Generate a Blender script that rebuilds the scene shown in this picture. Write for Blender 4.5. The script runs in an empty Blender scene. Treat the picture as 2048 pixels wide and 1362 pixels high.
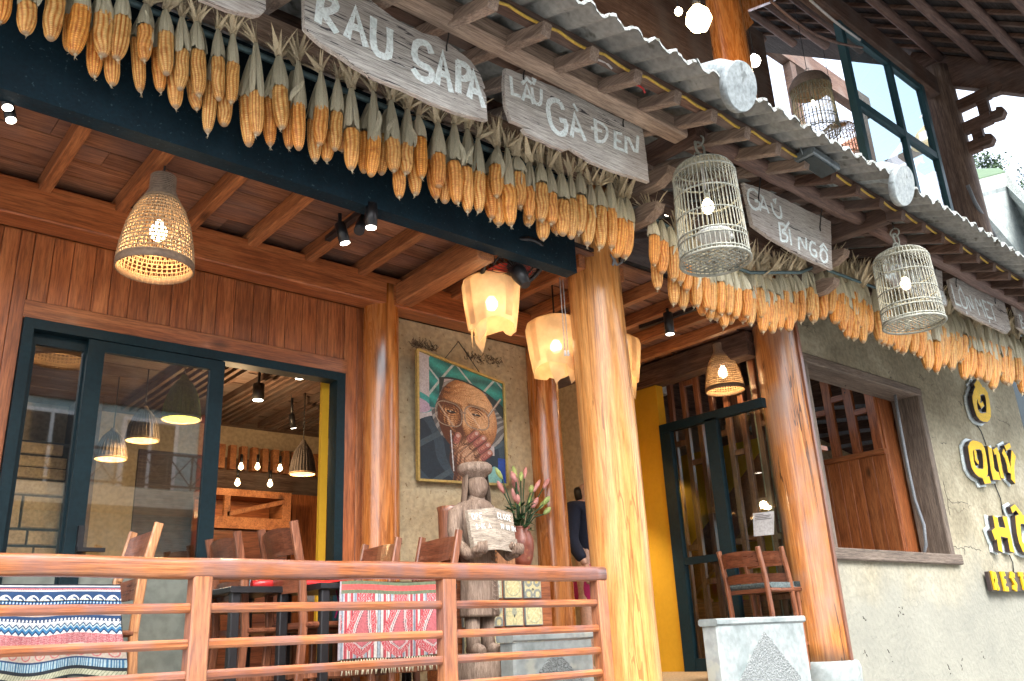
import bpy, math, random
import numpy as np
from mathutils import Vector, Matrix
random.seed(7); np.random.seed(7)
SC = bpy.context.scene
C = SC.collection
# ---------------------------------------------------------------- camera, sky, sun, exposure
FOC = 1720.0
M = np.array([[0.761793, 0.180501, 0.622167], [-0.646118, 0.281292, 0.709511], [-0.046943, -0.942494, 0.330911]])  # world axes in camera axes (right, down, forward)
CAMP = np.array([0.0, 0.0, 1.5])
cam_data = bpy.data.cameras.new('camera'); cam_data.sensor_width = 36.0
cam_data.lens = FOC / 2048 * 36.0; cam_data.clip_start = 0.05; cam_data.clip_end = 500
cam = bpy.data.objects.new('camera', cam_data); C.objects.link(cam)
mw = Matrix.Identity(4)
for i in range(3):
    mw[i][0] = M[i][0]; mw[i][1] = -M[i][1]; mw[i][2] = -M[i][2]; mw[i][3] = CAMP[i]
cam.matrix_world = mw
SC.camera = cam
SC.view_settings.view_transform = 'Standard'; SC.view_settings.look = 'None'
SC.view_settings.exposure = 2.6; SC.view_settings.gamma = 1.0
SC.cycles.max_bounces = 8; SC.cycles.transparent_max_bounces = 16
SC.cycles.diffuse_bounces = 4; SC.cycles.glossy_bounces = 4
SC.cycles.sample_clamp_indirect = 4.0
W = bpy.data.worlds.new('World'); SC.world = W; W.use_nodes = True
wn = W.node_tree.nodes; wl = W.node_tree.links
sky = wn.new('ShaderNodeTexSky'); sky.sky_type = 'NISHITA'; sky.sun_disc = False
SUN_EL, SUN_AZ = math.radians(52), math.radians(205)
sky.sun_elevation = SUN_EL; sky.sun_rotation = SUN_AZ; sky.air_density = 1.0; sky.dust_density = 4.0; sky.ozone_density = 1.0
wn['Background'].inputs['Strength'].default_value = 0.15
hsv = wn.new('ShaderNodeHueSaturation'); hsv.inputs['Saturation'].default_value = .45   # overcast: the cloud layer takes the blue out
wl.new(sky.outputs[0], hsv.inputs['Color']); wl.new(hsv.outputs[0], wn['Background'].inputs['Color'])
sd = bpy.data.lights.new('sun', 'SUN'); sd.energy = .5; sd.angle = math.radians(50); sd.color = (1.0, 0.97, 0.93)
sun = bpy.data.objects.new('sun', sd); C.objects.link(sun)
sdir = Vector((math.sin(SUN_AZ) * math.cos(SUN_EL), math.cos(SUN_AZ) * math.cos(SUN_EL), math.sin(SUN_EL)))
sun.rotation_euler = sdir.to_track_quat('Z', 'Y').to_euler()

# ---------------------------------------------------------------- picture point -> place in the world
def ray(px, py): return M @ np.array([px - 1024.0, py - 681.0, FOC])
def at(px, py, Y):
    d = ray(px, py); p = CAMP + d * (Y - CAMP[1]) / d[1]; return Vector(p)
def atx(px, py, X):
    d = ray(px, py); p = CAMP + d * (X - CAMP[0]) / d[0]; return Vector(p)
def atz(px, py, Z):
    d = ray(px, py); p = CAMP + d * (Z - CAMP[2]) / d[2]; return Vector(p)
def depth(p): return float(M[:, 2] @ (np.array(p) - CAMP))

# ---------------------------------------------------------------- mesh builder
class MB:
    def __init__(s): s.v = []; s.f = []; s.sm = []; s.mi = []; s.cur = 0; s.nstroke = 0
    def add(s, vs, fs, smooth=False):
        b = len(s.v); s.v.extend([tuple(p) for p in vs])
        for f in fs: s.f.append([b + i for i in f]); s.sm.append(smooth); s.mi.append(s.cur)
        return s
    def box(s, a, b):
        x0, y0, z0 = a; x1, y1, z1 = b
        x0, x1 = min(x0, x1), max(x0, x1); y0, y1 = min(y0, y1), max(y0, y1); z0, z1 = min(z0, z1), max(z0, z1)
        return s.add([(x0, y0, z0), (x1, y0, z0), (x1, y1, z0), (x0, y1, z0), (x0, y0, z1), (x1, y0, z1), (x1, y1, z1), (x0, y1, z1)],
                     [(0, 3, 2, 1), (4, 5, 6, 7), (0, 1, 5, 4), (1, 2, 6, 5), (2, 3, 7, 6), (3, 0, 4, 7)])
    def cbox(s, a, b, c=0.006):
        # box with chamfered long edges
        a = Vector(a); b = Vector(b)
        lo = Vector((min(a[i], b[i]) for i in range(3))); hi = Vector((max(a[i], b[i]) for i in range(3)))
        d = hi - lo; ax = max(range(3), key=lambda i: d[i]); u, w = [i for i in range(3) if i != ax]
        c = min(c, d[u] * .4, d[w] * .4)
        pr = [(lo[u] + c, lo[w]), (hi[u] - c, lo[w]), (hi[u], lo[w] + c), (hi[u], hi[w] - c), (hi[u] - c, hi[w]), (lo[u] + c, hi[w]), (lo[u], hi[w] - c), (lo[u], lo[w] + c)]
        if (ax == 1): pr = pr[::-1]
        vs = []
        for t in (lo[ax], hi[ax]):
            for p in pr:
                q = [0, 0, 0]; q[ax] = t; q[u] = p[0]; q[w] = p[1]; vs.append(q)
        fs = [(i, (i + 1) % 8, 8 + (i + 1) % 8, 8 + i) for i in range(8)] + [tuple(range(7, -1, -1)), tuple(range(8, 16))]
        return s.add(vs, fs)
    def beam(s, p0, p1, w, h, up=(0, 0, 1), c=0.0, taper=1.0):
        p0 = Vector(p0); p1 = Vector(p1); d = (p1 - p0).normalized(); up = Vector(up)
        r = d.cross(up)
        if r.length < 1e-4: r = d.cross(Vector((0, 1, 0)))
        r.normalize(); u = r.cross(d).normalized()
        vs = []
        for p, k in ((p0, 1), (p1, taper)):
            W2, H2 = w * k / 2, h * k / 2
            if c > 0:
                q = [(-W2 + c, -H2), (W2 - c, -H2), (W2, -H2 + c), (W2, H2 - c), (W2 - c, H2), (-W2 + c, H2), (-W2, H2 - c), (-W2, -H2 + c)]
            else: q = [(-W2, -H2), (W2, -H2), (W2, H2), (-W2, H2)]
            vs += [p + r * a + u * b for a, b in q]
        n = len(q)
        fs = [(i, (i + 1) % n, n + (i + 1) % n, n + i) for i in range(n)] + [tuple(range(n - 1, -1, -1)), tuple(range(n, 2 * n))]
        return s.add(vs, fs)
    def tube(s, pts, r, n=8, caps=True, closed=False, smooth=True):
        pts = [Vector(p) for p in pts]; k = len(pts)
        if not hasattr(r, '__len__'): r = [r] * k
        vs = []; fs = []; ref = None
        for i, p in enumerate(pts):
            a = pts[(i - 1) % k] if (i > 0 or closed) else p; b = pts[(i + 1) % k] if (i < k - 1 or closed) else p
            d = (b - a)
            if d.length < 1e-9: d = Vector((0, 0, 1))
            d.normalize()
            if ref is None:
                ref = Vector((0, 0, 1)) if abs(d.z) < .9 else Vector((1, 0, 0))
            u = (ref - d * ref.dot(d))
            if u.length < 1e-5: u = d.orthogonal()
            u.normalize(); ref = u; w = d.cross(u)
            for j in range(n):
                t = 2 * math.pi * j / n; vs.append(p + (u * math.cos(t) + w * math.sin(t)) * r[i])
        m = k if closed else k - 1
        for i in range(m):
            for j in range(n):
                a = i * n + j; b = i * n + (j + 1) % n; c2 = ((i + 1) % k) * n + (j + 1) % n; d2 = ((i + 1) % k) * n + j
                fs.append((a, b, c2, d2))
        s.add(vs, fs, smooth)
        if caps and not closed:
            b0 = len(s.v) - len(vs)
            s.f.append([b0 + j for j in range(n - 1, -1, -1)]); s.sm.append(False); s.mi.append(s.cur)
            s.f.append([b0 + (k - 1) * n + j for j in range(n)]); s.sm.append(False); s.mi.append(s.cur)
        return s
    def lathe(s, prof, n=24, c=(0, 0, 0), caps=True, smooth=True, sx=1, sy=1):
        c = Vector(c); vs = []; k = len(prof)
        for r, z in prof:
            for j in range(n):
                t = 2 * math.pi * j / n; vs.append(c + Vector((r * sx * math.cos(t), r * sy * math.sin(t), z)))
        fs = [(i * n + j, i * n + (j + 1) % n, (i + 1) * n + (j + 1) % n, (i + 1) * n + j) for i in range(k - 1) for j in range(n)]
        s.add(vs, fs, smooth)
        if caps:
            b0 = len(s.v) - len(vs)
            s.f.append([b0 + j for j in range(n - 1, -1, -1)]); s.sm.append(False); s.mi.append(s.cur)
            s.f.append([b0 + (k - 1) * n + j for j in range(n)]); s.sm.append(False); s.mi.append(s.cur)
        return s
    def prism(s, pts, off):
        n = len(pts); off = Vector(off); pts = [Vector(p) for p in pts]
        vs = pts + [p + off for p in pts]
        fs = [tuple(range(n)), tuple(range(2 * n - 1, n - 1, -1))] + [(i, n + i, n + (i + 1) % n, (i + 1) % n) for i in range(n)]
        return s.add(vs, fs)
    def quad(s, a, b, c, d): return s.add([a, b, c, d], [(0, 1, 2, 3)])
    def build(s, name, mat, parent=None, kind=None, base=False, origin=None):
        a = np.array(s.v, dtype=float)
        lo, hi = a.min(0), a.max(0); o = (lo + hi) / 2
        if base: o[2] = lo[2]
        if origin is not None: o = np.array(origin, dtype=float)
        me = bpy.data.meshes.new(name); me.from_pydata([tuple(p) for p in (a - o)], [], s.f)
        me.polygons.foreach_set('use_smooth', s.sm)
        mats = mat if isinstance(mat, (list, tuple)) else [mat]
        for m_ in mats: me.materials.append(m_)
        if len(mats) > 1: me.polygons.foreach_set('material_index', s.mi)
        me.update()
        ob = bpy.data.objects.new(name, me); C.objects.link(ob)
        w = Vector(o)
        if parent is not None: ob.parent = parent; ob.location = w - wpos(parent)
        else: ob.location = w
        if kind: ob['kind'] = kind
        return ob
def wpos(o):
    p = Vector(o.location)
    while o.parent is not None: o = o.parent; p += Vector(o.location)
    return p
def tag(o, label=None, cat=None, group=None, kind=None):
    if label: o['label'] = label
    if cat: o['category'] = cat
    if group: o['group'] = group
    if kind: o['kind'] = kind
    return o
def thing(name, label, cat, loc=(0, 0, 0), rz=0, group=None):
    o = bpy.data.objects.new(name, None); o.empty_display_size = .1; C.objects.link(o)
    o.location = loc; o.rotation_euler = (0, 0, rz); return tag(o, label, cat, group)
def struct_empty(name, loc=(0, 0, 0)):
    o = bpy.data.objects.new(name, None); o.empty_display_size = .1; C.objects.link(o); o.location = loc; o['kind'] = 'structure'; return o
def copy_tree(o, parent=None):
    c = o.copy(); C.objects.link(c)
    if parent is not None: c.parent = parent
    for ch in list(o.children): copy_tree(ch, c)
    return c
def inst(ob_data, name, parent, loc, rot=(0, 0, 0), sc=(1, 1, 1)):
    o = bpy.data.objects.new(name, ob_data); C.objects.link(o); o.parent = parent; o.location = loc; o.rotation_euler = rot; o.scale = sc; return o
def mesh_only(mb, name, mat):
    me = bpy.data.meshes.new(name); me.from_pydata([tuple(p) for p in mb.v], [], mb.f); me.polygons.foreach_set('use_smooth', mb.sm)
    me.materials.append(mat); me.update(); return me
def strokes3(mb, pts, w, off, wend=None):
    """ribbon of brush width w along pts lying in an xz plane, thickness vector off"""
    P_ = [Vector(p) for p in pts]; off = Vector(off)
    P_ = [p for i, p in enumerate(P_) if i == 0 or (p - P_[i - 1]).length > 1e-5]
    if len(P_) < 2: return
    closed = (P_[0] - P_[-1]).length < w * .1 and len(P_) > 4
    if closed: P_ = P_[:-1]
    else:
        P_[0] = P_[0] - (P_[1] - P_[0]).normalized() * w * .22; P_[-1] = P_[-1] + (P_[-1] - P_[-2]).normalized() * w * .22
    k = Vector((0, -.0005 * (mb.nstroke % 4), 0)); mb.nstroke += 1; n = len(P_); vs = []
    for i in range(n):
        a = P_[(i - 1) % n] if (i > 0 or closed) else None; b = P_[(i + 1) % n] if (i < n - 1 or closed) else None
        d1 = (P_[i] - a).normalized() if a is not None else (b - P_[i]).normalized(); d2 = (b - P_[i]).normalized() if b is not None else d1
        d = d1 + d2
        d = d.normalized() if d.length > .2 else d1
        nn = Vector((-d.z, 0, d.x)); sc_ = min(1.6, 1 / max(.45, abs(nn.dot(Vector((-d1.z, 0, d1.x)))))); hw = w / 2 * sc_ * (1 + .08 * math.sin(i * 2.3 + mb.nstroke))
        for q in (P_[i] - nn * hw, P_[i] + nn * hw): vs += [q + k, q + k + off]
    fs = []
    for i in range(n if closed else n - 1):
        a = i * 4; b = ((i + 1) % n) * 4; fs += [(a, b, b + 2, a + 2), (a + 1, a + 3, b + 3, b + 1), (a, a + 1, b + 1, b), (a + 2, b + 2, b + 3, a + 3)]
    if not closed: fs += [(0, 2, 3, 1), (4 * n - 4, 4 * n - 3, 4 * n - 1, 4 * n - 2)]
    mb.add(vs, fs)
# ---------------------------------------------------------------- materials
def newmat(name):
    m = bpy.data.materials.new(name); m.use_nodes = True; nt = m.node_tree
    return m, nt, nt.nodes, nt.links, nt.nodes['Principled BSDF']
def N(nt, t, **kw):
    n = nt.nodes.new(t)
    for k, v in kw.items(): setattr(n, k, v)
    return n
def ramp(nt, cols, pos=None):
    r = nt.nodes.new('ShaderNodeValToRGB'); e = r.color_ramp.elements
    n = len(cols); pos = pos or [i / (n - 1) for i in range(n)]
    while len(e) < n: e.new(.5)
    for i in range(n): e[i].position = pos[i]; c = cols[i]; e[i].color = (c[0], c[1], c[2], 1)
    return r
def coords(nt, scale, rnd=True, kind='Object'):
    tc = N(nt, 'ShaderNodeTexCoord'); mp = N(nt, 'ShaderNodeMapping'); mp.inputs['Scale'].default_value = scale
    if rnd:
        oi = N(nt, 'ShaderNodeObjectInfo'); ml = N(nt, 'ShaderNodeVectorMath', operation='SCALE'); cb = N(nt, 'ShaderNodeCombineXYZ')
        nt.links.new(oi.outputs['Random'], cb.inputs[0]); nt.links.new(oi.outputs['Random'], cb.inputs[1]); nt.links.new(oi.outputs['Random'], cb.inputs[2])
        nt.links.new(cb.outputs[0], ml.inputs[0]); ml.inputs['Scale'].default_value = 43.0
        ad = N(nt, 'ShaderNodeVectorMath', operation='ADD'); nt.links.new(tc.outputs[kind], ad.inputs[0]); nt.links.new(ml.outputs[0], ad.inputs[1])
        nt.links.new(ad.outputs[0], mp.inputs['Vector'])
    else: nt.links.new(tc.outputs[kind], mp.inputs['Vector'])
    return mp
def wood(name, cols, axis='X', s=9.0, rough=.5, var=.18, bump=.25, coat=0.0, dirt=None, dist=.8, stretch=.07, knots=0.0, dirt_s=1.5, dirt_amt=.5, cracks=0.0, crack_s=1.0, fine=.75):
    m, nt, nd, lk, bs = newmat(name)
    sc = {'X': (s * stretch, s, s), 'Y': (s, s * stretch, s), 'Z': (s, s, s * stretch)}[axis]
    mp = coords(nt, sc)
    n1 = N(nt, 'ShaderNodeTexNoise'); n1.inputs['Scale'].default_value = 2.2; n1.inputs['Detail'].default_value = 8; n1.inputs['Roughness'].default_value = .62; n1.inputs['Distortion'].default_value = dist
    lk.new(mp.outputs[0], n1.inputs['Vector'])
    n2 = N(nt, 'ShaderNodeTexNoise'); n2.inputs['Scale'].default_value = 13; n2.inputs['Detail'].default_value = 7; n2.inputs['Roughness'].default_value = .7; lk.new(mp.outputs[0], n2.inputs['Vector'])
    r = ramp(nt, cols, [.28, .5, .72] if len(cols) == 3 else None); lk.new(n1.outputs['Fac'], r.inputs[0])
    mx = N(nt, 'ShaderNodeMix', data_type='RGBA', blend_type='MULTIPLY'); mx.inputs[0].default_value = fine
    r2 = ramp(nt, [(.42, .36, .33), (1.2, 1.17, 1.12)], [.38, .6]); lk.new(n2.outputs['Fac'], r2.inputs[0])
    lk.new(r.outputs[0], mx.inputs[6]); lk.new(r2.outputs[0], mx.inputs[7])
    col = mx.outputs[2]
    if knots > 0:
        kc = coords(nt, {'X': (3, 7, 7), 'Y': (7, 3, 7), 'Z': (7, 7, 3)}[axis])
        vo = N(nt, 'ShaderNodeTexVoronoi'); vo.inputs['Scale'].default_value = knots; lk.new(kc.outputs[0], vo.inputs['Vector'])
        kr = ramp(nt, [(.12, .09, .08), (1, 1, 1)], [.05, .13]); lk.new(vo.outputs['Distance'], kr.inputs[0])
        mk = N(nt, 'ShaderNodeMix', data_type='RGBA', blend_type='MULTIPLY'); mk.inputs[0].default_value = .8; lk.new(col, mk.inputs[6]); lk.new(kr.outputs[0], mk.inputs[7]); col = mk.outputs[2]
    ch = None
    if cracks > 0:
        q = 6 * crack_s; cc = coords(nt, {'X': (q * .05, q, q), 'Y': (q, q * .05, q), 'Z': (q, q, q * .05)}[axis]); n4 = N(nt, 'ShaderNodeTexNoise'); n4.inputs['Scale'].default_value = 1.6; n4.inputs['Detail'].default_value = 3; n4.inputs['Distortion'].default_value = .4; lk.new(cc.outputs[0], n4.inputs['Vector'])
        s4 = N(nt, 'ShaderNodeMath', operation='SUBTRACT'); s4.inputs[1].default_value = .5; lk.new(n4.outputs['Fac'], s4.inputs[0]); a4 = N(nt, 'ShaderNodeMath', operation='ABSOLUTE'); lk.new(s4.outputs[0], a4.inputs[0])
        n5 = N(nt, 'ShaderNodeTexNoise'); n5.inputs['Scale'].default_value = .9; lk.new(cc.outputs[0], n5.inputs['Vector']); r5 = ramp(nt, [(0, 0, 0), (.016,) * 3], [.4, .65]); lk.new(n5.outputs['Fac'], r5.inputs[0])
        lt = N(nt, 'ShaderNodeMath', operation='LESS_THAN'); lk.new(a4.outputs[0], lt.inputs[0]); lk.new(r5.outputs[0], lt.inputs[1]); ml4 = N(nt, 'ShaderNodeMath', operation='MULTIPLY'); ml4.inputs[1].default_value = cracks; lk.new(lt.outputs[0], ml4.inputs[0]); ch = ml4
        mk = N(nt, 'ShaderNodeMix', data_type='RGBA'); lk.new(ml4.outputs[0], mk.inputs[0]); lk.new(col, mk.inputs[6]); mk.inputs[7].default_value = (cols[0][0] * .25, cols[0][1] * .25, cols[0][2] * .3, 1); col = mk.outputs[2]
    if dirt is not None:
        dc = coords(nt, (dirt_s, dirt_s, dirt_s * .6)); n3 = N(nt, 'ShaderNodeTexNoise'); n3.inputs['Scale'].default_value = 1.6; n3.inputs['Detail'].default_value = 6; lk.new(dc.outputs[0], n3.inputs['Vector'])
        r3 = ramp(nt, [(0, 0, 0), (dirt_amt,) * 3], [.42, .66]); lk.new(n3.outputs['Fac'], r3.inputs[0])
        md = N(nt, 'ShaderNodeMix', data_type='RGBA'); lk.new(r3.outputs[0], md.inputs[0]); lk.new(col, md.inputs[6]); md.inputs[7].default_value = (*dirt, 1); col = md.outputs[2]
    oi = N(nt, 'ShaderNodeObjectInfo'); mr = N(nt, 'ShaderNodeMapRange'); mr.inputs['To Min'].default_value = 1 - var; mr.inputs['To Max'].default_value = 1 + var
    lk.new(oi.outputs['Random'], mr.inputs['Value']); hs = N(nt, 'ShaderNodeHueSaturation'); lk.new(mr.outputs[0], hs.inputs['Value']); lk.new(col, hs.inputs['Color'])
    lk.new(hs.outputs[0], bs.inputs['Base Color'])
    rr = N(nt, 'ShaderNodeMapRange'); rr.inputs['To Min'].default_value = max(.05, rough - .12); rr.inputs['To Max'].default_value = min(1, rough + .15); lk.new(n1.outputs['Fac'], rr.inputs['Value']); lk.new(rr.outputs[0], bs.inputs['Roughness'])
    if coat: bs.inputs['Coat Weight'].default_value = coat; bs.inputs['Coat Roughness'].default_value = .12
    bp = N(nt, 'ShaderNodeBump'); bp.inputs['Strength'].default_value = bump; bp.inputs['Distance'].default_value = .008
    am = N(nt, 'ShaderNodeMath', operation='ADD'); lk.new(n1.outputs['Fac'], am.inputs[0]); lk.new(n2.outputs['Fac'], am.inputs[1]); lk.new(am.outputs[0], bp.inputs['Height']); lk.new(bp.outputs[0], bs.inputs['Normal'])
    return m
def rough_mat(name, cols, s=6, rough=.85, bump=.4, fine=40, metal=0, spots=None, coat=0, scl=(1, 1, 1), dist=.01, cracks=None, var=0):
    m, nt, nd, lk, bs = newmat(name)
    mp = coords(nt, scl)
    n1 = N(nt, 'ShaderNodeTexNoise'); n1.inputs['Scale'].default_value = s; n1.inputs['Detail'].default_value = 8; n1.inputs['Roughness'].default_value = .6; lk.new(mp.outputs[0], n1.inputs['Vector'])
    n2 = N(nt, 'ShaderNodeTexNoise'); n2.inputs['Scale'].default_value = fine; n2.inputs['Detail'].default_value = 5; lk.new(mp.outputs[0], n2.inputs['Vector'])
    r = ramp(nt, cols, [.3 + .4 * i / (len(cols) - 1) for i in range(len(cols))]); lk.new(n1.outputs['Fac'], r.inputs[0])
    mx = N(nt, 'ShaderNodeMix', data_type='RGBA', blend_type='MULTIPLY'); mx.inputs[0].default_value = .5
    r2 = ramp(nt, [(.6, .6, .6), (1.1, 1.1, 1.1)], [.35, .6]); lk.new(n2.outputs['Fac'], r2.inputs[0]); lk.new(r.outputs[0], mx.inputs[6]); lk.new(r2.outputs[0], mx.inputs[7])
    col = mx.outputs[2]
    if spots is not None:
        n3 = N(nt, 'ShaderNodeTexNoise'); n3.inputs['Scale'].default_value = spots[1]; n3.inputs['Detail'].default_value = 3; lk.new(mp.outputs[0], n3.inputs['Vector'])
        r3 = ramp(nt, [(0, 0, 0), (1, 1, 1)], [spots[2], spots[2] + .05]); lk.new(n3.outputs['Fac'], r3.inputs[0])
        md = N(nt, 'ShaderNodeMix', data_type='RGBA'); lk.new(r3.outputs[0], md.inputs[0]); lk.new(col, md.inputs[6]); md.inputs[7].default_value = (*spots[0], 1); col = md.outputs[2]
    if cracks is not None:
        cm = coords(nt, (cracks[1] * .6, cracks[1], cracks[1] * 1.6))
        dn = N(nt, 'ShaderNodeTexNoise'); dn.inputs['Scale'].default_value = 3; lk.new(cm.outputs[0], dn.inputs['Vector'])
        av = N(nt, 'ShaderNodeVectorMath', operation='ADD'); lk.new(cm.outputs[0], av.inputs[0]); lk.new(dn.outputs['Color'], av.inputs[1])
        vo = N(nt, 'ShaderNodeTexVoronoi', feature='DISTANCE_TO_EDGE'); vo.inputs['Scale'].default_value = 1; lk.new(av.outputs[0], vo.inputs['Vector'])
        mk = N(nt, 'ShaderNodeTexNoise'); mk.inputs['Scale'].default_value = 1.3; lk.new(cm.outputs[0], mk.inputs['Vector'])
        rk = ramp(nt, [(0, 0, 0), (1, 1, 1)], [.52, .62]); lk.new(mk.outputs['Fac'], rk.inputs[0])
        rc = ramp(nt, [(1, 1, 1), (0, 0, 0)], [.0, .012]); lk.new(vo.outputs[0], rc.inputs[0])
        mu = N(nt, 'ShaderNodeMath', operation='MULTIPLY'); lk.new(rk.outputs[0], mu.inputs[0]); lk.new(rc.outputs[0], mu.inputs[1])
        md = N(nt, 'ShaderNodeMix', data_type='RGBA'); lk.new(mu.outputs[0], md.inputs[0]); lk.new(col, md.inputs[6]); md.inputs[7].default_value = (*cracks[0], 1); col = md.outputs[2]
    if var:
        oi = N(nt, 'ShaderNodeObjectInfo'); mr = N(nt, 'ShaderNodeMapRange'); mr.inputs['To Min'].default_value = 1 - var; mr.inputs['To Max'].default_value = 1 + var
        lk.new(oi.outputs['Random'], mr.inputs['Value']); hs = N(nt, 'ShaderNodeHueSaturation'); lk.new(mr.outputs[0], hs.inputs['Value']); lk.new(col, hs.inputs['Color']); col = hs.outputs[0]
    lk.new(col, bs.inputs['Base Color']); bs.inputs['Roughness'].default_value = rough; bs.inputs['Metallic'].default_value = metal
    if coat: bs.inputs['Coat Weight'].default_value = coat
    bp = N(nt, 'ShaderNodeBump'); bp.inputs['Strength'].default_value = bump; bp.inputs['Distance'].default_value = dist
    am = N(nt, 'ShaderNodeMath', operation='ADD'); lk.new(n1.outputs['Fac'], am.inputs[0]); lk.new(n2.outputs['Fac'], am.inputs[1]); lk.new(am.outputs[0], bp.inputs['Height']); lk.new(bp.outputs[0], bs.inputs['Normal'])
    return m
def dull(m, v=.2): m.node_tree.nodes['Principled BSDF'].inputs['Specular IOR Level'].default_value = v; return m
def plain(name, c, rough=.5, metal=0, coat=0):
    return rough_mat(name, [tuple(x * .88 for x in c), tuple(min(1, x * 1.08) for x in c)], 5, rough, .08, 60, metal, coat=coat)
def emit(name, c, st):
    m, nt, nd, lk, bs = newmat(name); bs.inputs['Base Color'].default_value = (*c, 1); bs.inputs['Emission Color'].default_value = (*c, 1); bs.inputs['Emission Strength'].default_value = st; return m
def printed(name, rough=.8, mul=1.0, bump=.1):
    m, nt, nd, lk, bs = newmat(name); a = N(nt, 'ShaderNodeAttribute', attribute_name='Col')
    mp = coords(nt, (1, 1, 1)); n = N(nt, 'ShaderNodeTexNoise'); n.inputs['Scale'].default_value = 90; n.inputs['Detail'].default_value = 4; lk.new(mp.outputs[0], n.inputs['Vector'])
    r = ramp(nt, [(.8 * mul,) * 3, (1.1 * mul,) * 3], [.35, .65]); lk.new(n.outputs['Fac'], r.inputs[0])
    mx = N(nt, 'ShaderNodeMix', data_type='RGBA', blend_type='MULTIPLY'); mx.inputs[0].default_value = 1; lk.new(a.outputs['Color'], mx.inputs[6]); lk.new(r.outputs[0], mx.inputs[7])
    lk.new(mx.outputs[2], bs.inputs['Base Color']); bs.inputs['Roughness'].default_value = rough
    bp = N(nt, 'ShaderNodeBump'); bp.inputs['Strength'].default_value = bump; bp.inputs['Distance'].default_value = .003; lk.new(n.outputs['Fac'], bp.inputs['Height']); lk.new(bp.outputs[0], bs.inputs['Normal'])
    return m
def glass_mat(name, tint=(.9, .95, .93), refl=1.6):
    m, nt, nd, lk, bs = newmat(name); nd.remove(bs); out = nd['Material Output']
    tr = N(nt, 'ShaderNodeBsdfTransparent'); tr.inputs[0].default_value = (*tint, 1); gl = N(nt, 'ShaderNodeBsdfGlossy'); gl.inputs['Roughness'].default_value = .02
    fr = N(nt, 'ShaderNodeFresnel'); fr.inputs['IOR'].default_value = 1.5; mu = N(nt, 'ShaderNodeMath', operation='MULTIPLY', use_clamp=True); mu.inputs[1].default_value = refl * 2.0; lk.new(fr.outputs[0], mu.inputs[0])
    ge = N(nt, 'ShaderNodeNewGeometry'); inv = N(nt, 'ShaderNodeMath', operation='SUBTRACT'); inv.inputs[0].default_value = 1; lk.new(ge.outputs['Backfacing'], inv.inputs[1]); m2_ = N(nt, 'ShaderNodeMath', operation='MULTIPLY'); lk.new(mu.outputs[0], m2_.inputs[0]); lk.new(inv.outputs[0], m2_.inputs[1])   # a pane reflects at its outer face only
    mx = N(nt, 'ShaderNodeMixShader'); lk.new(m2_.outputs[0], mx.inputs[0]); lk.new(tr.outputs[0], mx.inputs[1]); lk.new(gl.outputs[0], mx.inputs[2]); lk.new(mx.outputs[0], out.inputs['Surface'])
    return m
def cloth_shade(name, c):
    m, nt, nd, lk, bs = newmat(name); nd.remove(bs); out = nd['Material Output']
    mp = coords(nt, (1, 1, 1)); n = N(nt, 'ShaderNodeTexNoise'); n.inputs['Scale'].default_value = 9; n.inputs['Detail'].default_value = 6; lk.new(mp.outputs[0], n.inputs['Vector'])
    r = ramp(nt, [tuple(x * .78 for x in c), tuple(min(1, x * 1.1) for x in c)], [.35, .65]); lk.new(n.outputs['Fac'], r.inputs[0])
    d = N(nt, 'ShaderNodeBsdfDiffuse'); t = N(nt, 'ShaderNodeBsdfTranslucent'); mx = N(nt, 'ShaderNodeMixShader'); mx.inputs[0].default_value = .45
    lk.new(r.outputs[0], d.inputs[0]); lk.new(r.outputs[0], t.inputs[0]); lk.new(d.outputs[0], mx.inputs[1]); lk.new(t.outputs[0], mx.inputs[2])
    tp = N(nt, 'ShaderNodeBsdfTransparent'); mx2 = N(nt, 'ShaderNodeMixShader'); mx2.inputs[0].default_value = .16; lk.new(mx.outputs[0], mx2.inputs[1]); lk.new(tp.outputs[0], mx2.inputs[2]); lk.new(mx2.outputs[0], out.inputs['Surface'])
    return m
RED_WOOD = [(.18, .05, .016), (.33, .105, .034), (.43, .165, .06)]
HONEY = [(.22, .075, .02), (.42, .17, .05), (.56, .27, .1)]
mt = {}
mt['pillar'] = wood('lacquered pillar wood', [(.38, .135, .03), (.58, .265, .075), (.68, .37, .14)], 'Z', 6, .36, .06, .2, .35, dist=2.6, stretch=.07, cracks=.5, fine=.45, knots=.22)
mt['pillar_red'] = wood('red lacquered pillar wood', [(.22, .06, .012), (.44, .15, .033), (.56, .23, .06)], 'Z', 5, fine=.4, knots=.25, rough=.26, var=.08, bump=.1, coat=.6, dist=2.6, stretch=.1, cracks=.3) if True else wood('x', RED_WOOD, 'Z', 6, .26, .08, .1, .6, dist=2.4, stretch=.08, cracks=.3)
mt['pillar_worn'] = wood('weather worn pillar wood', [(.24, .075, .018), (.46, .175, .045), (.58, .29, .1)], 'Z', 7, .38, .08, .35, .35, fine=.5, dirt=(.27, .2, .17), dist=2.2, stretch=.05, dirt_amt=.7, dirt_s=2.2, cracks=.9)
mt['pillar_base'] = wood('grey timber column', [(.07, .045, .035), (.16, .11, .085), (.26, .2, .16)], 'Z', 8, .75, .1, .5)
mt['plankZ'] = wood('reddish wall boards', RED_WOOD, 'Z', 8, .42, .2, .15, .15, knots=.5)
mt['plankX'] = wood('reddish boards along', RED_WOOD, 'X', 8, .42, .2, .15, .15, knots=.5)
mt['plankY'] = wood('reddish boards across', RED_WOOD, 'Y', 8, .42, .2, .15, .15, knots=.5)
mt['ceilX'] = wood('ceiling boards', [(.15, .062, .032), (.28, .13, .07), (.38, .19, .11)], 'X', 7, .6, .25, .2, dirt=(.13, .1, .1))
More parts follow.
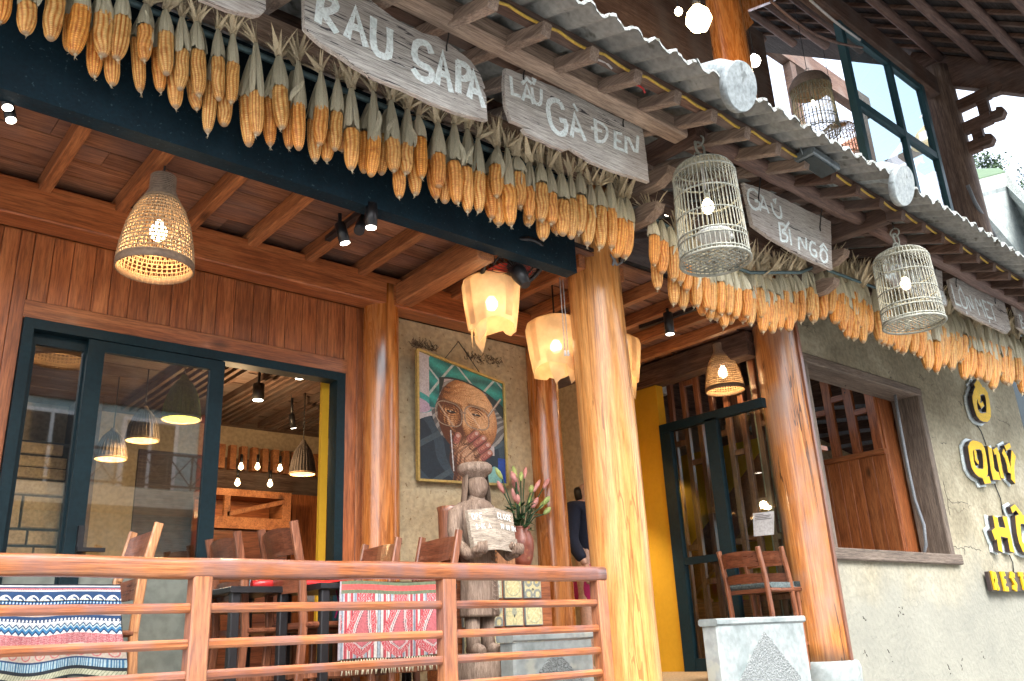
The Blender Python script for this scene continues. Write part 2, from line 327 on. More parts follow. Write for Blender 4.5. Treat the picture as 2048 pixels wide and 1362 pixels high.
mt['rafterY'] = wood('rafter wood', [(.2, .066, .024), (.34, .13, .048), (.44, .19, .075)], 'Y', 8, .5, .12, .2, knots=.4)
mt['darkY'] = wood('old dark timber across', [(.05, .028, .02), (.11, .065, .048), (.18, .115, .09)], 'Y', 9, .7, .2, .4, dirt=(.13, .11, .1))
mt['darkX'] = wood('old dark timber along', [(.06, .034, .026), (.13, .08, .062), (.2, .135, .105)], 'X', 9, .7, .15, .45, dirt=(.17, .145, .13))
mt['greyX'] = wood('sun bleached timber along', [(.2, .14, .105), (.36, .265, .2), (.5, .39, .31)], 'X', 9, .75, .1, .4, dirt=(.12, .09, .07))
mt['greyY'] = wood('sun bleached timber across', [(.14, .1, .08), (.24, .18, .14), (.34, .26, .21)], 'Y', 9, .75, .15, .4)
mt['sign'] = wood('weathered grey signboard', [(.28, .265, .24), (.62, .61, .58), (.78, .775, .75)], 'X', 24, .85, .05, 1.0, dirt=(.3, .23, .19), dist=2.6, stretch=.04, dirt_amt=.45, cracks=1.0, crack_s=2.6)
mt['rail'] = wood('railing wood', [(.15, .04, .014), (.33, .11, .036), (.46, .2, .078)], 'X', 12, .3, .1, .3, .5, dirt=(.17, .1, .1), dirt_amt=.6, dirt_s=4, stretch=.04)
mt['railZ'] = wood('railing post wood', [(.22, .07, .024), (.39, .15, .055), (.5, .24, .1)], 'Z', 8, .35, .1, .2, .3, dirt=(.12, .08, .1), dirt_amt=.55)
mt['chairZ'] = wood('chair wood', [(.1, .035, .018), (.2, .075, .038), (.3, .13, .07)], 'Z', 9, .35, .15, .12, .3)
mt['chairX'] = wood('chair slat wood', [(.08, .025, .014), (.15, .05, .025), (.22, .085, .045)], 'X', 9, .3, .15, .1, .35)
mt['chair_light'] = wood('light chair wood', [(.26, .11, .045), (.42, .2, .09), (.52, .28, .14)], 'Z', 9, .35, .1, .12, .3)
mt['frame'] = wood('grey window frame timber', [(.085, .066, .052), (.165, .132, .105), (.25, .205, .165)], 'X', 9, .8, .1, .5)
mt['frameZ'] = wood('grey window frame upright', [(.085, .066, .052), (.165, .132, .105), (.25, .205, .165)], 'Z', 9, .8, .1, .5)
mt['statue'] = wood('grey carved wood', [(.12, .085, .065), (.25, .19, .15), (.34, .27, .22)], 'Z', 10, .8, .05, .6, dirt=(.15, .09, .06), stretch=.12)
mt['black'] = rough_mat('blue black painted steel', [(.003, .013, .021), (.005, .021, .033)], 4, .7, .15, 50, spots=((.03, .06, .075), 60, .66))
mt['blackm'] = rough_mat('black door metal', [(.004, .014, .019), (.006, .022, .029)], 4, .5, .05, 50)
mt['lampblack'] = plain('black lamp metal', (.012, .012, .014), .4)
mt['mud'] = rough_mat('mud wall', [(.23, .205, .14), (.37, .335, .235), (.48, .445, .33)], 1.6, .95, .8, 22, spots=((.19, .155, .1), 34, .68), cracks=((.1, .085, .06), 1.7), dist=.012)
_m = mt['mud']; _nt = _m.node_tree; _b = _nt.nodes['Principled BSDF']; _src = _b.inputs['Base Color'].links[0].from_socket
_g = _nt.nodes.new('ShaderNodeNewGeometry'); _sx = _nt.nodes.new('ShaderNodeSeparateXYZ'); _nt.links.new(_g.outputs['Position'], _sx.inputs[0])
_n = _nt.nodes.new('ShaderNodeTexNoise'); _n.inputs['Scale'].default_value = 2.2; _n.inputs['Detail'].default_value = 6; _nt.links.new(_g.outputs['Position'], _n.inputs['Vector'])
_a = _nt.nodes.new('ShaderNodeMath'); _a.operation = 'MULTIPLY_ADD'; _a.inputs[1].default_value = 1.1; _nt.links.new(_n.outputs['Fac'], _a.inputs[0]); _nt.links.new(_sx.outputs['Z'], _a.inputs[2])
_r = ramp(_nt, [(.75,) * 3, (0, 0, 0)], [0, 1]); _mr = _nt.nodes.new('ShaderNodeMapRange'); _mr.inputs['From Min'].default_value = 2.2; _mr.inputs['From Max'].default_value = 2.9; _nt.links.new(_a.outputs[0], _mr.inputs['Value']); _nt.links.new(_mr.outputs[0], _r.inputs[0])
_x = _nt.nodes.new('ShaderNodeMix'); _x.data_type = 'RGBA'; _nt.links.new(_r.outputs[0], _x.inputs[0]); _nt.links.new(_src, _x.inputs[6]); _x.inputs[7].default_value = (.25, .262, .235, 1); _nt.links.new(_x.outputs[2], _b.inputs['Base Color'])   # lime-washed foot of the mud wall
mt['disc'] = rough_mat('weathered cement disc', [(.17, .2, .21), (.26, .3, .31), (.33, .37, .37)], 5, .85, .3, 40, spots=((.13, .15, .15), 11, .64))
mt['mudY'] = rough_mat('ochre plaster wall', [(.34, .26, .15), (.45, .36, .22), (.52, .43, .28)], 2, .95, .8, 26, spots=((.2, .13, .06), 30, .66), dist=.015)
mt['yellow'] = rough_mat('yellow painted wall', [(.46, .255, .014), (.5, .28, .018)], 2, .8, .1, 30)
mt['yellow'].node_tree.nodes['Bump'].inputs['Strength'].default_value = .05
for _n in mt['yellow'].node_tree.nodes:
    if _n.type == 'MIX' and _n.blend_type == 'MULTIPLY': _n.inputs[0].default_value = .12
mt['tan'] = rough_mat('tan painted wall', [(.4, .3, .19), (.48, .37, .24)], 2, .9, .1, 30)
mt['stone'] = rough_mat('sandstone block', [(.4, .3, .19), (.52, .4, .26), (.6, .48, .33)], 5, .85, .5, 40, var=.18)
mt['joint'] = rough_mat('grey mortar', [(.05, .045, .04), (.08, .07, .06)], 5, .95, .3, 40)
mt['marble'] = rough_mat('pale carved stone', [(.18, .22, .22), (.27, .31, .31), (.34, .375, .37)], 3, .6, .15, 20, spots=((.33, .35, .31), 5, .62))
mt['marble_rough'] = rough_mat('hammered pale stone', [(.2, .23, .23), (.34, .37, .37)], 60, .8, 1.0, 90, dist=.02)
mt['concrete'] = rough_mat('fibre cement sheet', [(.16, .165, .155), (.24, .245, .23), (.32, .33, .31)], 2.2, .9, .4, 30, spots=((.1, .1, .085), 7, .62))
mt['concrete_edge'] = rough_mat('broken pale sheet edge', [(.2, .22, .21), (.34, .37, .36)], 14, .9, .6, 50, spots=((.1, .1, .08), 24, .6))
mt['floor'] = rough_mat('brown floor matting', [(.2, .13, .06), (.33, .22, .11)], 30, .85, .5, 60)
mt['book'] = wood('paler carved book', [(.2, .17, .135), (.34, .3, .25), (.44, .4, .34)], 'X', 12, .8, .05, .4)
mt['teal_frame'] = plain('blue green painted steel', (.02, .075, .095), .5)
mt['street'] = rough_mat('street concrete', [(.19, .19, .185), (.28, .28, .27)], .8, .9, .3, 20)
mt['bamboo'] = rough_mat('grey green bamboo cage', [(.16, .17, .14), (.27, .28, .235), (.36, .365, .31)], 12, .6, .2, 40)
mt['bamboo_br'] = rough_mat('brown bamboo cage', [(.26, .14, .07), (.4, .24, .12)], 12, .6, .2, 40)
mt['wicker'] = rough_mat('woven rattan', [(.3, .19, .1), (.46, .31, .17)], 12, .6, .2, 60)
mt['wicker_dark'] = rough_mat('dark rattan band', [(.13, .08, .05), (.2, .13, .08)], 12, .6, .3, 60)
mt['wicker_in'] = rough_mat('rope shade', [(.2, .14, .1), (.3, .22, .16)], 12, .8, .3, 60)
mt['green_shade'] = rough_mat('green rope shade', [(.12, .17, .04), (.2, .26, .07)], 12, .8, .3, 60)
mt['dark_shade'] = rough_mat('dark rope shade', [(.04, .03, .025), (.08, .06, .05)], 12, .8, .3, 60)
mt['pipe'] = plain('teal grey steel pipe', (.1, .17, .19), .5, .3)
mt['husk'] = rough_mat('dry corn husk', [(.46, .42, .28), (.7, .65, .47), (.8, .76, .6)], 14, .8, .5, 70, scl=(3, 3, .35), var=.16)
mt['tuft'] = rough_mat('frayed husk ends', [(.42, .33, .19), (.66, .55, .37), (.78, .69, .5)], 14, .8, .5, 70, scl=(3, 3, .35), var=.16)
mt['twine'] = plain('brown twine', (.12, .08, .05), .9)
mt['white_paint'] = rough_mat('white brush paint', [(.72, .82, .81), (.84, .92, .91), (.86, .93, .93)], 20, .7, .2, 70, spots=((.4, .4, .38), 80, .64))
mt['white'] = plain('white plastic', (.7, .73, .72), .5)
mt['yellow_face'] = plain('yellow acrylic', (.8, .5, .004), .7)
mt['sign_side'] = plain('dark sign return', (.05, .035, .035), .35)
mt['white_glow'] = plain('white acrylic backing', (.72, .82, .84), .4)
mt['glass'] = glass_mat('window glass', (.9, .94, .93), 3.2)
mt['glass_clear'] = glass_mat('thin glass', (.78, .89, .92), .8)
mt['frost'] = rough_mat('grey door panel', [(.16, .18, .16), (.2, .22, .19)], 3, .35, .03, 20)
mt['gold'] = plain('gilt picture frame', (.45, .32, .1), .4, .3)
mt['shade_cloth'] = cloth_shade('amber gauze', (.78, .58, .36))
mt['bulb'] = emit('lit warm bulb', (1.0, .8, .5), 4)
mt['bulb_in'] = emit('lit inner bulb', (1.0, .76, .42), 2.2)
mt['bulb_white'] = emit('lit white spot', (1.0, .92, .78), 4)
mt['bulb_big'] = emit('lit flood bulb', (1.0, .72, .36), 12)
mt['socket'] = plain('brass bulb socket', (.25, .25, .2), .4, .6)
mt['printed'] = printed('printed cloth', .9, .75)
mt['canvas'] = printed('painted canvas', .55)
mt['tile'] = printed('patterned tile', .3)
mt['leaf'] = rough_mat('dark lily leaf', [(.015, .05, .02), (.04, .11, .04)], 6, .5, .2, 30)
mt['bud_green'] = rough_mat('green lily bud', [(.3, .42, .12), (.5, .55, .2)], 6, .5, .1, 30)
mt['bud_pink'] = rough_mat('pink lily bud', [(.55, .2, .2), (.7, .35, .3)], 6, .5, .1, 30)
mt['vase'] = rough_mat('red glazed vase', [(.2, .06, .04), (.32, .11, .07)], 6, .35, .2, 30, spots=((.45, .28, .13), 8, .6))
mt['cable'] = plain('yellow cable', (.5, .33, .05), .5)
mt['cable_black'] = plain('black cable', (.012, .012, .012), .6)
mt['cable_white'] = plain('pale cable', (.5, .5, .5), .5)
mt['conduit'] = plain('grey conduit', (.2, .22, .24), .5)
mt['alu'] = plain('grey lamp housing', (.2, .24, .26), .4, .5)
mt['redpl'] = plain('red plastic', (.45, .02, .02), .3)
mt['skin'] = plain('skin', (.45, .26, .18), .5)
mt['navy'] = plain('navy jacket', (.008, .012, .03), .9)
mt['magenta'] = plain('magenta skirt', (.35, .01, .1), .8)
mt['hair'] = plain('black hair', (.008, .007, .007), .5)
mt['cushion'] = rough_mat('checked cushion', [(.04, .06, .06), (.16, .2, .2)], 60, .9, .3, 90)
mt['paper'] = plain('white paper', (.42, .44, .46), .7)
mt['ink'] = plain('grey ink', (.15, .15, .16), .8)
mt['teal_wall'] = rough_mat('pale teal house wall', [(.3, .42, .42), (.38, .5, .5)], 1, .9, .1, 10)
mt['cream_wall'] = rough_mat('cream house wall', [(.5, .47, .36), (.58, .55, .43)], 1, .9, .1, 10)
mt['red_wall'] = plain('red shopfront', (.5, .09, .07), .7)
mt['dark_glass'] = plain('dark window pane', (.03, .045, .05), .15)
mt['iron'] = plain('iron balustrade', (.05, .06, .06), .5)
mt['roof_dark'] = wood('dark thatch underside', [(.02, .018, .018), (.05, .045, .045), (.085, .08, .08)], 'X', 14, .95, .15, .9)
mt['pole'] = wood('old round pole', [(.06, .035, .03), (.14, .085, .07), (.22, .15, .125)], 'X', 8, .7, .15, .4)
mt['leafy'] = rough_mat('tree foliage', [(.03, .07, .03), (.07, .12, .05)], 6, .7, .3, 30)

for _k in ('black', 'blackm', 'roof_dark', 'darkX', 'darkY', 'ceilX', 'yellow', 'mud'): dull(mt[_k])
# ---------------------------------------------------------------- ground, floor, house across the street
FL = 1.2; WY = 4.8
def sheet(name, x0, x1, y0, y1, z, mat):
    return MB().box((x0, y0, z - .05), (x1, y1, z)).build(name, mat, kind='structure')
sheet('street', -60, 80, -60, 60, 0.0, mt['street'])
MB().box((-3, 3.68, .004), (5.8, 9.2, FL)).box((5.801, 3.9, .004), (12.5, 9.2, FL)).build('porch_floor', mt['floor'], kind='structure')
def house_across():
    r = thing('house', 'pale teal terraced house across the street with a long balcony and red shopfront', 'building', (6, -9.4, 0))
    MB().box((-9, -13, 0), (2.5, -9.0, 6.8)).box((2.501, -13, 0), (6.95, -9.0, 6.599)).build('wall', mt['teal_wall'], r)
    MB().box((2.45, -12.9, 6.6), (9.7, -8.9, 10.59)).build('dark_reflection_block', mt['darkX'], r)  # unseen block, added so the upper door panes reflect something dark
    MB().box((6.96, -13, 0), (9.6, -8.95, 6.599)).build('shopfront', mt['red_wall'], r)
    MB().box((9.61, -13, 0), (24, -9.0, 6.3)).build('wall', mt['cream_wall'], r)
    MB().box((-9, -8.97, 0), (6.9, -8.9, 3.6)).build('ground_storey', mt['cream_wall'], r)
    MB().box((-9, -8.99, 4.35), (7.6, -8.0, 4.72)).build('balcony', mt['cream_wall'], r)
    b = MB()
    b.beam((-9, -8.05, 5.45), (7.6, -8.05, 5.45), .05, .05); b.beam((-9, -8.05, 4.8), (7.6, -8.05, 4.8), .04, .04)
    x = -9
    while x < 7.6:
        b.beam((x, -8.05, 4.72), (x, -8.05, 5.45), .03, .03, (1, 0, 0)); b.beam((x, -8.05, 4.8), (x + .5, -8.05, 5.42), .02, .02); b.beam((x + .5, -8.05, 4.8), (x, -8.05, 5.42), .02, .02); x += .5
    b.build('balustrade', mt['iron'], r)
    for x in (-7.5, -4.5, -1.5, 1.2, 3.4, 5.3, 11, 14, 17, 20):
        for z in (1.0, 4.75):
            w = MB().box((x, -8.98 if x < 7 and z > 4 else -8.88, z), (x + 1.15, -8.86, z + 1.6)).build('window', mt['white'], r)
            MB().box((x + .08, -8.87, z + .08), (x + .54, -8.85, z + 1.52)).box((x + .61, -8.87, z + .08), (x + 1.07, -8.85, z + 1.52)).build('pane', mt['dark_glass'], w)
    MB().box((-9, -13, 6.801), (2.4, -8.6, 7.0)).box((2.45, -13, 10.601), (9.7, -8.5, 10.8)).build('roof', mt['concrete'], r)
house_across()
# ---------------------------------------------------------------- boarded back wall of the porch
def planks(parent, x0, x1, y, z0, z1, w=.1, mat='plankZ', th=.02, jig=.004):
    x = x0; i = 0
    while x < x1 - .01:
        ww = min(w * random.uniform(.8, 1.25), x1 - x); d = random.uniform(0, jig)
        MB().cbox((x + .0012, y - d, z0), (x + ww - .0012, y + th, z1), .003).build('plank', mt[mat], parent)
        x += ww; i += 1
xd = lambda px, py=720: at(px, py, WY).x
DX0, DX1 = xd(38, 700), xd(686, 800)
DZ = 3.215
bw = thing('board_wall', 'reddish knotty board wall over the black sliding doors', 'wall', (1.2, WY, FL))
MB().box((-1.2, WY + .02, FL), (DX0 - .001, WY + .12, 3.72)).box((DX0 - .001, WY + .02, DZ), (DX1 + .001, WY + .12, 3.72)).box((DX1 + .001, WY + .02, FL), (3.12, WY + .12, 3.72)).build('backing', mt['plankX'], bw)
planks(bw, -1.0, DX0 - .002, WY, FL, 3.705)
planks(bw, DX0, DX1, WY, DZ + .1, 3.705)
planks(bw, DX1 + .002, 3.1, WY, FL, 3.705)
MB().cbox((DX0 - .01, WY - .022, DZ), (DX1 + .01, WY - .004, DZ + .1), .004).build('trim_board', mt['plankX'], bw)
tag(MB().cbox((-1.2, 4.62, 3.706), (4.35, 4.79, 3.915), .008).build('wall_beam', mt['plankX']), 'long reddish wall beam under the rafters along the back of the porch', 'beam')
# ---------------------------------------------------------------- sliding doors
sd_ = thing('sliding_door', 'black framed glass sliding doors with the right leaf open', 'door', ((DX0 + DX1) / 2, WY, FL))
yy0, yy1 = WY - .03, WY + .07
MB().box((DX0, yy0, FL), (DX0 + .05, yy1, DZ)).box((DX1 - .06, yy0, FL), (DX1, yy1, DZ)).box((DX0 + .05, yy0, DZ - .055), (DX1 - .06, yy1, DZ)).build('frame', mt['blackm'], sd_)
gz = at(330, 1116, WY).z
def leaf(name, x0, x1, y, st=.055, top=.06, lx=None):
    l = MB()
    zt = DZ - .057
    l.box((x0, y, FL + .01), (x0 + st, y + .035, zt)).box((x1 - st, y, FL + .01), (x1, y + .035, zt)).box((x0 + st, y, zt - top), (x1 - st, y + .035, zt)).box((x0 + st, y, gz - .03), (x1 - st, y + .035, gz)).box((x0 + st, y, FL + .01), (x1 - st, y + .035, FL + .1))
    f = l.build(name, mt['blackm'], sd_)
    MB().box((x0 + st, y + .014, gz), (x1 - st, y + .02, zt - top)).build('pane', mt['glass'], f)
    MB().box((x0 + st, y + .012, FL + .1), (x1 - st, y + .022, gz - .03)).build('lower_panel', mt['frost'], f)
    return f
leaf('door_leaf', DX0 + .05, xd(180), WY + .03, st=.03)
lf = leaf('door_leaf', xd(172), xd(448), WY - .02, st=.085)
MB().box((xd(150, 1080), WY - .045, 2.02), (xd(150, 1080) + .03, WY - .021, 2.16)).box((xd(150, 1080), WY - .07, 2.03), (xd(150, 1080) + .13, WY - .045, 2.05)).build('handle', mt['lampblack'], lf)
MB().box((xd(655, 800), WY + .071, FL), (xd(655, 800) + .05, WY + .1, DZ - .04)).build('reveal', mt['yellow'], sd_)
# ---------------------------------------------------------------- dining room behind the doors
RY = 8.0
ztop = at(448, 852, RY).z
MB().box((-3, RY, FL), (5.9, RY + .15, 4.0)).build('dining_room_wall', mt['tan'], kind='structure')
MB().box((-3.1, WY + .13, FL), (-3.0, RY, 4.0)).build('dining_room_side_wall', mt['tan'], kind='structure')
MB().box((5.2, WY + .3, FL), (5.3, RY, 4.0)).build('dining_room_end_wall', mt['tan'], kind='structure')
ic = struct_empty('dining_room_ceiling', (1, 6, ztop))
MB().box((-3, WY + .121, ztop + .06), (5.2, RY, ztop + .16)).build('ceiling_deck', mt['darkY'], ic)
y = WY + .3
while y < RY: MB().box((-3, y, ztop + .001), (5.2, y + .28, ztop + .058)).build('board', mt['darkX'], ic); y += .3
x = at(450, 800, 6.4).x - .4
for k in range(26):
    if k % 9 in (7, 8): continue
    MB().box((x + k * .07, 5.3, ztop - .06), (x + k * .07 + .03, 7.7, ztop - .001)).build('slat', mt['darkY'], ic)
# stone wall at left
sw = thing('stone_wall', 'sandstone block wall seen through the left glass pane', 'wall', (1, RY - .2, FL))
sx0, sx1 = -1.2, at(128, 1000, RY - .25).x
MB().box((sx0, RY - .2, FL), (sx1, RY - .02, 3.25)).build('mortar', mt['joint'], sw)
z = FL
while z < 3.2:
    h = random.choice((.13, .2, .27)); h = min(h, 3.24 - z); x = sx0 + random.uniform(-.1, 0)
    while x < sx1:
        w = random.uniform(.2, .45); x1 = min(x + w, sx1)
        if x1 - x > .05:
            if h > .18 and random.random() < .4:
                MB().cbox((x + .01, RY - .235, z + .01), (x1 - .01, RY - .201, z + h / 2 - .005), .008).build('stone', mt['stone'], sw)
                MB().cbox((x + .01, RY - .232, z + h / 2 + .005), (x1 - .01, RY - .201, z + h - .01), .008).build('stone', mt['stone'], sw)
            else: MB().cbox((x + .01, RY - .23 - random.random() * .01, z + .01), (x1 - .01, RY - .201, z + h - .01), .008).build('stone', mt['stone'], sw)
        x = x1
    z += h
tag(MB().box((sx1 + .002, RY - .45, FL), (sx1 + .16, RY - .02, ztop - .002)).build('timber_post', mt['darkY']), 'dark timber post at the right end of the sandstone wall', 'post')
# slatted screen, shelf
p0, p1 = at(448, 888, RY - .1), at(448, 936, RY - .1); p0.x -= .15
MB().box((p0.x - .6, RY - .029, FL), (5.19, RY - .001, p1.z + .12)).build('dark_dado', mt['darkX'], kind='structure')
sc_ = thing('slatted_screen', 'row of upright wooden slats high on the dining room wall', 'screen', (p0.x, RY - .1, p1.z))
k = 0
while p0.x + k * .11 < 4.9: MB().box((p0.x + k * .11, RY - .1, p1.z), (p0.x + k * .11 + .06, RY - .03, p0.z)).build('slat', mt['rafterY'], sc_); k += 1
a, b = at(432, 975, 7.3), at(580, 1062, 7.3)
sh = thing('wooden_shelf', 'orange wooden shelf with a diagonal brace seen through the open door', 'shelf', (a.x, 7.3, b.z))
MB().box((a.x - .08, 7.3, a.z - .06), (b.x, 7.6, a.z)).build('shelf_top', mt['rafterY'], sh)
MB().box((a.x - .08, 7.3, b.z), (b.x, 7.6, b.z + .1)).build('shelf_board', mt['rafterY'], sh)
MB().box((b.x - .08, 7.3, b.z + .1), (b.x, 7.6, a.z - .06)).build('side', mt['rafterY'], sh)
q = at(450, 1000, 7.3)
MB().box((q.x, 7.3, b.z + .1), (q.x + .05, 7.34, a.z - .06)).build('upright', mt['rafterY'], sh)
MB().beam((q.x + .03, 7.32, b.z + .12), (b.x - .06, 7.32, a.z - .08), .04, .04, (0, 1, 0)).build('brace', mt['rafterY'], sh)
MB().box((a.x - .08, 7.55, b.z + .1), (b.x - .09, 7.58, a.z - .061)).build('back_panel', mt['plankX'], sh)
MB().box((a.x - .08, 7.34, FL), (b.x, 7.58, b.z - .002)).build('counter', mt['chairX'], sh)
# cabinet posts right of shelf
a = at(590, 985, 7.6); MB()
tag(MB().box((at(585, 1000, 7.7).x, 7.7, FL), (4.9, 7.85, a.z)).build('panelled_cupboard', mt['plankZ']), 'tall reddish cupboard beside the orange shelf', 'cupboard')

def pendant(px, py, Y, wpx, hpx, mat, label, power=4, cordtop=None, bulb='bulb_in', rough_n=26):
    """rope shade: px,py = centre of the bottom rim"""
    c = at(px, py, Y); d = depth(c); R_ = wpx * d / FOC / 2; Hh = hpx * d / FOC
    r = thing('pendant_lamp', label, 'lamp', c)
    s = MB(); n = rough_n
    prof = [(R_, 0), (R_ * .97, Hh * .12), (R_ * .86, Hh * .4), (R_ * .62, Hh * .68), (R_ * .3, Hh * .86), (R_ * .15, Hh)]
    s.lathe(prof, n, c, caps=False)
    prof2 = [(a_ - .006, z_) for a_, z_ in prof]; s.lathe(prof2, n, c, caps=False)
    for j in range(n):
        t = 2 * math.pi * j / n; s.tube([c + Vector((p_[0] * math.cos(t), p_[0] * math.sin(t), p_[1])) for p_ in prof[:5]], .006, 4, False)
    s.build('shade', mt[mat], r)
    MB().tube([c + Vector((R_ * math.cos(t * math.pi / 12), R_ * math.sin(t * math.pi / 12), 0)) for t in range(24)], .008, 6, closed=True).build('rim', mt['wicker'], r)
    MB().tube([c + Vector((0, 0, Hh)), c + Vector((0, 0, (cordtop or ztop) - c.z))], .005, 5).build('cord', mt['cable_black'], r)
    MB().lathe([(0.001, 0), (R_ * .2, .02), (R_ * .28, .06), (R_ * .2, .11), (.012, .14)], 12, c + Vector((0, 0, Hh * .15)), caps=True).build('bulb', mt[bulb], r)
    if power:
        l = bpy.data.lights.new('lamp_light', 'POINT'); l.energy = power; l.color = (1, .66, .32); l.shadow_soft_size = .04
        lo = bpy.data.objects.new('lamp_light', l); C.objects.link(lo); lo.parent = r; lo.location = (0, 0, Hh * .15 - .05)
    return r
pendant(362, 838, 6.0, 74, 92, 'green_shade', 'olive green rope pendant lamp behind the middle glass pane', 2)
pendant(284, 880, 6.6, 62, 70, 'wicker_in', 'brown rope pendant lamp left of the olive green one', 2)
pendant(221, 917, 6.9, 60, 62, 'wicker_in', 'pale rope pendant lamp lowest and leftmost of those behind the glass', 2)
pendant(605, 947, 6.4, 50, 68, 'dark_shade', 'black bell shaped pendant lamp seen through the open door', 2.5)
# spotlights of the dining room
def spot_cyl(px, py, Y, r_=.04, h=.11, label='', tilt=(0, 0), top=None, power=3, mat='bulb_white', rail=None, name='spotlight'):
    c = at(px, py, Y); t = thing(name, label, 'spotlight', c)
    d = Vector((tilt[0], tilt[1], 1)).normalized()
    MB().tube([c, c + d * h], r_, 14).build('housing', mt['lampblack'], t)
    MB().tube([c - d * .003, c - d * .001], r_ * .85, 14).build('lens', mt[mat], t)
    e = c + d * h
    if top is not None: MB().tube([e + Vector((0, 0, -.02)), (e.x, e.y, top)], .012, 6).build('stem', mt['lampblack'], t)
    if power:
        l = bpy.data.lights.new('spot_beam', 'SPOT'); l.energy = power; l.color = (1, .8, .55); l.spot_size = math.radians(95); l.spot_blend = .6; l.shadow_soft_size = .03
        lo = bpy.data.objects.new('spot_beam', l); C.objects.link(lo); lo.parent = t; lo.location = -d * .02; lo.rotation_euler = d.to_track_quat('Z', 'Y').to_euler()
    return t
spot_cyl(516, 800, 6.2, .045, .13, 'black cylinder spotlight on the slatted dining room ceiling', top=ztop, power=6)
spot_cyl(587, 856, 6.6, .025, .12, 'slim tilted black spotlight near the black pendant lamp', (-.3, -.2), top=ztop, power=4)
spot_cyl(600, 756, 5.6, .04, .03, 'recessed warm downlight just inside the open door head', top=None, power=5)
for i, (px, py, lab) in enumerate([(482, 934, 'first from the left in the upper row'), (515, 934, 'second in the upper row'), (560, 937, 'third in the upper row'), (588, 940, 'last of the upper row'), (475, 966, 'left one of the lower pair'), (540, 968, 'right one of the lower pair')]):
    c = at(px, py, 7.2 if py > 950 else 7.7); t = thing('strip_bulb', 'small glowing bulb above the orange shelf, ' + lab, 'bulb', c, 0, 'small bulbs above the orange shelf')
    MB().lathe([(.003, -.028), (.02, -.015), (.024, .0), (.015, .022), (.01, .04)], 12, c).build('glass_bulb', mt['bulb_in'], t)
    MB().tube([c + Vector((0, 0, .04)), c + Vector((0, 0, .12))], .014, 8).build('socket', mt['lampblack'], t)
pl = bpy.data.lights.new('dining_room_fill', 'POINT'); pl.energy = 8; pl.color = (1, .68, .36); pl.shadow_soft_size = .05  # added warm fill that brightens the room, no lamp of its own
plo = bpy.data.objects.new('dining_room_fill', pl); C.objects.link(plo); plo.location = (2.6, 6.3, 3.0)
# ---------------------------------------------------------------- porch ceiling
PC = 3.87
pc = struct_empty('porch_ceiling', (2, 4.2, PC))
xr = -.74
ri = 0
while xr < 6.2:
    if not (3.9 < xr < 4.3 and False):
        big = 2.9 < xr < 3.25
        w = .06
        ye = 4.8 if xr < 4.35 else 6.2
        MB().cbox((xr - w / 2, 3.69, PC), (xr + w / 2, ye, PC + .1), .005).build('rafter', mt['rafterY'], pc)
    xr += .387; ri += 1
y = 3.66
while y < 6.25:
    w = .17 * random.uniform(.85, 1.1)
    x = -1.2
    while x < 6.3:
        L = random.uniform(1.4, 3.2); x1 = min(x + L, 6.35)
        MB().box((x, y + .002, PC + .1 + random.random() * .004), (x1 - .003, y + w, PC + .125)).build('board', mt['ceilX'], pc); x = x1
    y += w + random.choice((.004, .012, .03))
MB().box((-1.2, 3.66, PC + .135), (6.36, 6.3, PC + .16)).build('deck', mt['roof_dark'], pc)
# heavy cross beams over the pillars
def beam(name, a, b, w, h, mat, label, cat='beam', c=.01, up=(0, 0, 1)):
    return tag(MB().beam(a, b, w, h, up, c).build(name, mt[mat]), label, cat)
beam('cross_beam', (3.08, 3.72, 3.80), (3.08, 4.66, 3.80), .13, .15, 'rafterY', 'thick orange cross beam meeting the left rear pillar')
beam('cross_beam', (4.47, 3.95, 3.80), (4.47, 6.2, 3.80), .14, .16, 'rafterY', 'thick cross beam running back behind the big front pillar')
beam('cross_beam', (6.22, 3.95, 3.84), (6.22, 6.2, 3.84), .16, .22, 'darkY', 'dark red cross beam over the entrance glazing')
# ---------------------------------------------------------------- black fascia beam
y0 = 3.62
zb = at(600, 368, y0).z
xe = at(1153, 530, y0).x
fb = thing('steel_fascia', 'deep blue black beam behind the hanging corn', 'beam', (1.5, y0, zb))
MB().box((-1.2, y0, zb), (xe, y0 + .02, zb + .72)).build('web', mt['black'], fb)
MB().box((-1.2, y0 + .021, zb + .001), (xe, y0 + .10, zb + .012)).build('flange', mt['black'], fb)
# ---------------------------------------------------------------- pillars
def pillar(name, label, p0, p1, r0, r1, mat, n=40, swell=.0, bent=0):
    p0 = Vector(p0); p1 = Vector(p1); m = MB(); K = 24; pts = []; rs = []
    for i in range(K + 1):
        t = i / K; q = p0.lerp(p1, t); q.x += bent * math.sin(t * math.pi) + .004 * math.sin(t * 7 + r0 * 90); q.y += .003 * math.sin(t * 5)
        pts.append(q); rs.append((r0 + (r1 - r0) * t) * (1 + .012 * math.sin(t * 9 + r0 * 50)))
    m.tube(pts, rs, n)
    return tag(m.build(name, mt[mat], base=True), label, 'pillar')
pillar('front_pillar', 'big honey coloured lacquered pillar at the right end of the railing', (4.16, 3.8, .9), (4.12, 3.8, 4.55), .192, .186, 'pillar')
pillar('front_pillar', 'weather streaked reddish pillar standing on a white stone base', (6.375, 3.8, FL + .055), (6.345, 3.8, 4.5), .195, .18, 'pillar_worn')
MB2 = MB().lathe([(.2, -1.19), (.2, -.3), (.235, -.1), (.24, .0), (.225, .05), (.2, .056)], 36, (6.375, 3.8, FL - .0))
tag(MB2.build('pillar_base', mt['marble']), 'round pale stone base under the weather streaked pillar', 'base')
pl_ = at(768, 800, WY - .1); pillar('rear_pillar', 'glossy orange pillar between the sliding doors and the painting', (pl_.x + .0, WY - .06, FL), (pl_.x + .0, WY - .06, 3.86), .125, .12, 'pillar_red')
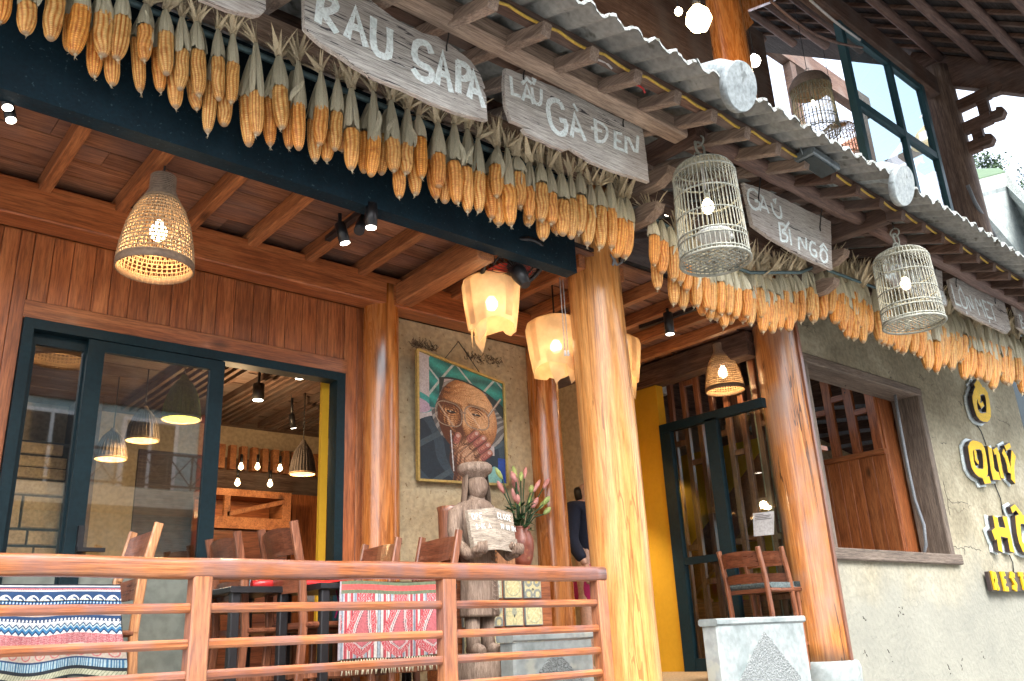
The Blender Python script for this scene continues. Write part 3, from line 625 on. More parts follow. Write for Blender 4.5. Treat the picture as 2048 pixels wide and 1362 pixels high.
q0, q1 = at(1115, 1190, WY), at(1074, 720, WY); pillar('rear_pillar', 'glossy red brown pillar right of the painting wall', (4.47, WY - .06, FL), (4.45, WY - .06, 3.72), .128, .122, 'pillar_red')
# ---------------------------------------------------------------- ochre wall, tiles
pw = tag(MB().box((3.13, WY + .0, FL), (4.42, WY + .12, 3.704)).build('plaster_wall', mt['mudY']), 'ochre plaster wall behind the portrait', 'wall')
# tile counter
cy = 4.52
zc = at(1045, 1131, cy).z
tc_ = thing('tiled_counter', 'counter front of patterned yellow tiles behind the railing', 'counter', (3.9, cy, FL))
cx0, cx1 = at(905, 1250, cy).x, at(1107, 1250, cy).x
MB().box((cx0, cy + .012, FL), (cx1, WY - .002, zc - .031)).build('counter_body', mt['plankX'], tc_)
MB().cbox((cx0 - .02, cy - .02, zc - .03), (cx1 + .03, WY - .002, zc), .005).build('counter_top', mt['plankX'], tc_)
def printed_quad(name, P00, P10, P01, P11, nx, ny, fn, mat, parent=None, thick=.0, off=None):
    """grid whose points take their print colour from fn(u,v)->(r,g,b); P00 bottom-left, P10 bottom-right, P01 top-left"""
    u, v = np.meshgrid(np.linspace(0, 1, nx), np.linspace(0, 1, ny)); u = u.ravel(); v = v.ravel()
    P = [np.array(p, float) for p in (P00, P10, P01, P11)]
    pts = ((1 - u) * (1 - v))[:, None] * P[0] + (u * (1 - v))[:, None] * P[1] + ((1 - u) * v)[:, None] * P[2] + (u * v)[:, None] * P[3]
    if off is not None: pts = pts + off(u, v)
    o = pts.mean(0); idx = np.arange(nx * ny).reshape(ny, nx)
    faces = np.stack([idx[:-1, :-1], idx[:-1, 1:], idx[1:, 1:], idx[1:, :-1]], -1).reshape(-1, 4)
    me = bpy.data.meshes.new(name); me.from_pydata((pts - o).tolist(), [], faces.tolist()); me.materials.append(mat)
    col = np.ones((nx * ny, 4)); col[:, :3] = fn(u, v)
    a = me.color_attributes.new('Col', 'FLOAT_COLOR', 'POINT'); a.data.foreach_set('color', col.ravel().astype(np.float32))
    me.polygons.foreach_set('use_smooth', [True] * len(me.polygons)); me.update()
    ob = bpy.data.objects.new(name, me); C.objects.link(ob)
    if parent is not None: ob.parent = parent; ob.location = Vector(o) - wpos(parent)
    else: ob.location = Vector(o)
    return ob
def lerp3(a, b, t): t = t[:, None]; return np.array(a) * (1 - t) + np.array(b) * t
def tile_fn(kind):
    def f(u, v):
        x = u * 2 - 1; y = v * 2 - 1; r = np.hypot(x, y); th = np.arctan2(y, x)
        c = np.tile(np.array((.62, .55, .3)), (len(u), 1))
        if kind == 0:
            m = (np.abs(np.hypot(np.abs(x) - .5, y - .4) - .33) < .13) | (np.abs(np.hypot(np.abs(x) - .55, y + .75) - .4) < .13); c[m] = (.25, .27, .25); m = np.hypot(np.abs(x) - .5, y - .4) < .15; c[m] = (.68, .5, .12); c[np.hypot(x, y + .25) < .13] = (.06, .06, .05)
        elif kind == 1:
            m = np.abs(np.cos(4 * th) * .5 + .5 - r) < .12; c[m] = (.42, .42, .25); c[(np.abs(x * .8) + np.abs(y - .15) * .6) < .3] = (.33, .34, .26); c[np.hypot(x, y + .2) < .12] = (.05, .05, .04)
        elif kind == 2:
            m = np.abs(r - .85) < .05; c[m] = (.35, .36, .25); m = (np.abs(np.sin(4 * th)) < .3) & (r < .8); c[m] = (.72, .68, .42)
        else:
            c[:] = (.6, .63, .55); m = (np.cos(6 * th) * .3 + .55 > r) & (np.cos(6 * th + 3.14) * .3 + .3 < r); c[m] = (.38, .42, .42); m = (np.abs(np.abs(x) - .9) < .08) | (np.abs(np.abs(y) - .9) < .08); c[m] = (.6, .55, .3)
        return c
    return f
tw = .152; gap = .022
x = at(1052, 1180, cy).x - 3 * (tw + gap) - .02; kk = 0
for i in range(5):
    zt = zc - .06
    for j in range(5):
        xx = x + i * (tw + gap)
        if xx + tw > cx1: continue
        MB().box((xx, cy - .006, zt - tw), (xx + tw, cy + .011, zt)).build('tile', mt['marble'], tc_)
        printed_quad('tile_print', (xx + .004, cy - .0075, zt - tw + .004), (xx + tw - .004, cy - .0075, zt - tw + .004), (xx + .004, cy - .0075, zt - .004), (xx + tw - .004, cy - .0075, zt - .004), 26, 26, tile_fn([0, 1, 2, 3][(i + j * 2 + 1) % 4] if j else [2, 3, 2, 0, 1][i]), mt['tile'], tc_)
        zt -= tw + gap
# ---------------------------------------------------------------- entrance: yellow walls, glazing, lattice
MB().box((4.5, 6.2, FL), (8.4, 6.32, 3.38)).build('yellow_back_wall', mt['yellow'], kind='structure')
up = thing('board_wall', 'dark red board wall above the yellow entrance walls', 'wall', (5.5, 6.2, 3.38))
planks(up, 4.5, 7.3, 6.19, 3.381, 4.0, .14)
MB().box((6.14, 4.99, FL), (6.24, 6.19, 3.72)).build('yellow_side_wall', mt['yellow'], kind='structure')
MB().box((5.301, 4.95, FL), (5.36, 8.0, 3.9)).build('entrance_left_wall', mt['yellow'], kind='structure')
gf = thing('entrance_glazing', 'black framed entrance glazing in front of the wooden lattice', 'glazing', (6.12, 4.4, FL))
X0 = 6.1
zt_, zm = 3.24, 2.06
ya, yb, yc, yd = 4.97, 4.44, 4.34, 3.86
b = MB().box((X0, ya - .12, FL), (X0 + .06, ya, zt_)).box((X0, yc - .0, FL), (X0 + .06, yb + .02, zt_ + .02)).box((X0, yd, zt_ + .001), (X0 + .06, ya, zt_ + .08))
b.box((X0 + .005, yb + .021, zm), (X0 + .055, ya - .121, zm + .06)).box((X0 + .005, yb + .021, FL), (X0 + .055, ya - .121, FL + .1))
b.build('frame', mt['blackm'], gf)
MB().box((X0 + .026, yb + .02, FL + .1), (X0 + .032, ya - .12, zt_)).build('pane', mt['glass_clear'], gf)
MB().box((X0 + .026, yd, FL + .02), (X0 + .032, yc, zt_)).build('pane', mt['glass_clear'], gf)
# lattice behind
la = thing('wooden_lattice', 'reddish upright lattice with offset rungs behind the entrance glass', 'lattice', (6.4, 4.5, FL))
yv = 3.62; k = 0
ys = []
while yv < 5.6: ys.append(yv); yv += .155
for k, yv in enumerate(ys):
    MB().cbox((6.36, yv - .026, FL), (6.40, yv + .026, 4.25), .003).build('upright', mt['chairZ'], la)
    if k < len(ys) - 1:
        for zz in [(1.55, 2.5, 3.35), (1.9, 2.95, 3.7), (2.2, 3.15, 3.95)][k % 3]:
            MB().box((6.362, yv + .0265, zz), (6.398, ys[k + 1] - .0265, zz + .05)).build('rung', mt['chairZ'], la)
# behind the lattice: yellow wall strip and stair stringer
MB().box((7.35, 4.35, FL), (7.45, 6.2, 3.3)).build('stair_side_wall', mt['yellow'], kind='structure')
st = thing('staircase', 'dark wooden staircase rising behind the lattice', 'stairs', (6.9, 4.4, FL))
MB().beam((6.7, 5.9, 1.5), (6.7, 3.95, 3.1), .06, .32, (0, 0, 1)).build('stringer', mt['chairX'], st)
for i in range(9):
    t = i / 9; MB().box((6.74, 5.7 - t * 1.9, 1.6 + t * 1.6), (7.3, 5.95 - t * 1.9, 1.64 + t * 1.6)).build('step', mt['plankX'], st)
planks(st, 6.68, 6.69, 4, FL, 1.3)
MB().box((6.45, 3.98, FL), (6.47, 5.7, 1.75)).build('skirting_panel', mt['plankY'], st)
# dark backing of stairwell
MB().box((6.45, 6.321, 3.3), (12, 6.4, 5)).build('stairwell_wall', mt['darkX'], kind='structure')
sp = thing('wall_speaker', 'small white loudspeaker on the dark red wall above the entrance glazing', 'speaker', at(1318, 768, 5.6))
c = at(1318, 768, 5.6)
MB().lathe([(.085, -.12), (.09, -.1), (.09, .1), (.085, .12)], 8, c, sx=1, sy=.8, smooth=False).build('cabinet', mt['white'], sp)
MB().box((c.x - .1, c.y, c.z + .13), (c.x + .1, c.y + .5, c.z + .16)).build('bracket', mt['lampblack'], sp)
# notice on the glass (its square code is left out)
a = at(1506, 1024, 4.0)
nx = X0 - .004
pa, pb, pc2, pd = [atx(px, py, nx) for px, py in ((1508, 1073), (1548, 1069), (1506, 1027), (1548, 1022))]
nt_ = thing('paper_notice', 'white paper notice taped to the entrance glass', 'notice', pa)
MB().prism([pa, pb, pd, pc2], (-.002, 0, 0)).build('sheet', mt['paper'], nt_)
m = MB()
for i, (w0, w1) in enumerate(((.1, .5), (.1, .85), (.1, .8), (.1, .9))):
    t = .9 - i * .07
    L = lambda u, t=t: pa.lerp(pb, u).lerp(pc2.lerp(pd, u), t)
    m.prism([L(w0), L(w1), L(w1) + Vector((0, 0, .006)), L(w0) + Vector((0, 0, .006))], (-.0035, 0, 0))
m.build('print_lines', mt['ink'], nt_)
# white carved plinth walls
def plinth(pxl, pxr, pyt, Y, label, dpx):
    a = at(pxl, pyt, Y); b = at(pxr, pyt, Y)
    t = thing('stone_plinth', label, 'plinth', ((a.x + b.x) / 2, Y, .0))
    MB().cbox((a.x, Y, .004), (b.x, Y + .13, a.z - .046), .012).build('block', mt['marble'], t)
    MB().cbox((a.x - .012, Y - .012, a.z - .045), (b.x + .012, Y + .14, a.z), .01).build('coping', mt['marble'], t)
    cx_, hw = (a.x + b.x) / 2, (b.x - a.x) * .36; cz_ = a.z - .045 - .05 - hw * .85
    f = MB(); nn = 20
    pts = [(cx_ - hw, cz_), (cx_, cz_ - hw * .85), (cx_ + hw, cz_), (cx_, cz_ + hw * .85)]
    f.prism([(x_, Y + .002, z_) for x_, z_ in pts], (0, -.008, 0))
    # hammered grain: many small facets proud of the lozenge
    for i in range(26):
        for j in range(26):
            u_, v_ = (i + .5 + random.uniform(-.35, .35)) / 26, (j + .5 + random.uniform(-.35, .35)) / 26
            x_ = cx_ + (u_ - v_) * hw; z_ = cz_ + (u_ + v_ - 1) * hw * .85
            s_ = hw * .028
            f.add([(x_ - s_, Y - .006, z_ - s_), (x_ + s_, Y - .006, z_ - s_ * .5), (x_ + s_ * .6, Y - .006, z_ + s_), (x_ - s_, Y - .006, z_ + s_ * .7), (x_, Y - .012, z_)], [(0, 1, 4), (1, 2, 4), (2, 3, 4), (3, 0, 4)])
    f.build('carved_lozenge', mt['marble_rough'], t)
    return t
plinth(1432, 1606, 1237, 3.64, 'pale stone plinth with carved lozenge left of the weather streaked pillar', 60)
plinth(1026, 1184, 1268, 3.92, 'pale stone plinth with carved lozenge behind the railing', 60)
# ---------------------------------------------------------------- right: mud wall with window
MW = 3.86
a, b = at(1602, 705, MW), at(1912, 1130, MW)
wx0, wx1, wz0, wz1 = 6.80, b.x, b.z, at(1700, 735, MW).z
xend = at(2033, 800, MW).x
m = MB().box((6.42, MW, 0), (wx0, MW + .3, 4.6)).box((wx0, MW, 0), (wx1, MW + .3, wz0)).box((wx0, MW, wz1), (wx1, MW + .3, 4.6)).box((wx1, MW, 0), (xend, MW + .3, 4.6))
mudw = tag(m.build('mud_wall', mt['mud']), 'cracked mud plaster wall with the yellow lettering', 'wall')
m = MB(); rs = random.Random(9)
for p_ in ([(1896, 998), (1906, 1006), (1918, 1004), (1936, 1008)], [(1908, 1092), (1920, 1098), (1932, 1092), (1944, 1094), (1962, 1102)], [(1928, 1095), (1930, 1110)], [(1882, 886), (1893, 886)], [(1996, 840), (2010, 844), (2020, 852)], [(1860, 940), (1866, 980), (1874, 1010)], [(1915, 800), (1925, 812)], [(1885, 960), (1893, 990), (1900, 1030)]):
    q = [at(x_, y_, MW - .0015) for x_, y_ in p_]; r_ = []
    for a_, b_ in zip(q, q[1:]):
        for k in range(4): r_.append(a_.lerp(b_, k / 4) + Vector((rs.uniform(-.012, .012), 0, rs.uniform(-.012, .012))))
    m.tube(r_ + [q[-1]], [.0016 + .002 * math.sin(i * 1.7) ** 2 for i in range(len(r_) + 1)], 4)
for p_ in ((1805, 1222), (1797, 1220), (1730, 1300), (1780, 1315), (1731, 1240), (1966, 1310), (1900, 1340), (1925, 1330), (1690, 780), (1780, 750)):
    c_ = at(*p_, MW - .001)
    for k in range(3): q = c_ + Vector((rs.uniform(-.03, .03), 0, rs.uniform(-.04, .04))); m.tube([q, q + Vector((rs.uniform(-.02, .02), 0, rs.uniform(-.03, .03)))], .004, 4)
tag(m.build('cracks', mt['joint'], mudw), kind='stuff')
wf = thing('timber_window', 'large window opening framed in grey timber in the mud wall', 'window', ((wx0 + wx1) / 2, MW, wz0))
F = .09
MB().cbox((wx0, MW - .02, wz1 - F), (wx1, MW + .28, wz1), .01).build('head', mt['frame'], wf)
MB().cbox((wx0, MW - .018, wz0 + .1), (wx0 + .1, MW + .28, wz1 - F - .001), .01).build('jamb', mt['frameZ'], wf)
MB().cbox((wx1 - .1, MW - .018, wz0 + .1), (wx1, MW + .28, wz1 - F - .001), .01).build('jamb', mt['frameZ'], wf)
MB().cbox((wx0 - .05, MW - .05, wz0), (wx1 + .07, MW + .28, wz0 + .099), .01).build('sill', mt['frame'], wf)
# boards and lattice inside the window
XW = 8.75
iw = thing('stairwell_boarding', 'reddish boarding topped by a lattice inside the timber window', 'boarding', (XW, 4.5, FL))
zl = atx(1720, 908, XW).z
y = MW + .31
while y < 6.1:
    w = random.uniform(.11, .16); MB().cbox((XW, y, 1.9), (XW + .03, y + w - .002, zl - .05), .003).build('plank', mt['plankZ'], iw); y += w
MB().cbox((XW - .03, MW + .31, zl - .049), (XW + .05, 6.1, zl + .01), .005).build('top_rail', mt['plankY'], iw)
yv = MW + .33; k = 0
while yv < 6.1:
    MB().cbox((XW, yv, zl + .01), (XW + .05, yv + .1, 4.3), .004).build('upright', mt['plankZ'], iw)
    zz = [zl + .42, zl + .62, zl + .5][k % 3]
    MB().box((XW + .002, yv + .1005, zz), (XW + .048, yv + .2395, zz + .06)).build('rung', mt['plankY'], iw)
    yv += .24; k += 1
MB().box((9.9, MW + .31, 1.9), (10, 6.2, 4.6)).build('stairwell_end_wall', mt['darkY'], kind='structure')
tag(MB().cbox((XW + .06, MW + .31, 1.2), (9.35, MW + .45, 4.2), .01).build('inner_post', mt['plankZ']), 'broad dark board standing at the right side inside the timber window', 'post')
# stairwell clutter behind the lattice
sr = thing('stair_railing', 'pale stair railing in the dark behind the lattice window', 'railing', (9.3, 5.2, 2.6))
for i in range(4): MB().beam((9.2, 4.3, 3.4 + i * .13), (9.2, 6.1, 3.5 + i * .2), .04, .04).build('bar', mt['conduit'], sr)
MB().beam((9.25, 4.6, 3.0), (9.25, 6.0, 4.0), .05, .3).build('stringer', mt['mudY'], sr)
pts = [atx(px, py, XW - .06) for px, py in ((1790, 790), (1800, 850), (1815, 930), (1830, 1000), (1848, 1050), (1852, 1090), (1846, 1118))]
tag(MB().tube(pts, .016, 8).build('conduit', mt['conduit']), 'grey cable conduit hanging inside the timber window', 'conduit')
# ---------------------------------------------------------------- railing
RYR = 3.6
rl = thing('railing', 'glossy reddish wooden railing with four horizontal bars', 'railing', (1.8, RYR, FL - .3))
xe_r = at(1203, 1140, RYR).x
zr0, zr1 = at(100, 1134, RYR).z, at(1150, 1147, RYR).z
zrm = (zr0 + zr1) / 2
m = MB(); prof = []
for k in range(20):
    t = 2 * math.pi * k / 20; cx, cz = math.cos(t), math.sin(t)
    prof.append((math.copysign(abs(cx) ** .55, cx) * .04, math.copysign(abs(cz) ** .6, cz) * .042))
K = 60; vs = []
for i in range(K + 1):
    x = -1.3 + (xe_r + 1.3) * i / K; dz = .0025 * math.sin(x * 3.1) + .0015 * math.sin(x * 9); 
    for (a_, b_) in prof: vs.append((x, RYR + a_, zr0 + (zr1 - zr0) * i / K + b_ * (1 + .03 * math.sin(x * 5)) + dz))
fs = [(i * 20 + j, i * 20 + (j + 1) % 20, (i + 1) * 20 + (j + 1) % 20, (i + 1) * 20 + j) for i in range(K) for j in range(20)]
fs += [tuple(range(19, -1, -1)), tuple(K * 20 + j for j in range(20))]
m.add(vs, fs, True); m.build('handrail', mt['rail'], rl)
px_posts = [at(395, 1250, RYR).x, at(894, 1250, RYR).x, xe_r - .035]
pz = FL - .35
for i, x in enumerate(px_posts):
    MB().cbox((x - .04, RYR - .036, pz), (x + .04, RYR + .04, zrm - .035), .007).build('post', mt['railZ'], rl)
edges = [-1.3] + px_posts
barpx = [[(100, 1223), (650, 1213), (1050, 1205)], [(100, 1305), (650, 1278), (1050, 1260)], [(362, 1360), (650, 1335), (1050, 1313)], [(362, 1420), (650, 1392), (1190, 1352)]]
for bi in range(4):
    for si in range(3):
        z = at(*barpx[bi][si], RYR).z
        xa = edges[si] + (.041 if si else 0); xb = edges[si + 1] - .041
        z = at(*barpx[bi][1], RYR).z
        m = MB(); q = [(-.02, -.008), (-.012, -.019), (.012, -.019), (.02, -.008), (.02, .008), (.012, .019), (-.012, .019), (-.02, .008)]
        vs = [(x_, RYR + a_, z + b_) for x_ in (xa, xb) for a_, b_ in q]
        m.add(vs, [(i, (i + 1) % 8, 8 + (i + 1) % 8, 8 + i) for i in range(8)] + [tuple(range(7, -1, -1)), tuple(range(8, 16))])
        m.build('bar', mt['rail'], rl)
# ---------------------------------------------------------------- eaves
zrf = lambda x: 4.385 + .033 * (min(x, 5.6) - 2.2)
SL = .34
pz1 = at(1079, 112, 2.79).z
ex = at(1372, 240, 2.79).x
tag(MB().beam((-1.5, 2.85, pz1 + .0), (ex, 2.85, pz1 + .035), .12, .12, c=.012).build('purlin', mt['greyX']), 'square pale grey timber carrying the hanging signs on the left', 'beam')
for xa, xb, lab in ((4.2, 6.3, 'round dark brown pole from the first bird cage to the second'), (6.4, 12.5, 'round dark brown pole running right beyond the second bird cage')):
    m = MB(); pts = [(xa + (xb - xa) * i / 14, 2.85 + .006 * math.sin(i * 1.3), 4.60 + .006 * math.sin(i * 2.1 + xa)) for i in range(15)]
    m.tube(pts, [.062 + .004 * math.sin(i * 1.7) for i in range(15)], 16); tag(m.build('purlin', mt['pole']), lab, 'pole')
# eave plate behind the signs
for xa, xb, lab in ((-1.5, 3.95, 'grey brown eave plate behind the first signs'), (4.32, 6.17, 'dark eave plate between the two front pillars'), (6.55, 12.5, 'dark eave plate above the mud wall')):
    tag(MB().beam((xa, 3.60, 4.60), (xb, 3.60, 4.60), .12, .13, c=.012).build('eave_plate', mt['darkX'] if xa > 4 else mt['greyX']), lab, 'beam')
for X, y0_, lab in ((4.13, 2.79, 'first'), (6.35, 2.66, 'second')):
    col_ = ' front pillar bracket' 
    b = thing('bracket', 'dark carved cantilever bracket on the ' + ('big honey coloured pillar' if X < 5 else 'weather streaked pillar'), 'bracket', (X, 3.6, 4.2))
    MB().beam((X, 3.62, 4.59), (X, y0_ - .02, 4.565), .10, .13, c=.01).build('arm', mt['darkY'], b)
    m = MB(); zz = 4.36
    for (ye, zz) in ((3.02, 4.38), (3.15, 4.17)):
        m.prism([(X - .045, 3.62, zz - .05), (X - .045, ye + .12, zz - .06), (X - .045, ye + .02, zz - .02), (X - .045, ye, zz + .03), (X - .045, ye + .1, zz + .055), (X - .045, 3.62, zz + .05)], (.09, 0, 0))
    m.build('carved_end', mt['greyY'], b)
    MB().box((X - .035, 3.2, 4.42), (X + .035, 3.26, 4.53)).build('strut', mt['greyY'], b)
er = struct_empty('eave_roof', (4, 3.4, 4.6))
x = 2.2 - .345 * 9
while x < 12:
    z0 = zrf(x) + .005
    MB().beam((x, 2.52, z0), (x, 5.2, z0 + SL * 2.68), .062, .075, c=.006).build('rafter', mt['greyY' if x < 5 else 'darkY'], er)
    x += .345
m = MB(); xs = [-1.5 + i * .5 for i in range(28)]
for yb_, nm in ((2.6, 'fascia_batten'), (3.1, 'batten'), (3.75, 'batten'), (4.4, 'batten')):
    for xa in np.arange(-1.5, 12.4, 2.4):
        xb = min(xa + 2.39, 12.5)
        MB().beam((xa, yb_, zrf(xa) + .073 + (yb_ - 2.52) * SL), (xb, yb_, zrf(xb) + .073 + (yb_ - 2.52) * SL), .07, .055, c=.005).build(nm, mt['darkX'], er)
# corrugated sheets
PIT = .166
def sheet_z(x, y): return zrf(x) + .128 + (y - 2.52) * SL + .024 * math.cos(2 * math.pi * x / PIT)
xa = -1.49; si = 0
while xa < 12.4:
    nw = 6; xb = xa + PIT * nw; m = MB(); nx_ = nw * 10 + 1; vs = []; off = .004 * (si % 2); ye = 2.30 + random.uniform(-.012, .012)
    rows = [ye, 2.65, 3.4, 5.2]
    jag = [random.uniform(0, .012) for _ in range(nx_)]
    for th in (0, .009):
        for r_i, yy in enumerate(rows):
            for i in range(nx_):
                xx = xa + (xb - xa + .02) * i / (nx_ - 1); vs.append((xx, yy + (jag[i] if r_i == 0 else 0), sheet_z(xx, yy) + th + off))
    nr = len(rows); fs = []
    for t in range(2):
        for r_i in range(nr - 1):
            for i in range(nx_ - 1):
                a = t * nr * nx_ + r_i * nx_ + i; q = (a, a + 1, a + nx_ + 1, a + nx_); fs.append(q if t else q[::-1])
    m.add(vs, fs, True)
    so = m.build('roof_sheet', mt['concrete'], er)
    e = MB(); vs = []
    for i in range(nx_):
        xx = xa + (xb - xa + .02) * i / (nx_ - 1); zz = sheet_z(xx, ye) + off; yj = ye - .003 + jag[i] - random.uniform(0, .006)
        lo = zz - random.uniform(.0, .006); hi = zz + .012 + random.uniform(0, .006)
        vs += [(xx, yj, lo), (xx, yj, hi), (xx, ye + .03, hi + .012)]
    fs = []
    for i in range(nx_ - 1):
        a = i * 3; fs += [(a, a + 3, a + 4, a + 1), (a + 1, a + 4, a + 5, a + 2)]
    e.add(vs, fs).build('broken_edge', mt['concrete_edge'], so)
    xa = xb; si += 1
# drain tile rolls lying on the sheets
for (px, py, lab) in ((1484, 172, 'pale cement ridge roll with round end cap above the first bird cage'), (1810, 371, 'pale cement ridge roll with round end cap above the second bird cage')):
    c = at(px, py, 2.25); t = thing('ridge_roll', lab, 'roof tile', c)
    d = Vector((0, 1, SL)).normalized(); R_ = .148
    o = Vector((0, 0, .13))
    MB().tube([c + o * .6 + d * .02, c + o + d * .14, c + o + d * .3, c + o * 1.1 + d * 2.4], [R_ * .5, R_ * .52, R_ * .5, R_ * .5], 26).build('roll', mt['disc'], t)
    MB().tube([c, c + d * .012, c + d * .05, c + d * .055], [R_ * .97, R_, R_ * .98, R_ * .5], 40).build('end_cap', mt['disc'], t)
# cable along battens
m = MB(); pts = []
x = .6
while x < 11.5:
    for k in range(6):
        u = k / 6; xx = x + .345 * u; pts.append((xx, 2.555, zrf(xx) + .075 - .022 * math.sin(math.pi * u) + .004 * math.sin(xx * 13)))
    x += .345
tag(m.tube(pts, .0085, 6).build('cable', mt['cable']), 'yellow cable sagging along the eave rafters', 'cable')
for p_, mm, lab in (([(1175, 118), (1195, 119), (1212, 125), (1224, 137)], 'cable_white', 'short pale wire under the eave left of the first cage'), ([(1253, 162), (1262, 169), (1278, 171), (1287, 178), (1290, 186)], 'redpl', 'short red wire under the eave above the second sign')):
    tag(MB().tube([at(a_, b_, 2.6) for a_, b_ in p_], .006, 6).build('wire', mt[mm]), lab, 'wire')
def flood(px, py, Y, lab, s=1.0, rot=0):
    c = at(px, py, Y); t = thing('flood_light', lab, 'floodlight', c)
    w, h = .11 * s, .08 * s
    MB().beam(c + Vector((-w, 0, .01)), c + Vector((w, 0, -.01)), .1 * s, .035 * s, c=.008).build('housing', mt['alu'], t)
    MB().beam(c + Vector((-w * .85, -.0, -.012 * s)), c + Vector((w * .85, 0, -.03 * s)), .075 * s, .012).build('lens', mt['dark_glass'], t)
    m = MB()
    for k in range(6): m.box((c.x - w * .8 + k * w * .3, c.y - .03 * s, c.z + .016), (c.x - w * .8 + k * w * .3 + .006, c.y + .03 * s, c.z + .05 * s))
    m.tube([c + Vector((-w - .01, 0, 0)), c + Vector((-w - .01, .02, .09 * s)), c + Vector((w + .01, .02, .09 * s)), c + Vector((w + .01, 0, 0))], .006, 6)
    m.build('cooling_fins', mt['alu'], t)
flood(943, 82, 3.2, 'slim floodlight under the eave above the RAU SAPA sign', 1.2)
flood(1155, 185, 3.2, 'slim floodlight under the eave behind the GÀ ĐEN sign', 1.2)
flood(1634, 325, 2.5, 'grey floodlight fixed to the eave right of the first bird cage', 1.5)
flood(1917, 552, 3.2, 'small floodlight under the far eave behind the last signs', 1.0)
# ---------------------------------------------------------------- hanging corn
def cob_mesh(seed, rows=14, kern=26):
    rs = np.random.RandomState(seed); nu, nv = rows * 4, kern * 3
    L, R_ = 1.0, .155
    v = np.linspace(0, 1, nv + 1); u = np.arange(nu) / nu
    U, V = np.meshgrid(u, v)
    prof = R_ * np.clip(np.minimum(1, .80 + V * 3.0), 0, 1) * np.sqrt(np.clip(1 - np.clip((V - .45) / .56, 0, 1) ** 2.2, 0.0, 1)) + .012
    wob = .012 * np.sin(V * 9 + seed) * (seed % 3) + .02 * np.sin(V * 5 + U * 6.28 + seed) * ((seed + 1) % 2)
    ku = np.abs(np.sin(math.pi * rows * (U + wob))); kv = np.abs(np.sin(math.pi * kern * V + (np.floor(rows * (U + wob)) % 2) * 1.2))
    bump = (ku ** .6) * (kv ** .5)
    miss = rs.rand(kern + 1, rows + 1) < .015
    r = prof * (1 + .2 * (bump - .6)) * (1 + .03 * np.sin(U * 6.28 * 2 + seed))
    th = 2 * math.pi * U
    X = r * np.cos(th); Y = r * np.sin(th); Z = -V * L
    X = X + .03 * math.sin(seed) * V ** 2; Y = Y + .03 * math.cos(seed) * V ** 2
    pts = np.stack([X, Y, Z], -1).reshape(-1, 3); idx = np.arange((nv + 1) * nu).reshape(nv + 1, nu)
    f = np.stack([idx[:-1], np.roll(idx[:-1], -1, 1), np.roll(idx[1:], -1, 1), idx[1:]], -1).reshape(-1, 4)
    me = bpy.data.meshes.new('cob'); me.from_pydata(pts.tolist(), [], [tuple(q[::-1]) for q in f.tolist()] + [tuple(idx[0].tolist()), tuple(idx[-1][::-1].tolist())])
    gap = np.clip((ku ** .8) * (.45 + .55 * kv ** .6) * 1.15 - .1, 0, 1).ravel()[:, None]
    kn = rs.rand(kern + 2, rows + 2)[np.clip((kern * V).astype(int), 0, kern), np.clip((rows * U).astype(int), 0, rows)].ravel()[:, None]
    crown = np.array((.88, .55, .17)) * (.84 + .3 * kn); side = np.array((.5, .12, .005))
    col = side * (1 - gap) + crown * gap
    tip = np.clip((V.ravel()[:, None] - .93) / .05, 0, 1); col = col * (1 - tip) + np.array((.36, .24, .13)) * tip
    a = me.color_attributes.new('Col', 'FLOAT_COLOR', 'POINT'); c4 = np.ones((len(pts), 4)); c4[:, :3] = col; a.data.foreach_set('color', c4.ravel().astype(np.float32))
    me.polygons.foreach_set('use_smooth', [True] * len(me.polygons)); me.update(); return me
def corn_mat():
    m, nt, nd, lk, bs = newmat('maize kernels'); a = N(nt, 'ShaderNodeAttribute', attribute_name='Col')
    oi = N(nt, 'ShaderNodeObjectInfo'); r = ramp(nt, [(1.0, .82, .7), (1.02, 1.0, 1.0), (.95, 1.04, 1.25), (1.1, .9, .62)]); lk.new(oi.outputs['Random'], r.inputs[0])
    mp = coords(nt, (4, 4, 4)); n = N(nt, 'ShaderNodeTexNoise'); n.inputs['Scale'].default_value = 1.2; n.inputs['Detail'].default_value = 5; lk.new(mp.outputs[0], n.inputs['Vector'])
    r2 = ramp(nt, [(.72, .55, .42), (1, 1, 1), (1.08, 1.06, 1.1)], [.3, .45, .7]); lk.new(n.outputs['Fac'], r2.inputs[0])
    m1 = N(nt, 'ShaderNodeMix', data_type='RGBA', blend_type='MULTIPLY'); m1.inputs[0].default_value = 1; lk.new(a.outputs['Color'], m1.inputs[6]); lk.new(r.outputs[0], m1.inputs[7])
    m2 = N(nt, 'ShaderNodeMix', data_type='RGBA', blend_type='MULTIPLY'); m2.inputs[0].default_value = 1; lk.new(m1.outputs[2], m2.inputs[6]); lk.new(r2.outputs[0], m2.inputs[7])
    lk.new(m2.outputs[2], bs.inputs['Base Color']); bs.inputs['Roughness'].default_value = .42; bs.inputs['Subsurface Weight'].default_value = 0; m.node_tree.nodes.update() if False else None
    return m
mt['corn'] = corn_mat()
COBS = [cob_mesh(i, 10 + (i % 2) * 2, 22 + (i % 4) * 2) for i in range(7)]
for me in COBS: me.materials.append(mt['corn'])
SILK = []
for s_ in range(3):
    rs = random.Random(50 + s_); m = MB()
    m.lathe([(.05, .03), (.045, -.01), (.02, -.05), (.004, -.09 - .04 * s_)], 8, (0, 0, 0))
    for k in range(4): m.tube([(0, 0, -.03), (rs.uniform(-.03, .03), rs.uniform(-.03, .03), -.1), (rs.uniform(-.06, .06), rs.uniform(-.06, .06), -.17)], .005, 3, False)
    SILK.append(mesh_only(m, 'silk', mt['tuft']))
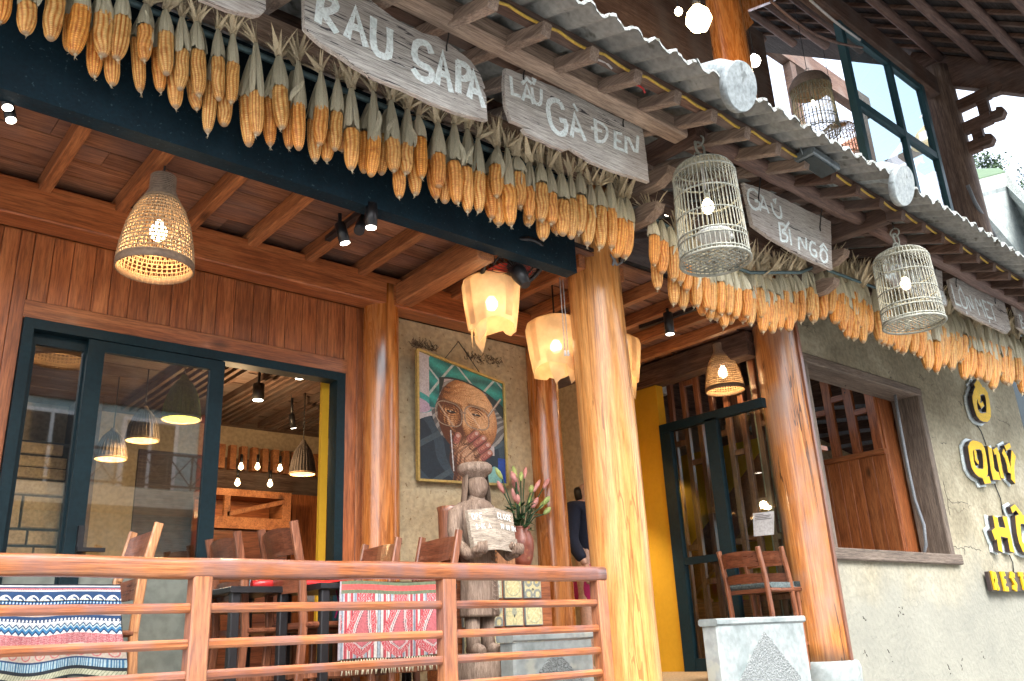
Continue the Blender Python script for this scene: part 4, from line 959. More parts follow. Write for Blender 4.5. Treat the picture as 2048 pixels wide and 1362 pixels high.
def husk_mesh(seed):
    """unit height from the knot (z=0) down to the shoulder of the cob (z=-1); radius of the cob is 1 in x/y"""
    rs = random.Random(seed); m = MB(); nl = 6
    for l in range(nl):
        a0 = 2 * math.pi * l / nl + rs.uniform(-.2, .2); span = 1.25; vs = []; nz, na = 9, 7
        flare = rs.uniform(0, .12); lenk = rs.uniform(1.0, 1.18); out = rs.uniform(.0, .06)
        for i in range(nz):
            t = i / (nz - 1); z = -t * lenk
            rr = .24 + (1.08 + out - .24) * (1 - (1 - min(1, t * 1.05)) ** 1.9) + flare * t ** 4
            for j in range(na):
                u_ = j / (na - 1) - .5; a = a0 + u_ * span * (1 - .25 * max(0, t - .85) / .15)
                rid = .07 * math.sin(j * 2.1 + l) + .06 * math.sin(u_ * 38 + l * 2)
                zz = z - (.12 * (.25 - u_ * u_) * 2 if i == nz - 1 else 0) - rs.uniform(0, .02)
                vs.append(((rr + rid) * math.cos(a), (rr + rid) * math.sin(a), zz))
        fs = [(i * na + j, i * na + j + 1, (i + 1) * na + j + 1, (i + 1) * na + j) for i in range(nz - 1) for j in range(na - 1)]
        m.add(vs, fs, False)
    return mesh_only(m, 'husk', mt['husk'])
HUSKS = [husk_mesh(i) for i in range(5)]
def tuft_mesh(seed):
    rs = random.Random(seed); m = MB(); n = 13; lean = rs.uniform(-.35, .55); ly = rs.uniform(-.3, .1)
    for k in range(n):
        a = 2 * math.pi * k / n + rs.uniform(-.3, .3); sp = rs.uniform(.15, .75); L = rs.uniform(.6, 1.15); w = rs.uniform(.07, .16); curl = rs.uniform(-.1, .35)
        side = Vector((-math.sin(a), math.cos(a), 0)); pr = []
        for i in range(5):
            t = i / 4; r_ = .05 + sp * t ** 1.3 * L; z = L * t - curl * t ** 3 * .5
            r_ *= 1.45; c = Vector((math.cos(a) * r_ + lean * t * .5, math.sin(a) * r_ + ly * t * .5, z)); ww = w * (1 - t ** 1.6) * (1 + .2 * math.sin(k + i)) + .004
            pr += [c - side * ww, c + Vector((0, 0, .01)) - Vector((math.cos(a), math.sin(a), 0)) * .03, c + side * ww]
        fs = [f for i in range(4) for f in ((i * 3, i * 3 + 1, i * 3 + 4, i * 3 + 3), (i * 3 + 1, i * 3 + 2, i * 3 + 5, i * 3 + 4))]
        m.add(pr, fs, False)
    for k in range(8):
        a = rs.uniform(0, 6.28); m.tube([(0, 0, 0), (math.cos(a) * .2 + lean * .2, math.sin(a) * .2, .5), (math.cos(a) * .45 + lean * .45, math.sin(a) * .45, rs.uniform(.6, 1.05))], .008, 3, False)
    return mesh_only(m, 'husk_tuft', mt['tuft'])
TUFTS = [tuft_mesh(i + 20) for i in range(6)]
LEAF = []
for s_ in range(3):
    m = MB(); pr = []
    for i in range(8):
        t = i / 7; c = Vector((.12 * math.sin(t * 3 + s_), -.02 * t, -t)); w = .085 * math.sin(math.pi * (t * .85 + .1)) + .004; pr += [c - Vector((w, 0, 0)), c + Vector((0, -.02, 0)), c + Vector((w, .01, 0))]
    m.add(pr, [f for i in range(7) for f in ((i * 3, i * 3 + 1, i * 3 + 4, i * 3 + 3), (i * 3 + 1, i * 3 + 2, i * 3 + 5, i * 3 + 4))]); LEAF.append(mesh_only(m, 'loose_leaf', mt['husk']))
TIE = mesh_only(MB().tube([(math.cos(i * .785) * 1.0, math.sin(i * .785) * 1.0, .1 * (i % 2)) for i in range(8)], .22, 5, closed=True), 'tie', mt['twine'])
ci = [0]; RUNS = {}
def ORD(n):
    u = ['', 'first', 'second', 'third', 'fourth', 'fifth', 'sixth', 'seventh', 'eighth', 'ninth', 'tenth', 'eleventh', 'twelfth', 'thirteenth', 'fourteenth', 'fifteenth', 'sixteenth', 'seventeenth', 'eighteenth', 'nineteenth']
    if n < 20: return u[n]
    t_ = {2: 'twent', 3: 'thirt', 4: 'fort', 5: 'fift', 6: 'sixt'}[n // 10]
    return t_ + 'ieth' if n % 10 == 0 else t_ + 'y-' + u[n % 10]
def corn(xt, yt, xb, yb, knot, Y, rad, where, group, tuft=True, up=1.0):
    """kernel top pixel, cob tip pixel, knot pixel, distance plane"""
    top = at(xt, yt, Y); tip = at(xb, yb, Y); kn = at(knot[0], knot[1], Y)
    i = ci[0]; ci[0] += 1
    L = (top - tip).length
    rnd = random.Random(i)
    look = rnd.choice(['plump', 'slim', 'long', 'short', 'twisted'])
    key = where; RUNS[key] = RUNS.get(key, 0) + 1
    t = thing('corn_cob', f'{look} corn cob, {ORD(RUNS[key])} from left {where}', 'corn cob', kn, 0, group)
    axis = (top - tip).normalized(); q = axis.to_track_quat('Z', 'Y')
    e = (q @ Matrix.Rotation(rnd.uniform(0, 6.28), 3, 'Z').to_quaternion()).to_euler()
    R0 = rad / .155
    co = inst(COBS[rnd.randrange(7)], 'cob', t, top - kn, e, (R0, R0, L * 1.0))
    if rnd.random() < .8: inst(SILK[rnd.randrange(3)], 'silk', co, Vector((.03 * 0, 0, -1.0)), (0, 0, 0), (.8, .8, .45))
    hv = (kn - top); hl = hv.length
    if hl > .02:
        q2 = hv.normalized().to_track_quat('Z', 'Y'); e2 = (q2 @ Matrix.Rotation(rnd.uniform(0, 6.28), 3, 'Z').to_quaternion()).to_euler()
        inst(HUSKS[rnd.randrange(5)], 'husk', t, (0, 0, 0), e2, (rad * rnd.uniform(.86, 1.14), rad * rnd.uniform(.86, 1.14), hl * rnd.uniform(.88, 1.0)))
    if tuft:
        s_ = rad * rnd.uniform(3.1, 4.6) * up
        inst(TUFTS[rnd.randrange(6)], 'husk_tuft', t, (0, 0, 0), (rnd.uniform(-.3, .3), rnd.uniform(-.35, .35), rnd.uniform(0, 6.28)), (s_ * rnd.uniform(.75, 1.1), s_ * .9, s_ * rnd.uniform(.9, 1.3)))
        inst(TIE, 'tie', t, (0, 0, -.002), (0, 0, 0), (rad * .23, rad * .23, rad * .3))
    if rnd.random() < .3:
        inst(LEAF[rnd.randrange(3)], 'loose_leaf', t, (top - kn) * .5 + Vector((rnd.uniform(-.4, .4) * rad, -rad, 0)), (0, rnd.uniform(-.25, .25), rnd.uniform(-.4, .4)), (.17, .17, rnd.uniform(.12, .2)))
Z2 = lambda x, y: (600 + x / 2.923, y / 2.923)
Z1 = lambda x, y: (x / 2.923, y / 2.923)
# (front: kernel top x,y, tip x,y ; back: same or None) in zoomed picture coordinates
L1 = [((15, -40, 0, 130), None), ((160, 20, 155, 205), None), ((330, -20, 290, 240), None), ((480, 40, 440, 320), (420, 90, 405, 300)), ((610, 75, 590, 330), (560, 180, 555, 450)), ((715, 105, 690, 350), (655, 300, 650, 500)),
      ((850, 155, 845, 355), (800, 230, 825, 540)), ((970, 190, 965, 440), (925, 290, 940, 540)), ((1065, 295, 1060, 530), (1020, 400, 1030, 635)), ((1155, 300, 1165, 560), (1125, 460, 1150, 640)),
      ((1275, 340, 1275, 585), (1235, 480, 1215, 780)), ((1362, 370, 1350, 600), (1320, 560, 1300, 735)), ((1500, 540, 1495, 790), (1440, 565, 1460, 860)), ((1635, 510, 1640, 755), (1570, 580, 1580, 855)),
      ((1745, 610, 1740, 880), (1690, 600, 1690, 865)), ((1880, 625, 1860, 850), (1835, 700, 1840, 940)), ((1970, 660, 1950, 880), (1915, 770, 1910, 945))]
L2 = [((300, 760, 305, 995), (240, 790, 245, 885)), ((435, 800, 420, 1035), (375, 780, 380, 1010)), ((540, 815, 550, 1000), (490, 790, 480, 1025)), ((620, 845, 615, 1015), (580, 950, 580, 1155)), ((700, 810, 715, 1040), (665, 900, 670, 1140)),
      ((808, 905, 810, 1100), (770, 940, 795, 1165)), ((895, 950, 925, 1190), (850, 970, 850, 1185)), ((970, 985, 980, 1240), (1000, 950, 1005, 1200)), ((1045, 1010, 1040, 1240), None), ((1145, 970, 1150, 1150), (1105, 1040, 1115, 1280)),
      ((1215, 1085, 1235, 1320), (1165, 1140, 1160, 1320)), ((1268, 1015, 1290, 1210), (1290, 1060, 1290, 1220)), ((1335, 1095, 1340, 1275), (1350, 1180, 1340, 1320)), ((1400, 1080, 1415, 1290), (1420, 1250, 1425, 1400)), ((1460, 1135, 1468, 1310), None),
      ((1530, 1180, 1530, 1380), (1500, 1200, 1500, 1370)), ((1580, 1170, 1590, 1400), None), ((1635, 1155, 1630, 1370), None), ((1690, 1215, 1680, 1435), None), ((1750, 1215, 1750, 1450), (1730, 1215, 1722, 1400)),
      ((1810, 1220, 1820, 1455), None), ((1862, 1285, 1850, 1500), (1838, 1300, 1830, 1440)), ((1905, 1300, 1905, 1510), None)]
def ypole(x): return 10 + (x - 274) * .4126
YP = lambda x: 3.5 - .10 * min(1, max(0, x / 1250))
def where_left(x, back):
    r = 'back' if back else 'front'
    if x < 640: return f'in the {r} row left of the RAU SAPA sign'
    if x < 1000: return f'in the {r} row below the RAU SAPA sign'
    return f'in the {r} row near the GÀ ĐEN sign'
for conv, lst in ((Z1, L1), (Z2, L2)):
    for fr, bk in lst:
        xt, yt = conv(fr[0], fr[1]); xb, yb = conv(fr[2], fr[3])
        yk = min(ypole(xt) - 14 + random.uniform(-10, 6), yt - 26)
        if xt > 1150: yk = yt - random.uniform(38, 52)
        Y = YP(xt) - .035; sc_r = depth(at(xt, yt, Y)) / FOC
        kn = (xt + random.uniform(-3, 3), yk)
        corn(xt, yt, xb, yb, kn, Y, 13.4 * sc_r * random.uniform(.86, 1.08) * (1 if xt > 250 else 1.15), where_left(xt, False), 'dried corn cobs hung along the left pole', True, 1.0)
        if bk:
            xt2, yt2 = conv(bk[0], bk[1]); xb2, yb2 = conv(bk[2], bk[3])
            corn(xt2, yt2, xb2, yb2, (kn[0] + random.uniform(-8, 4), kn[1] + 6), Y + .06, 12.8 * sc_r * random.uniform(.88, 1.08), where_left(xt, True), 'dried corn cobs hung along the left pole', random.random() < .35, .8)
pts = [at(x_, ypole(x_), YP(x_) + .02) for x_ in (-200, 100, 400, 700, 1000, 1262)]
tag(MB().tube(pts, .017, 10).build('hanging_pole', mt['pipe']), 'teal grey steel pole carrying the left row of corn', 'pole')
# the two garlands right of the big pillar
def curve(pts, x):
    for (x0, y0), (x1, y1) in zip(pts, pts[1:]):
        if x <= x1 or (x1, y1) == pts[-1]: return y0 + (y1 - y0) * (x - x0) / (x1 - x0)
def run(x0, x1, step, topc, lenpx, wpx, Y0, Y1, where, group, layers=((0, 0), (.5, 14))):
    x = x0
    while x < x1:
        f_ = (x - x0) / (x1 - x0); Y = Y0 + (Y1 - Y0) * f_
        for (sh_, dn) in layers:
            if dn and random.random() < .25: continue
            xx = x + sh_ * step + random.uniform(-2, 2); yt = curve(topc, xx) + dn * random.uniform(.5, 1.5) + random.uniform(-7, 7)
            ln = lenpx * random.uniform(.9, 1.12); Yc = Y + (.07 if dn else 0); sc_r = depth(at(xx, yt, Yc)) / FOC
            corn(xx, yt, xx + random.uniform(-1, 5), yt + ln, (xx - random.uniform(2, 9), yt - random.uniform(34, 46) - dn * .6), Yc, wpx / 2 * sc_r * random.uniform(.92, 1.1), where(dn), group, random.random() < .8, 1.15)
        x += step * random.uniform(.9, 1.1)
run(1308, 1372, 18, [(1300, 470), (1345, 500), (1372, 530)], 62, 21, 3.3, 3.3, lambda d: 'in the %s row left of the first bird cage' % ('back' if d > 0 else 'front'), 'dried corn cobs on the middle garland', ((0, 0), (.2, 34)))
run(1376, 1500, 16.5, [(1372, 535), (1410, 562), (1460, 575), (1500, 580)], 59, 20, 3.3, 3.3, lambda d: 'in the %s row under the first bird cage' % ('back' if d > 0 else 'front'), 'dried corn cobs on the middle garland')
run(1502, 1645, 16.5, [(1500, 575), (1540, 592), (1600, 590), (1640, 570)], 59, 20, 3.3, 3.3, lambda d: 'in the %s row crossing the streaked pillar' % ('back' if d > 0 else 'front'), 'dried corn cobs on the middle garland', ((0, -6), (.5, 12)))
def wr(d): return 'in the %s row of the far right garland' % ('back' if d > 20 else 'middle' if d > 0 else 'front')
run(1662, 2062, 15, [(1655, 580), (1700, 592), (1750, 615), (1800, 630), (1850, 648), (1900, 668), (1950, 680), (2000, 696), (2060, 722)], 53, 19.5, 3.3, 3.05, wr, 'dried corn cobs on the right garland', ((0, -3), (.5, 10), (.2, 20)))
for a_, b_, lab in ((((1285, 425), (1350, 462), (1400, 510), (1500, 545), (1600, 545), (1650, 525)), 3.33, 'thin pole carrying the middle garland of corn'), (((1655, 540), (1750, 575), (1850, 610), (1950, 640), (2070, 680)), 3.3, 'thin pole carrying the right garland of corn')):
    tag(MB().tube([at(x_, y_, b_) for x_, y_ in a_], .014, 8).build('hanging_pole', mt['pipe']), lab, 'pole')
tag(MB().tube([at(x_, y_, 3.6) for x_, y_ in ((1222, 508), (1234, 530), (1243, 525), (1248, 505), (1243, 498), (1232, 508), (1226, 530))], .009, 8).build('rope_loop', mt['conduit']), 'grey rope loop at the top right of the big pillar', 'rope')
# ---------------------------------------------------------------- hanging plank signs
SY = 2.95
def board(outl, label, strokes, Y=SY, w=.021, holes=(), top=None, hangY=2.85):
    pts = [at(x, y, Y) for x, y in outl]
    c = sum(pts, Vector()) / len(pts); t = thing('plank_sign', label, 'sign', c)
    # densify the outline and roughen it a little
    P_ = []
    rs = random.Random(len(label))
    for i in range(len(pts)):
        a, b = pts[i], pts[(i + 1) % len(pts)]; n = max(1, int((b - a).length / .035))
        for k in range(n): p = a.lerp(b, k / n); P_.append(p + Vector((rs.uniform(-.002, .002), 0, rs.uniform(-.003, .003))) if k else p)
    th = .028; area = sum(P_[i].x * P_[(i + 1) % len(P_)].z - P_[(i + 1) % len(P_)].x * P_[i].z for i in range(len(P_)))
    if area < 0: P_ = P_[::-1]
    f = bpy.data.meshes.new('board'); n = len(P_); ins = []
    for i in range(n):
        d = (c - P_[i]); d.y = 0; ins.append(P_[i] + (d.normalized() * .004 if d.length > 0 else d))
    vs = [(p.x - c.x, -th / 2 + 0.0, p.z - c.z) for p in ins] + [(p.x - c.x, -th / 2 + .004, p.z - c.z) for p in P_] + [(p.x - c.x, th / 2, p.z - c.z) for p in P_]
    fs = [tuple(range(n)), tuple(range(3 * n - 1, 2 * n - 1, -1))] + [(i, n + i, n + (i + 1) % n, (i + 1) % n) for i in range(n)] + [(n + i, 2 * n + i, 2 * n + (i + 1) % n, n + (i + 1) % n) for i in range(n)]
    f.from_pydata(vs, [], fs); f.materials.append(mt['sign']); f.update()
    o = bpy.data.objects.new('board', f); C.objects.link(o); o.parent = t
    for word in strokes:
        m = MB()
        for s in word:
            ww = w
            if isinstance(s[0], (int, float)): ww = s[0]; s = s[1:]
            q = [at(x, y, Y - th / 2 - .0012) for x, y in s]
            # smooth the brush path
            if len(q) > 3:
                r_ = [q[0]]
                for i in range(len(q) - 1): r_ += [q[i].lerp(q[i + 1], .25), q[i].lerp(q[i + 1], .75)]
                r_.append(q[-1]); q = r_
            strokes3(m, q, ww, (0, -.0015, 0))
        m.build('letter', mt['white_paint'], t)
    for hx, hy, ty in holes:
        a = at(hx, hy, Y - .02); MB().tube([a + Vector((0, 0, -.03)), a, (a.x + .005, Y - .03, a.z + .05), (a.x - .01, hangY, 4.66)], .0045, 6).build('wire', mt['cable_black'], t)
    return t
z2 = lambda *p: [Z2(x, y) for x, y in p]
zs3 = lambda *p: [(1300 + x / 3.405, 160 + y / 3.405) for x, y in p]
zs5 = lambda *p: [(1900 + x / 9.73, 540 + y / 9.73) for x, y in p]
zs4 = lambda *p: [(1740 + x / 8.51, 480 + y / 8.51) for x, y in p]
board([(603, -45), (607, 58), (640, 90), (690, 122), (740, 155), (800, 178), (860, 207), (915, 228), (973, 243), (970, 195), (963, 181), (968, 178), (958, 150), (940, 125), (905, 97), (872, 75), (842, 68), (790, 42), (740, 4), (700, -25), (650, -50)],
      'long wavy grey plank sign painted RAU SAPA', [
    [z2((125, -35), (105, 125)), z2((122, -30), (180, -12), (212, 20), (200, 60), (130, 72)), z2((135, 75), (208, 185))],
    [z2((275, 212), (325, 55), (382, 265)), z2((292, 150), (355, 172))],
    [z2((430, 110), (425, 235), (440, 305), (495, 335), (525, 320), (525, 175))],
    [z2((765, 305), (750, 262), (705, 242), (670, 262), (668, 340), (705, 378), (765, 405), (775, 450), (745, 475), (695, 455), (665, 410))],
    [z2((800, 482), (835, 315), (882, 532)), z2((815, 425), (868, 445))],
    [z2((925, 535), (925, 365)), z2((925, 365), (975, 385), (995, 430), (970, 465), (928, 452))],
    [z2((990, 565), (1015, 425), (1072, 622)), z2((1000, 525), (1050, 545))]], w=.038, holes=((893, 92, 0), (640, -30, 0)))
board([(1008, 138), (1006, 175), (1010, 215), (1020, 243), (1062, 262), (1043, 258), (1050, 268), (1090, 287), (1125, 303), (1140, 298), (1180, 325), (1230, 345), (1262, 355), (1296, 366), (1290, 310), (1282, 258), (1225, 232), (1140, 188), (1060, 157)],
      'grey split plank sign painted LẨU GÀ ĐEN', [
    [z2((1232, 450), (1240, 548), (1285, 562))], [z2((1302, 582), (1325, 500), (1362, 605)), z2((1310, 560), (1350, 570)), z2((1298, 488), (1325, 460), (1350, 488)), z2((1358, 462), (1372, 468), (1362, 490))],
    [z2((1355, 515), (1365, 590), (1390, 615), (1410, 600), (1410, 525))],
    [[.034] + z2((1535, 635), (1522, 600), (1485, 580), (1450, 600), (1450, 660), (1470, 740), (1510, 785), (1552, 780), (1558, 712), (1522, 702))],
    [[.03] + z2((1588, 792), (1605, 668), (1666, 820)), [.03] + z2((1597, 755), (1642, 768)), z2((1598, 610), (1620, 648))],
    [[.028] + z2((1725, 700), (1732, 822)), z2((1727, 705), (1785, 735), (1800, 780), (1775, 832), (1732, 825)), z2((1703, 748), (1762, 768))],
    [[.026] + z2((1842, 770), (1842, 865)), z2((1842, 775), (1880, 785)), z2((1842, 815), (1875, 832)), z2((1842, 862), (1888, 880))],
    [[.026] + z2((1905, 890), (1905, 778), (1968, 912), (1975, 798))]], w=.021, holes=((1047, 150, 0), (1246, 245, 0)))
board([(380, -40), (400, 0), (455, 22), (508, 34), (520, 31), (530, 22), (528, -25)], 'grey plank sign end cut by the top edge of the view', [], holes=())
board([(1484, 366), (1492, 400), (1503, 452), (1540, 478), (1600, 512), (1662, 541), (1660, 490), (1659, 444), (1600, 416), (1540, 386)], 'pale rectangular plank sign painted GÀ Ủ BÍ NGÔ', [
    [zs3((735, 770), (700, 740), (665, 755), (668, 830), (708, 885), (748, 872), (748, 830), (715, 820))], [zs3((748, 885), (770, 800), (808, 905)), zs3((755, 862), (795, 875)), zs3((752, 785), (772, 812))],
    [zs3((825, 840), (842, 905), (880, 945), (898, 925), (885, 860)), zs3((838, 820), (856, 812), (850, 838))],
    [zs3((878, 975), (892, 1095)), zs3((878, 975), (915, 985), (925, 1015), (892, 1032), (935, 1055), (935, 1100), (895, 1095))], [zs3((948, 1020), (962, 1122)), zs3((925, 1000), (945, 970))],
    [zs3((1015, 1152), (1010, 1050), (1065, 1170), (1062, 1078))], [zs3((1125, 1115), (1095, 1098), (1085, 1150), (1102, 1195), (1134, 1205), (1132, 1165), (1108, 1158))],
    [zs3((1180, 1150), (1160, 1165), (1160, 1215), (1185, 1245), (1208, 1230), (1205, 1180), (1180, 1150)), zs3((1158, 1142), (1180, 1118), (1207, 1160))]], w=.022, holes=((1517, 395, 0), (1640, 455, 0)))
board([(1763, 512), (1772, 555), (1790, 572), (1840, 593), (1891, 613), (1892, 605), (1884, 580), (1881, 543), (1858, 536), (1815, 520)], 'grey plank sign partly hidden behind the second bird cage', [
    [zs4((300, 370), (262, 355), (235, 420), (250, 560), (290, 640), (325, 620))], [zs4((345, 645), (372, 385), (425, 650)), zs4((355, 560), (410, 580)), zs4((375, 340), (400, 300))],
    [zs4((430, 420), (540, 460)), zs4((485, 440), (525, 690))], [zs4((580, 700), (610, 480), (690, 760)), zs4((595, 610), (655, 640)), zs4((575, 430), (610, 400), (640, 450))],
    [zs4((740, 780), (705, 530), (800, 740), (850, 560), (905, 850))],
    [[.014] + zs4((1150, 835), (1112, 825), (1105, 900), (1148, 950), (1150, 1010), (1110, 1010))], [[.014] + zs4((1160, 1035), (1170, 850), (1205, 1060))], [[.014] + zs4((1215, 1075), (1195, 860), (1240, 890), (1232, 960), (1210, 965))], [[.014] + zs4((1255, 1080), (1245, 900), (1282, 1080))]], w=.03, holes=((1869, 552, 0),))
board([(1895, 560), (1900, 585), (1910, 615), (1930, 628), (1975, 650), (2012, 668), (2019, 660), (2015, 640), (2004, 598), (1960, 576), (1905, 556)], 'grey plank sign with rounded corners painted LỢN MẸT', [
    [zs5((20, 290), (110, 655), (215, 700))], [zs5((195, 370), (165, 390), (180, 500), (240, 700), (300, 750), (340, 725), (310, 590), (240, 440), (200, 375)), zs5((180, 320), (225, 395)), zs5((322, 815), (326, 850))],
    [zs5((405, 795), (290, 445), (488, 825), (385, 495))], [zs5((575, 875), (455, 495), (605, 745), (565, 550), (695, 915))],
    [zs5((625, 590), (735, 920), (825, 948)), zs5((622, 592), (695, 628)), zs5((680, 750), (740, 775)), zs5((755, 975), (772, 1025))], [zs5((720, 625), (835, 685)), zs5((785, 660), (885, 988))]], w=.022, holes=((1912, 568, 0), (1990, 602, 0)))
board([(2024, 612), (2031, 630), (2034, 655), (2050, 668), (2100, 690), (2095, 640)], 'grey plank sign cut by the right edge of the view', [
    [[.024] + [(2038, 630), (2044, 655)], [.018] + [(2038, 630), (2043, 632), (2044, 640), (2041, 643), (2048, 648), (2049, 656), (2044, 656)]], [[(2056, 638), (2060, 664)], [(2056, 638), (2066, 643)], [(2058, 650), (2066, 654)], [(2060, 664), (2070, 668)]]], w=.018)
# ---------------------------------------------------------------- bird cage lamps
def cage(c, rt, rb, h, mat, label, light=6, ring=True, nw=46, hookz=None, bulbmat='bulb', wr_=.0036):
    """c = centre of the bottom ring"""
    c = Vector(c); t = thing('bird_cage_lamp', label, 'lamp', c)
    m = MB(); hs_ = h * .84
    for k in range(nw):
        a = 2 * math.pi * k / nw; p = []
        for i in range(4): z = hs_ * i / 3; r_ = rb + (rt - rb) * i / 3; p.append(c + Vector((math.cos(a) * r_, math.sin(a) * r_, z)))
        for i in range(1, 6): b_ = i / 5 * math.pi / 2; p.append(c + Vector((math.cos(a) * rt * (.12 + .88 * math.cos(b_)), math.sin(a) * rt * (.12 + .88 * math.cos(b_)), hs_ + (h - hs_) * math.sin(b_))))
        m.tube(p, wr_, 4, False)
    m.build('wires', mt[mat], t, kind=None)
    rr = MB()
    for f, w in ((0, .010), (.035, .006), (.16, .0065), (.21, .0065), (.40, .006), (.62, .006), (.84, .007), (.93, .005)):
        z = h * f; r_ = rb + (rt - rb) * min(1, f / .84)
        if f > .84: r_ = rt * .85
        rr.tube([c + Vector((math.cos(k * math.pi / 20) * r_, math.sin(k * math.pi / 20) * r_, z)) for k in range(40)], w, 6, closed=True)
    rr.build('hoops', mt[mat], t)
    fl = MB()
    for k in range(-5, 6):
        q = k / 5.5 * rb; L = math.sqrt(rb * rb - q * q); fl.tube([c + Vector((q, -L, .03)), c + Vector((q, L, .03))], .0045, 4, False); fl.tube([c + Vector((-L, q, .033)), c + Vector((L, q, .033))], .0045, 4, False)
    fl.build('floor_grid', mt[mat], t)
    hk = MB().lathe([(.03, 0), (.045, .01), (.03, .03), (.014, .05)], 12, c + Vector((0, 0, h)))
    hk.tube([c + Vector((math.cos(k * math.pi / 10) * .045, 0, h + .095 + math.sin(k * math.pi / 10) * .045)) for k in range(20)], .008, 6, closed=True)
    hk.tube([c + Vector((0, math.cos(k * math.pi / 10) * .035, h + .15 + math.sin(k * math.pi / 10) * .035)) for k in range(20)], .006, 6, closed=True)
    hk.tube([c + Vector((-.09, 0, h - .01)), c + Vector((-.06, 0, h + .04)), c + Vector((0, 0, h + .06)), c + Vector((.06, 0, h + .04)), c + Vector((.09, 0, h - .01))], .006, 6)
    hk.build('hook', mt[mat], t)
    if hookz: MB().tube([c + Vector((0, 0, h + .17)), (c.x, c.y + .0, hookz)], .005, 6).build('wire', mt['cable_black'], t)
    bz = c + Vector((0, 0, h * .56))
    MB().tube([bz + Vector((0, 0, .07)), bz + Vector((0, 0, h * .44 - .01))], .005, 6).build('cord', mt['cable_white'], t)
    MB().lathe([(.018, .035), (.02, .07), (.012, .1)], 12, bz).build('socket', mt['socket'], t)
    MB().lathe([(.003, -.062), (.022, -.055), (.036, -.03), (.037, -.008), (.026, .02), (.017, .035)], 16, bz).build('bulb', mt[bulbmat], t)
    if light:
        l = bpy.data.lights.new('cage_light', 'POINT'); l.energy = light; l.color = (1, .72, .4); l.shadow_soft_size = .04
        lo = bpy.data.objects.new('cage_light', l); C.objects.link(lo); lo.parent = t; lo.location = (0, 0, h * .56 - .09)
    return t
cg = cage((4.13, 2.79, 3.635), .195, .212, .70, 'bamboo', 'tall grey green bird cage lamp left of the BÍ NGÔ sign', .4, hookz=4.52)
m = MB().lathe([(.09, 0), (.11, .02), (.112, .03), (.09, .03)], 24, (4.15, 2.79, 3.80)); m.build('feed_tray', mt['white'], cg)
MB().lathe([(.02, 0), (.035, .01), (.035, .035), (.02, .04)], 12, (4.30, 2.79, 3.83)).build('water_cup', mt['white'], cg)
cage((6.38, 2.63, 3.64), .205, .222, .62, 'bamboo', 'grey green bird cage lamp in front of a plank sign on the right', .4, hookz=4.5)
# ---------------------------------------------------------------- rattan basket lamps of the porch
def basket(px, py, Y, wpx, hpx, label, power, top):
    c = at(px, py, Y); R_ = wpx * depth(c) / FOC / 2; t = thing('basket_lamp', label, 'lamp', c)
    H_ = hpx
    prof = [(1.0, 0), (.99, .1), (.94, .25), (.83, .45), (.66, .62), (.45, .75), (.34, .84), (.33, 1.0)]
    def rad(f):
        for (r0, z0), (r1, z1) in zip([(a, b) for a, b in prof], prof[1:]):
            if f <= z1: return (r0 + (r1 - r0) * (f - z0) / (z1 - z0)) * R_
        return prof[-1][0] * R_
    w = MB(); n = 44
    for k in range(n):
        for s_ in (1, -1):
            p = []
            for i in range(11):
                f = i / 10 * .74; a = 2 * math.pi * (k + s_ * f * 3.2) / n; r_ = rad(f); p.append(c + Vector((math.cos(a) * r_, math.sin(a) * r_, f * H_)))
            w.tube(p, .0034, 3, False)
    w.build('open_weave', mt['wicker'], t)
    w = MB()
    for i in range(17):
        f = .08 + i / 16 * .66; r_ = rad(f); w.tube([c + Vector((math.cos(k * math.pi / 18) * (r_ + .002), math.sin(k * math.pi / 18) * (r_ + .002), f * H_)) for k in range(36)], .0042, 4, closed=True)
    w.build('woven_rings', mt['wicker'], t)
    u_ = MB(); u_.lathe([(rad(f), f * H_) for f in (.72, .78, .84, .92, 1.0)], 30, c, caps=False); u_.lathe([(.002, H_), (rad(1), H_)], 30, c, caps=False)
    for i in range(14): f = .73 + i * .02; u_.tube([c + Vector((math.cos(k * math.pi / 14) * (rad(f) + .001), math.sin(k * math.pi / 14) * (rad(f) + .001), f * H_)) for k in range(28)], .0035, 4, closed=True)
    u_.build('neck', mt['wicker_in'], t)
    MB().lathe([(R_ * 1.0, 0), (R_ * 1.025, .004), (R_ * 1.025, H_ * .075), (R_ * 1.0, H_ * .08), (R_ * .985, H_ * .06), (R_ * .985, 0), (R_, 0)], 40, c, caps=False).build('rim_band', mt['wicker_dark'], t)
    MB().tube([c + Vector((0, 0, H_)), (c.x, c.y, top)], .005, 6).build('cord', mt['cable_black'], t)
    MB().lathe([(.003, -.06), (.026, -.05), (.04, -.025), (.04, .0), (.026, .03), (.016, .05)], 16, c + Vector((0, 0, H_ * .42))).build('bulb', mt['bulb'], t)
    l = bpy.data.lights.new('basket_light', 'POINT'); l.energy = power; l.color = (1, .66, .32); l.shadow_soft_size = .045
    lo = bpy.data.objects.new('basket_light', l); C.objects.link(lo); lo.parent = t; lo.location = (0, 0, H_ * .42 - .09)
basket(309, 541, 4.0, 146, .52, 'woven rattan basket lamp hanging over the sliding doors', 1.3, PC + .1)
basket(1451, 783, 4.25, 76, .44, 'small bottle shaped rattan lamp in front of the lattice', 1.3, 3.98)
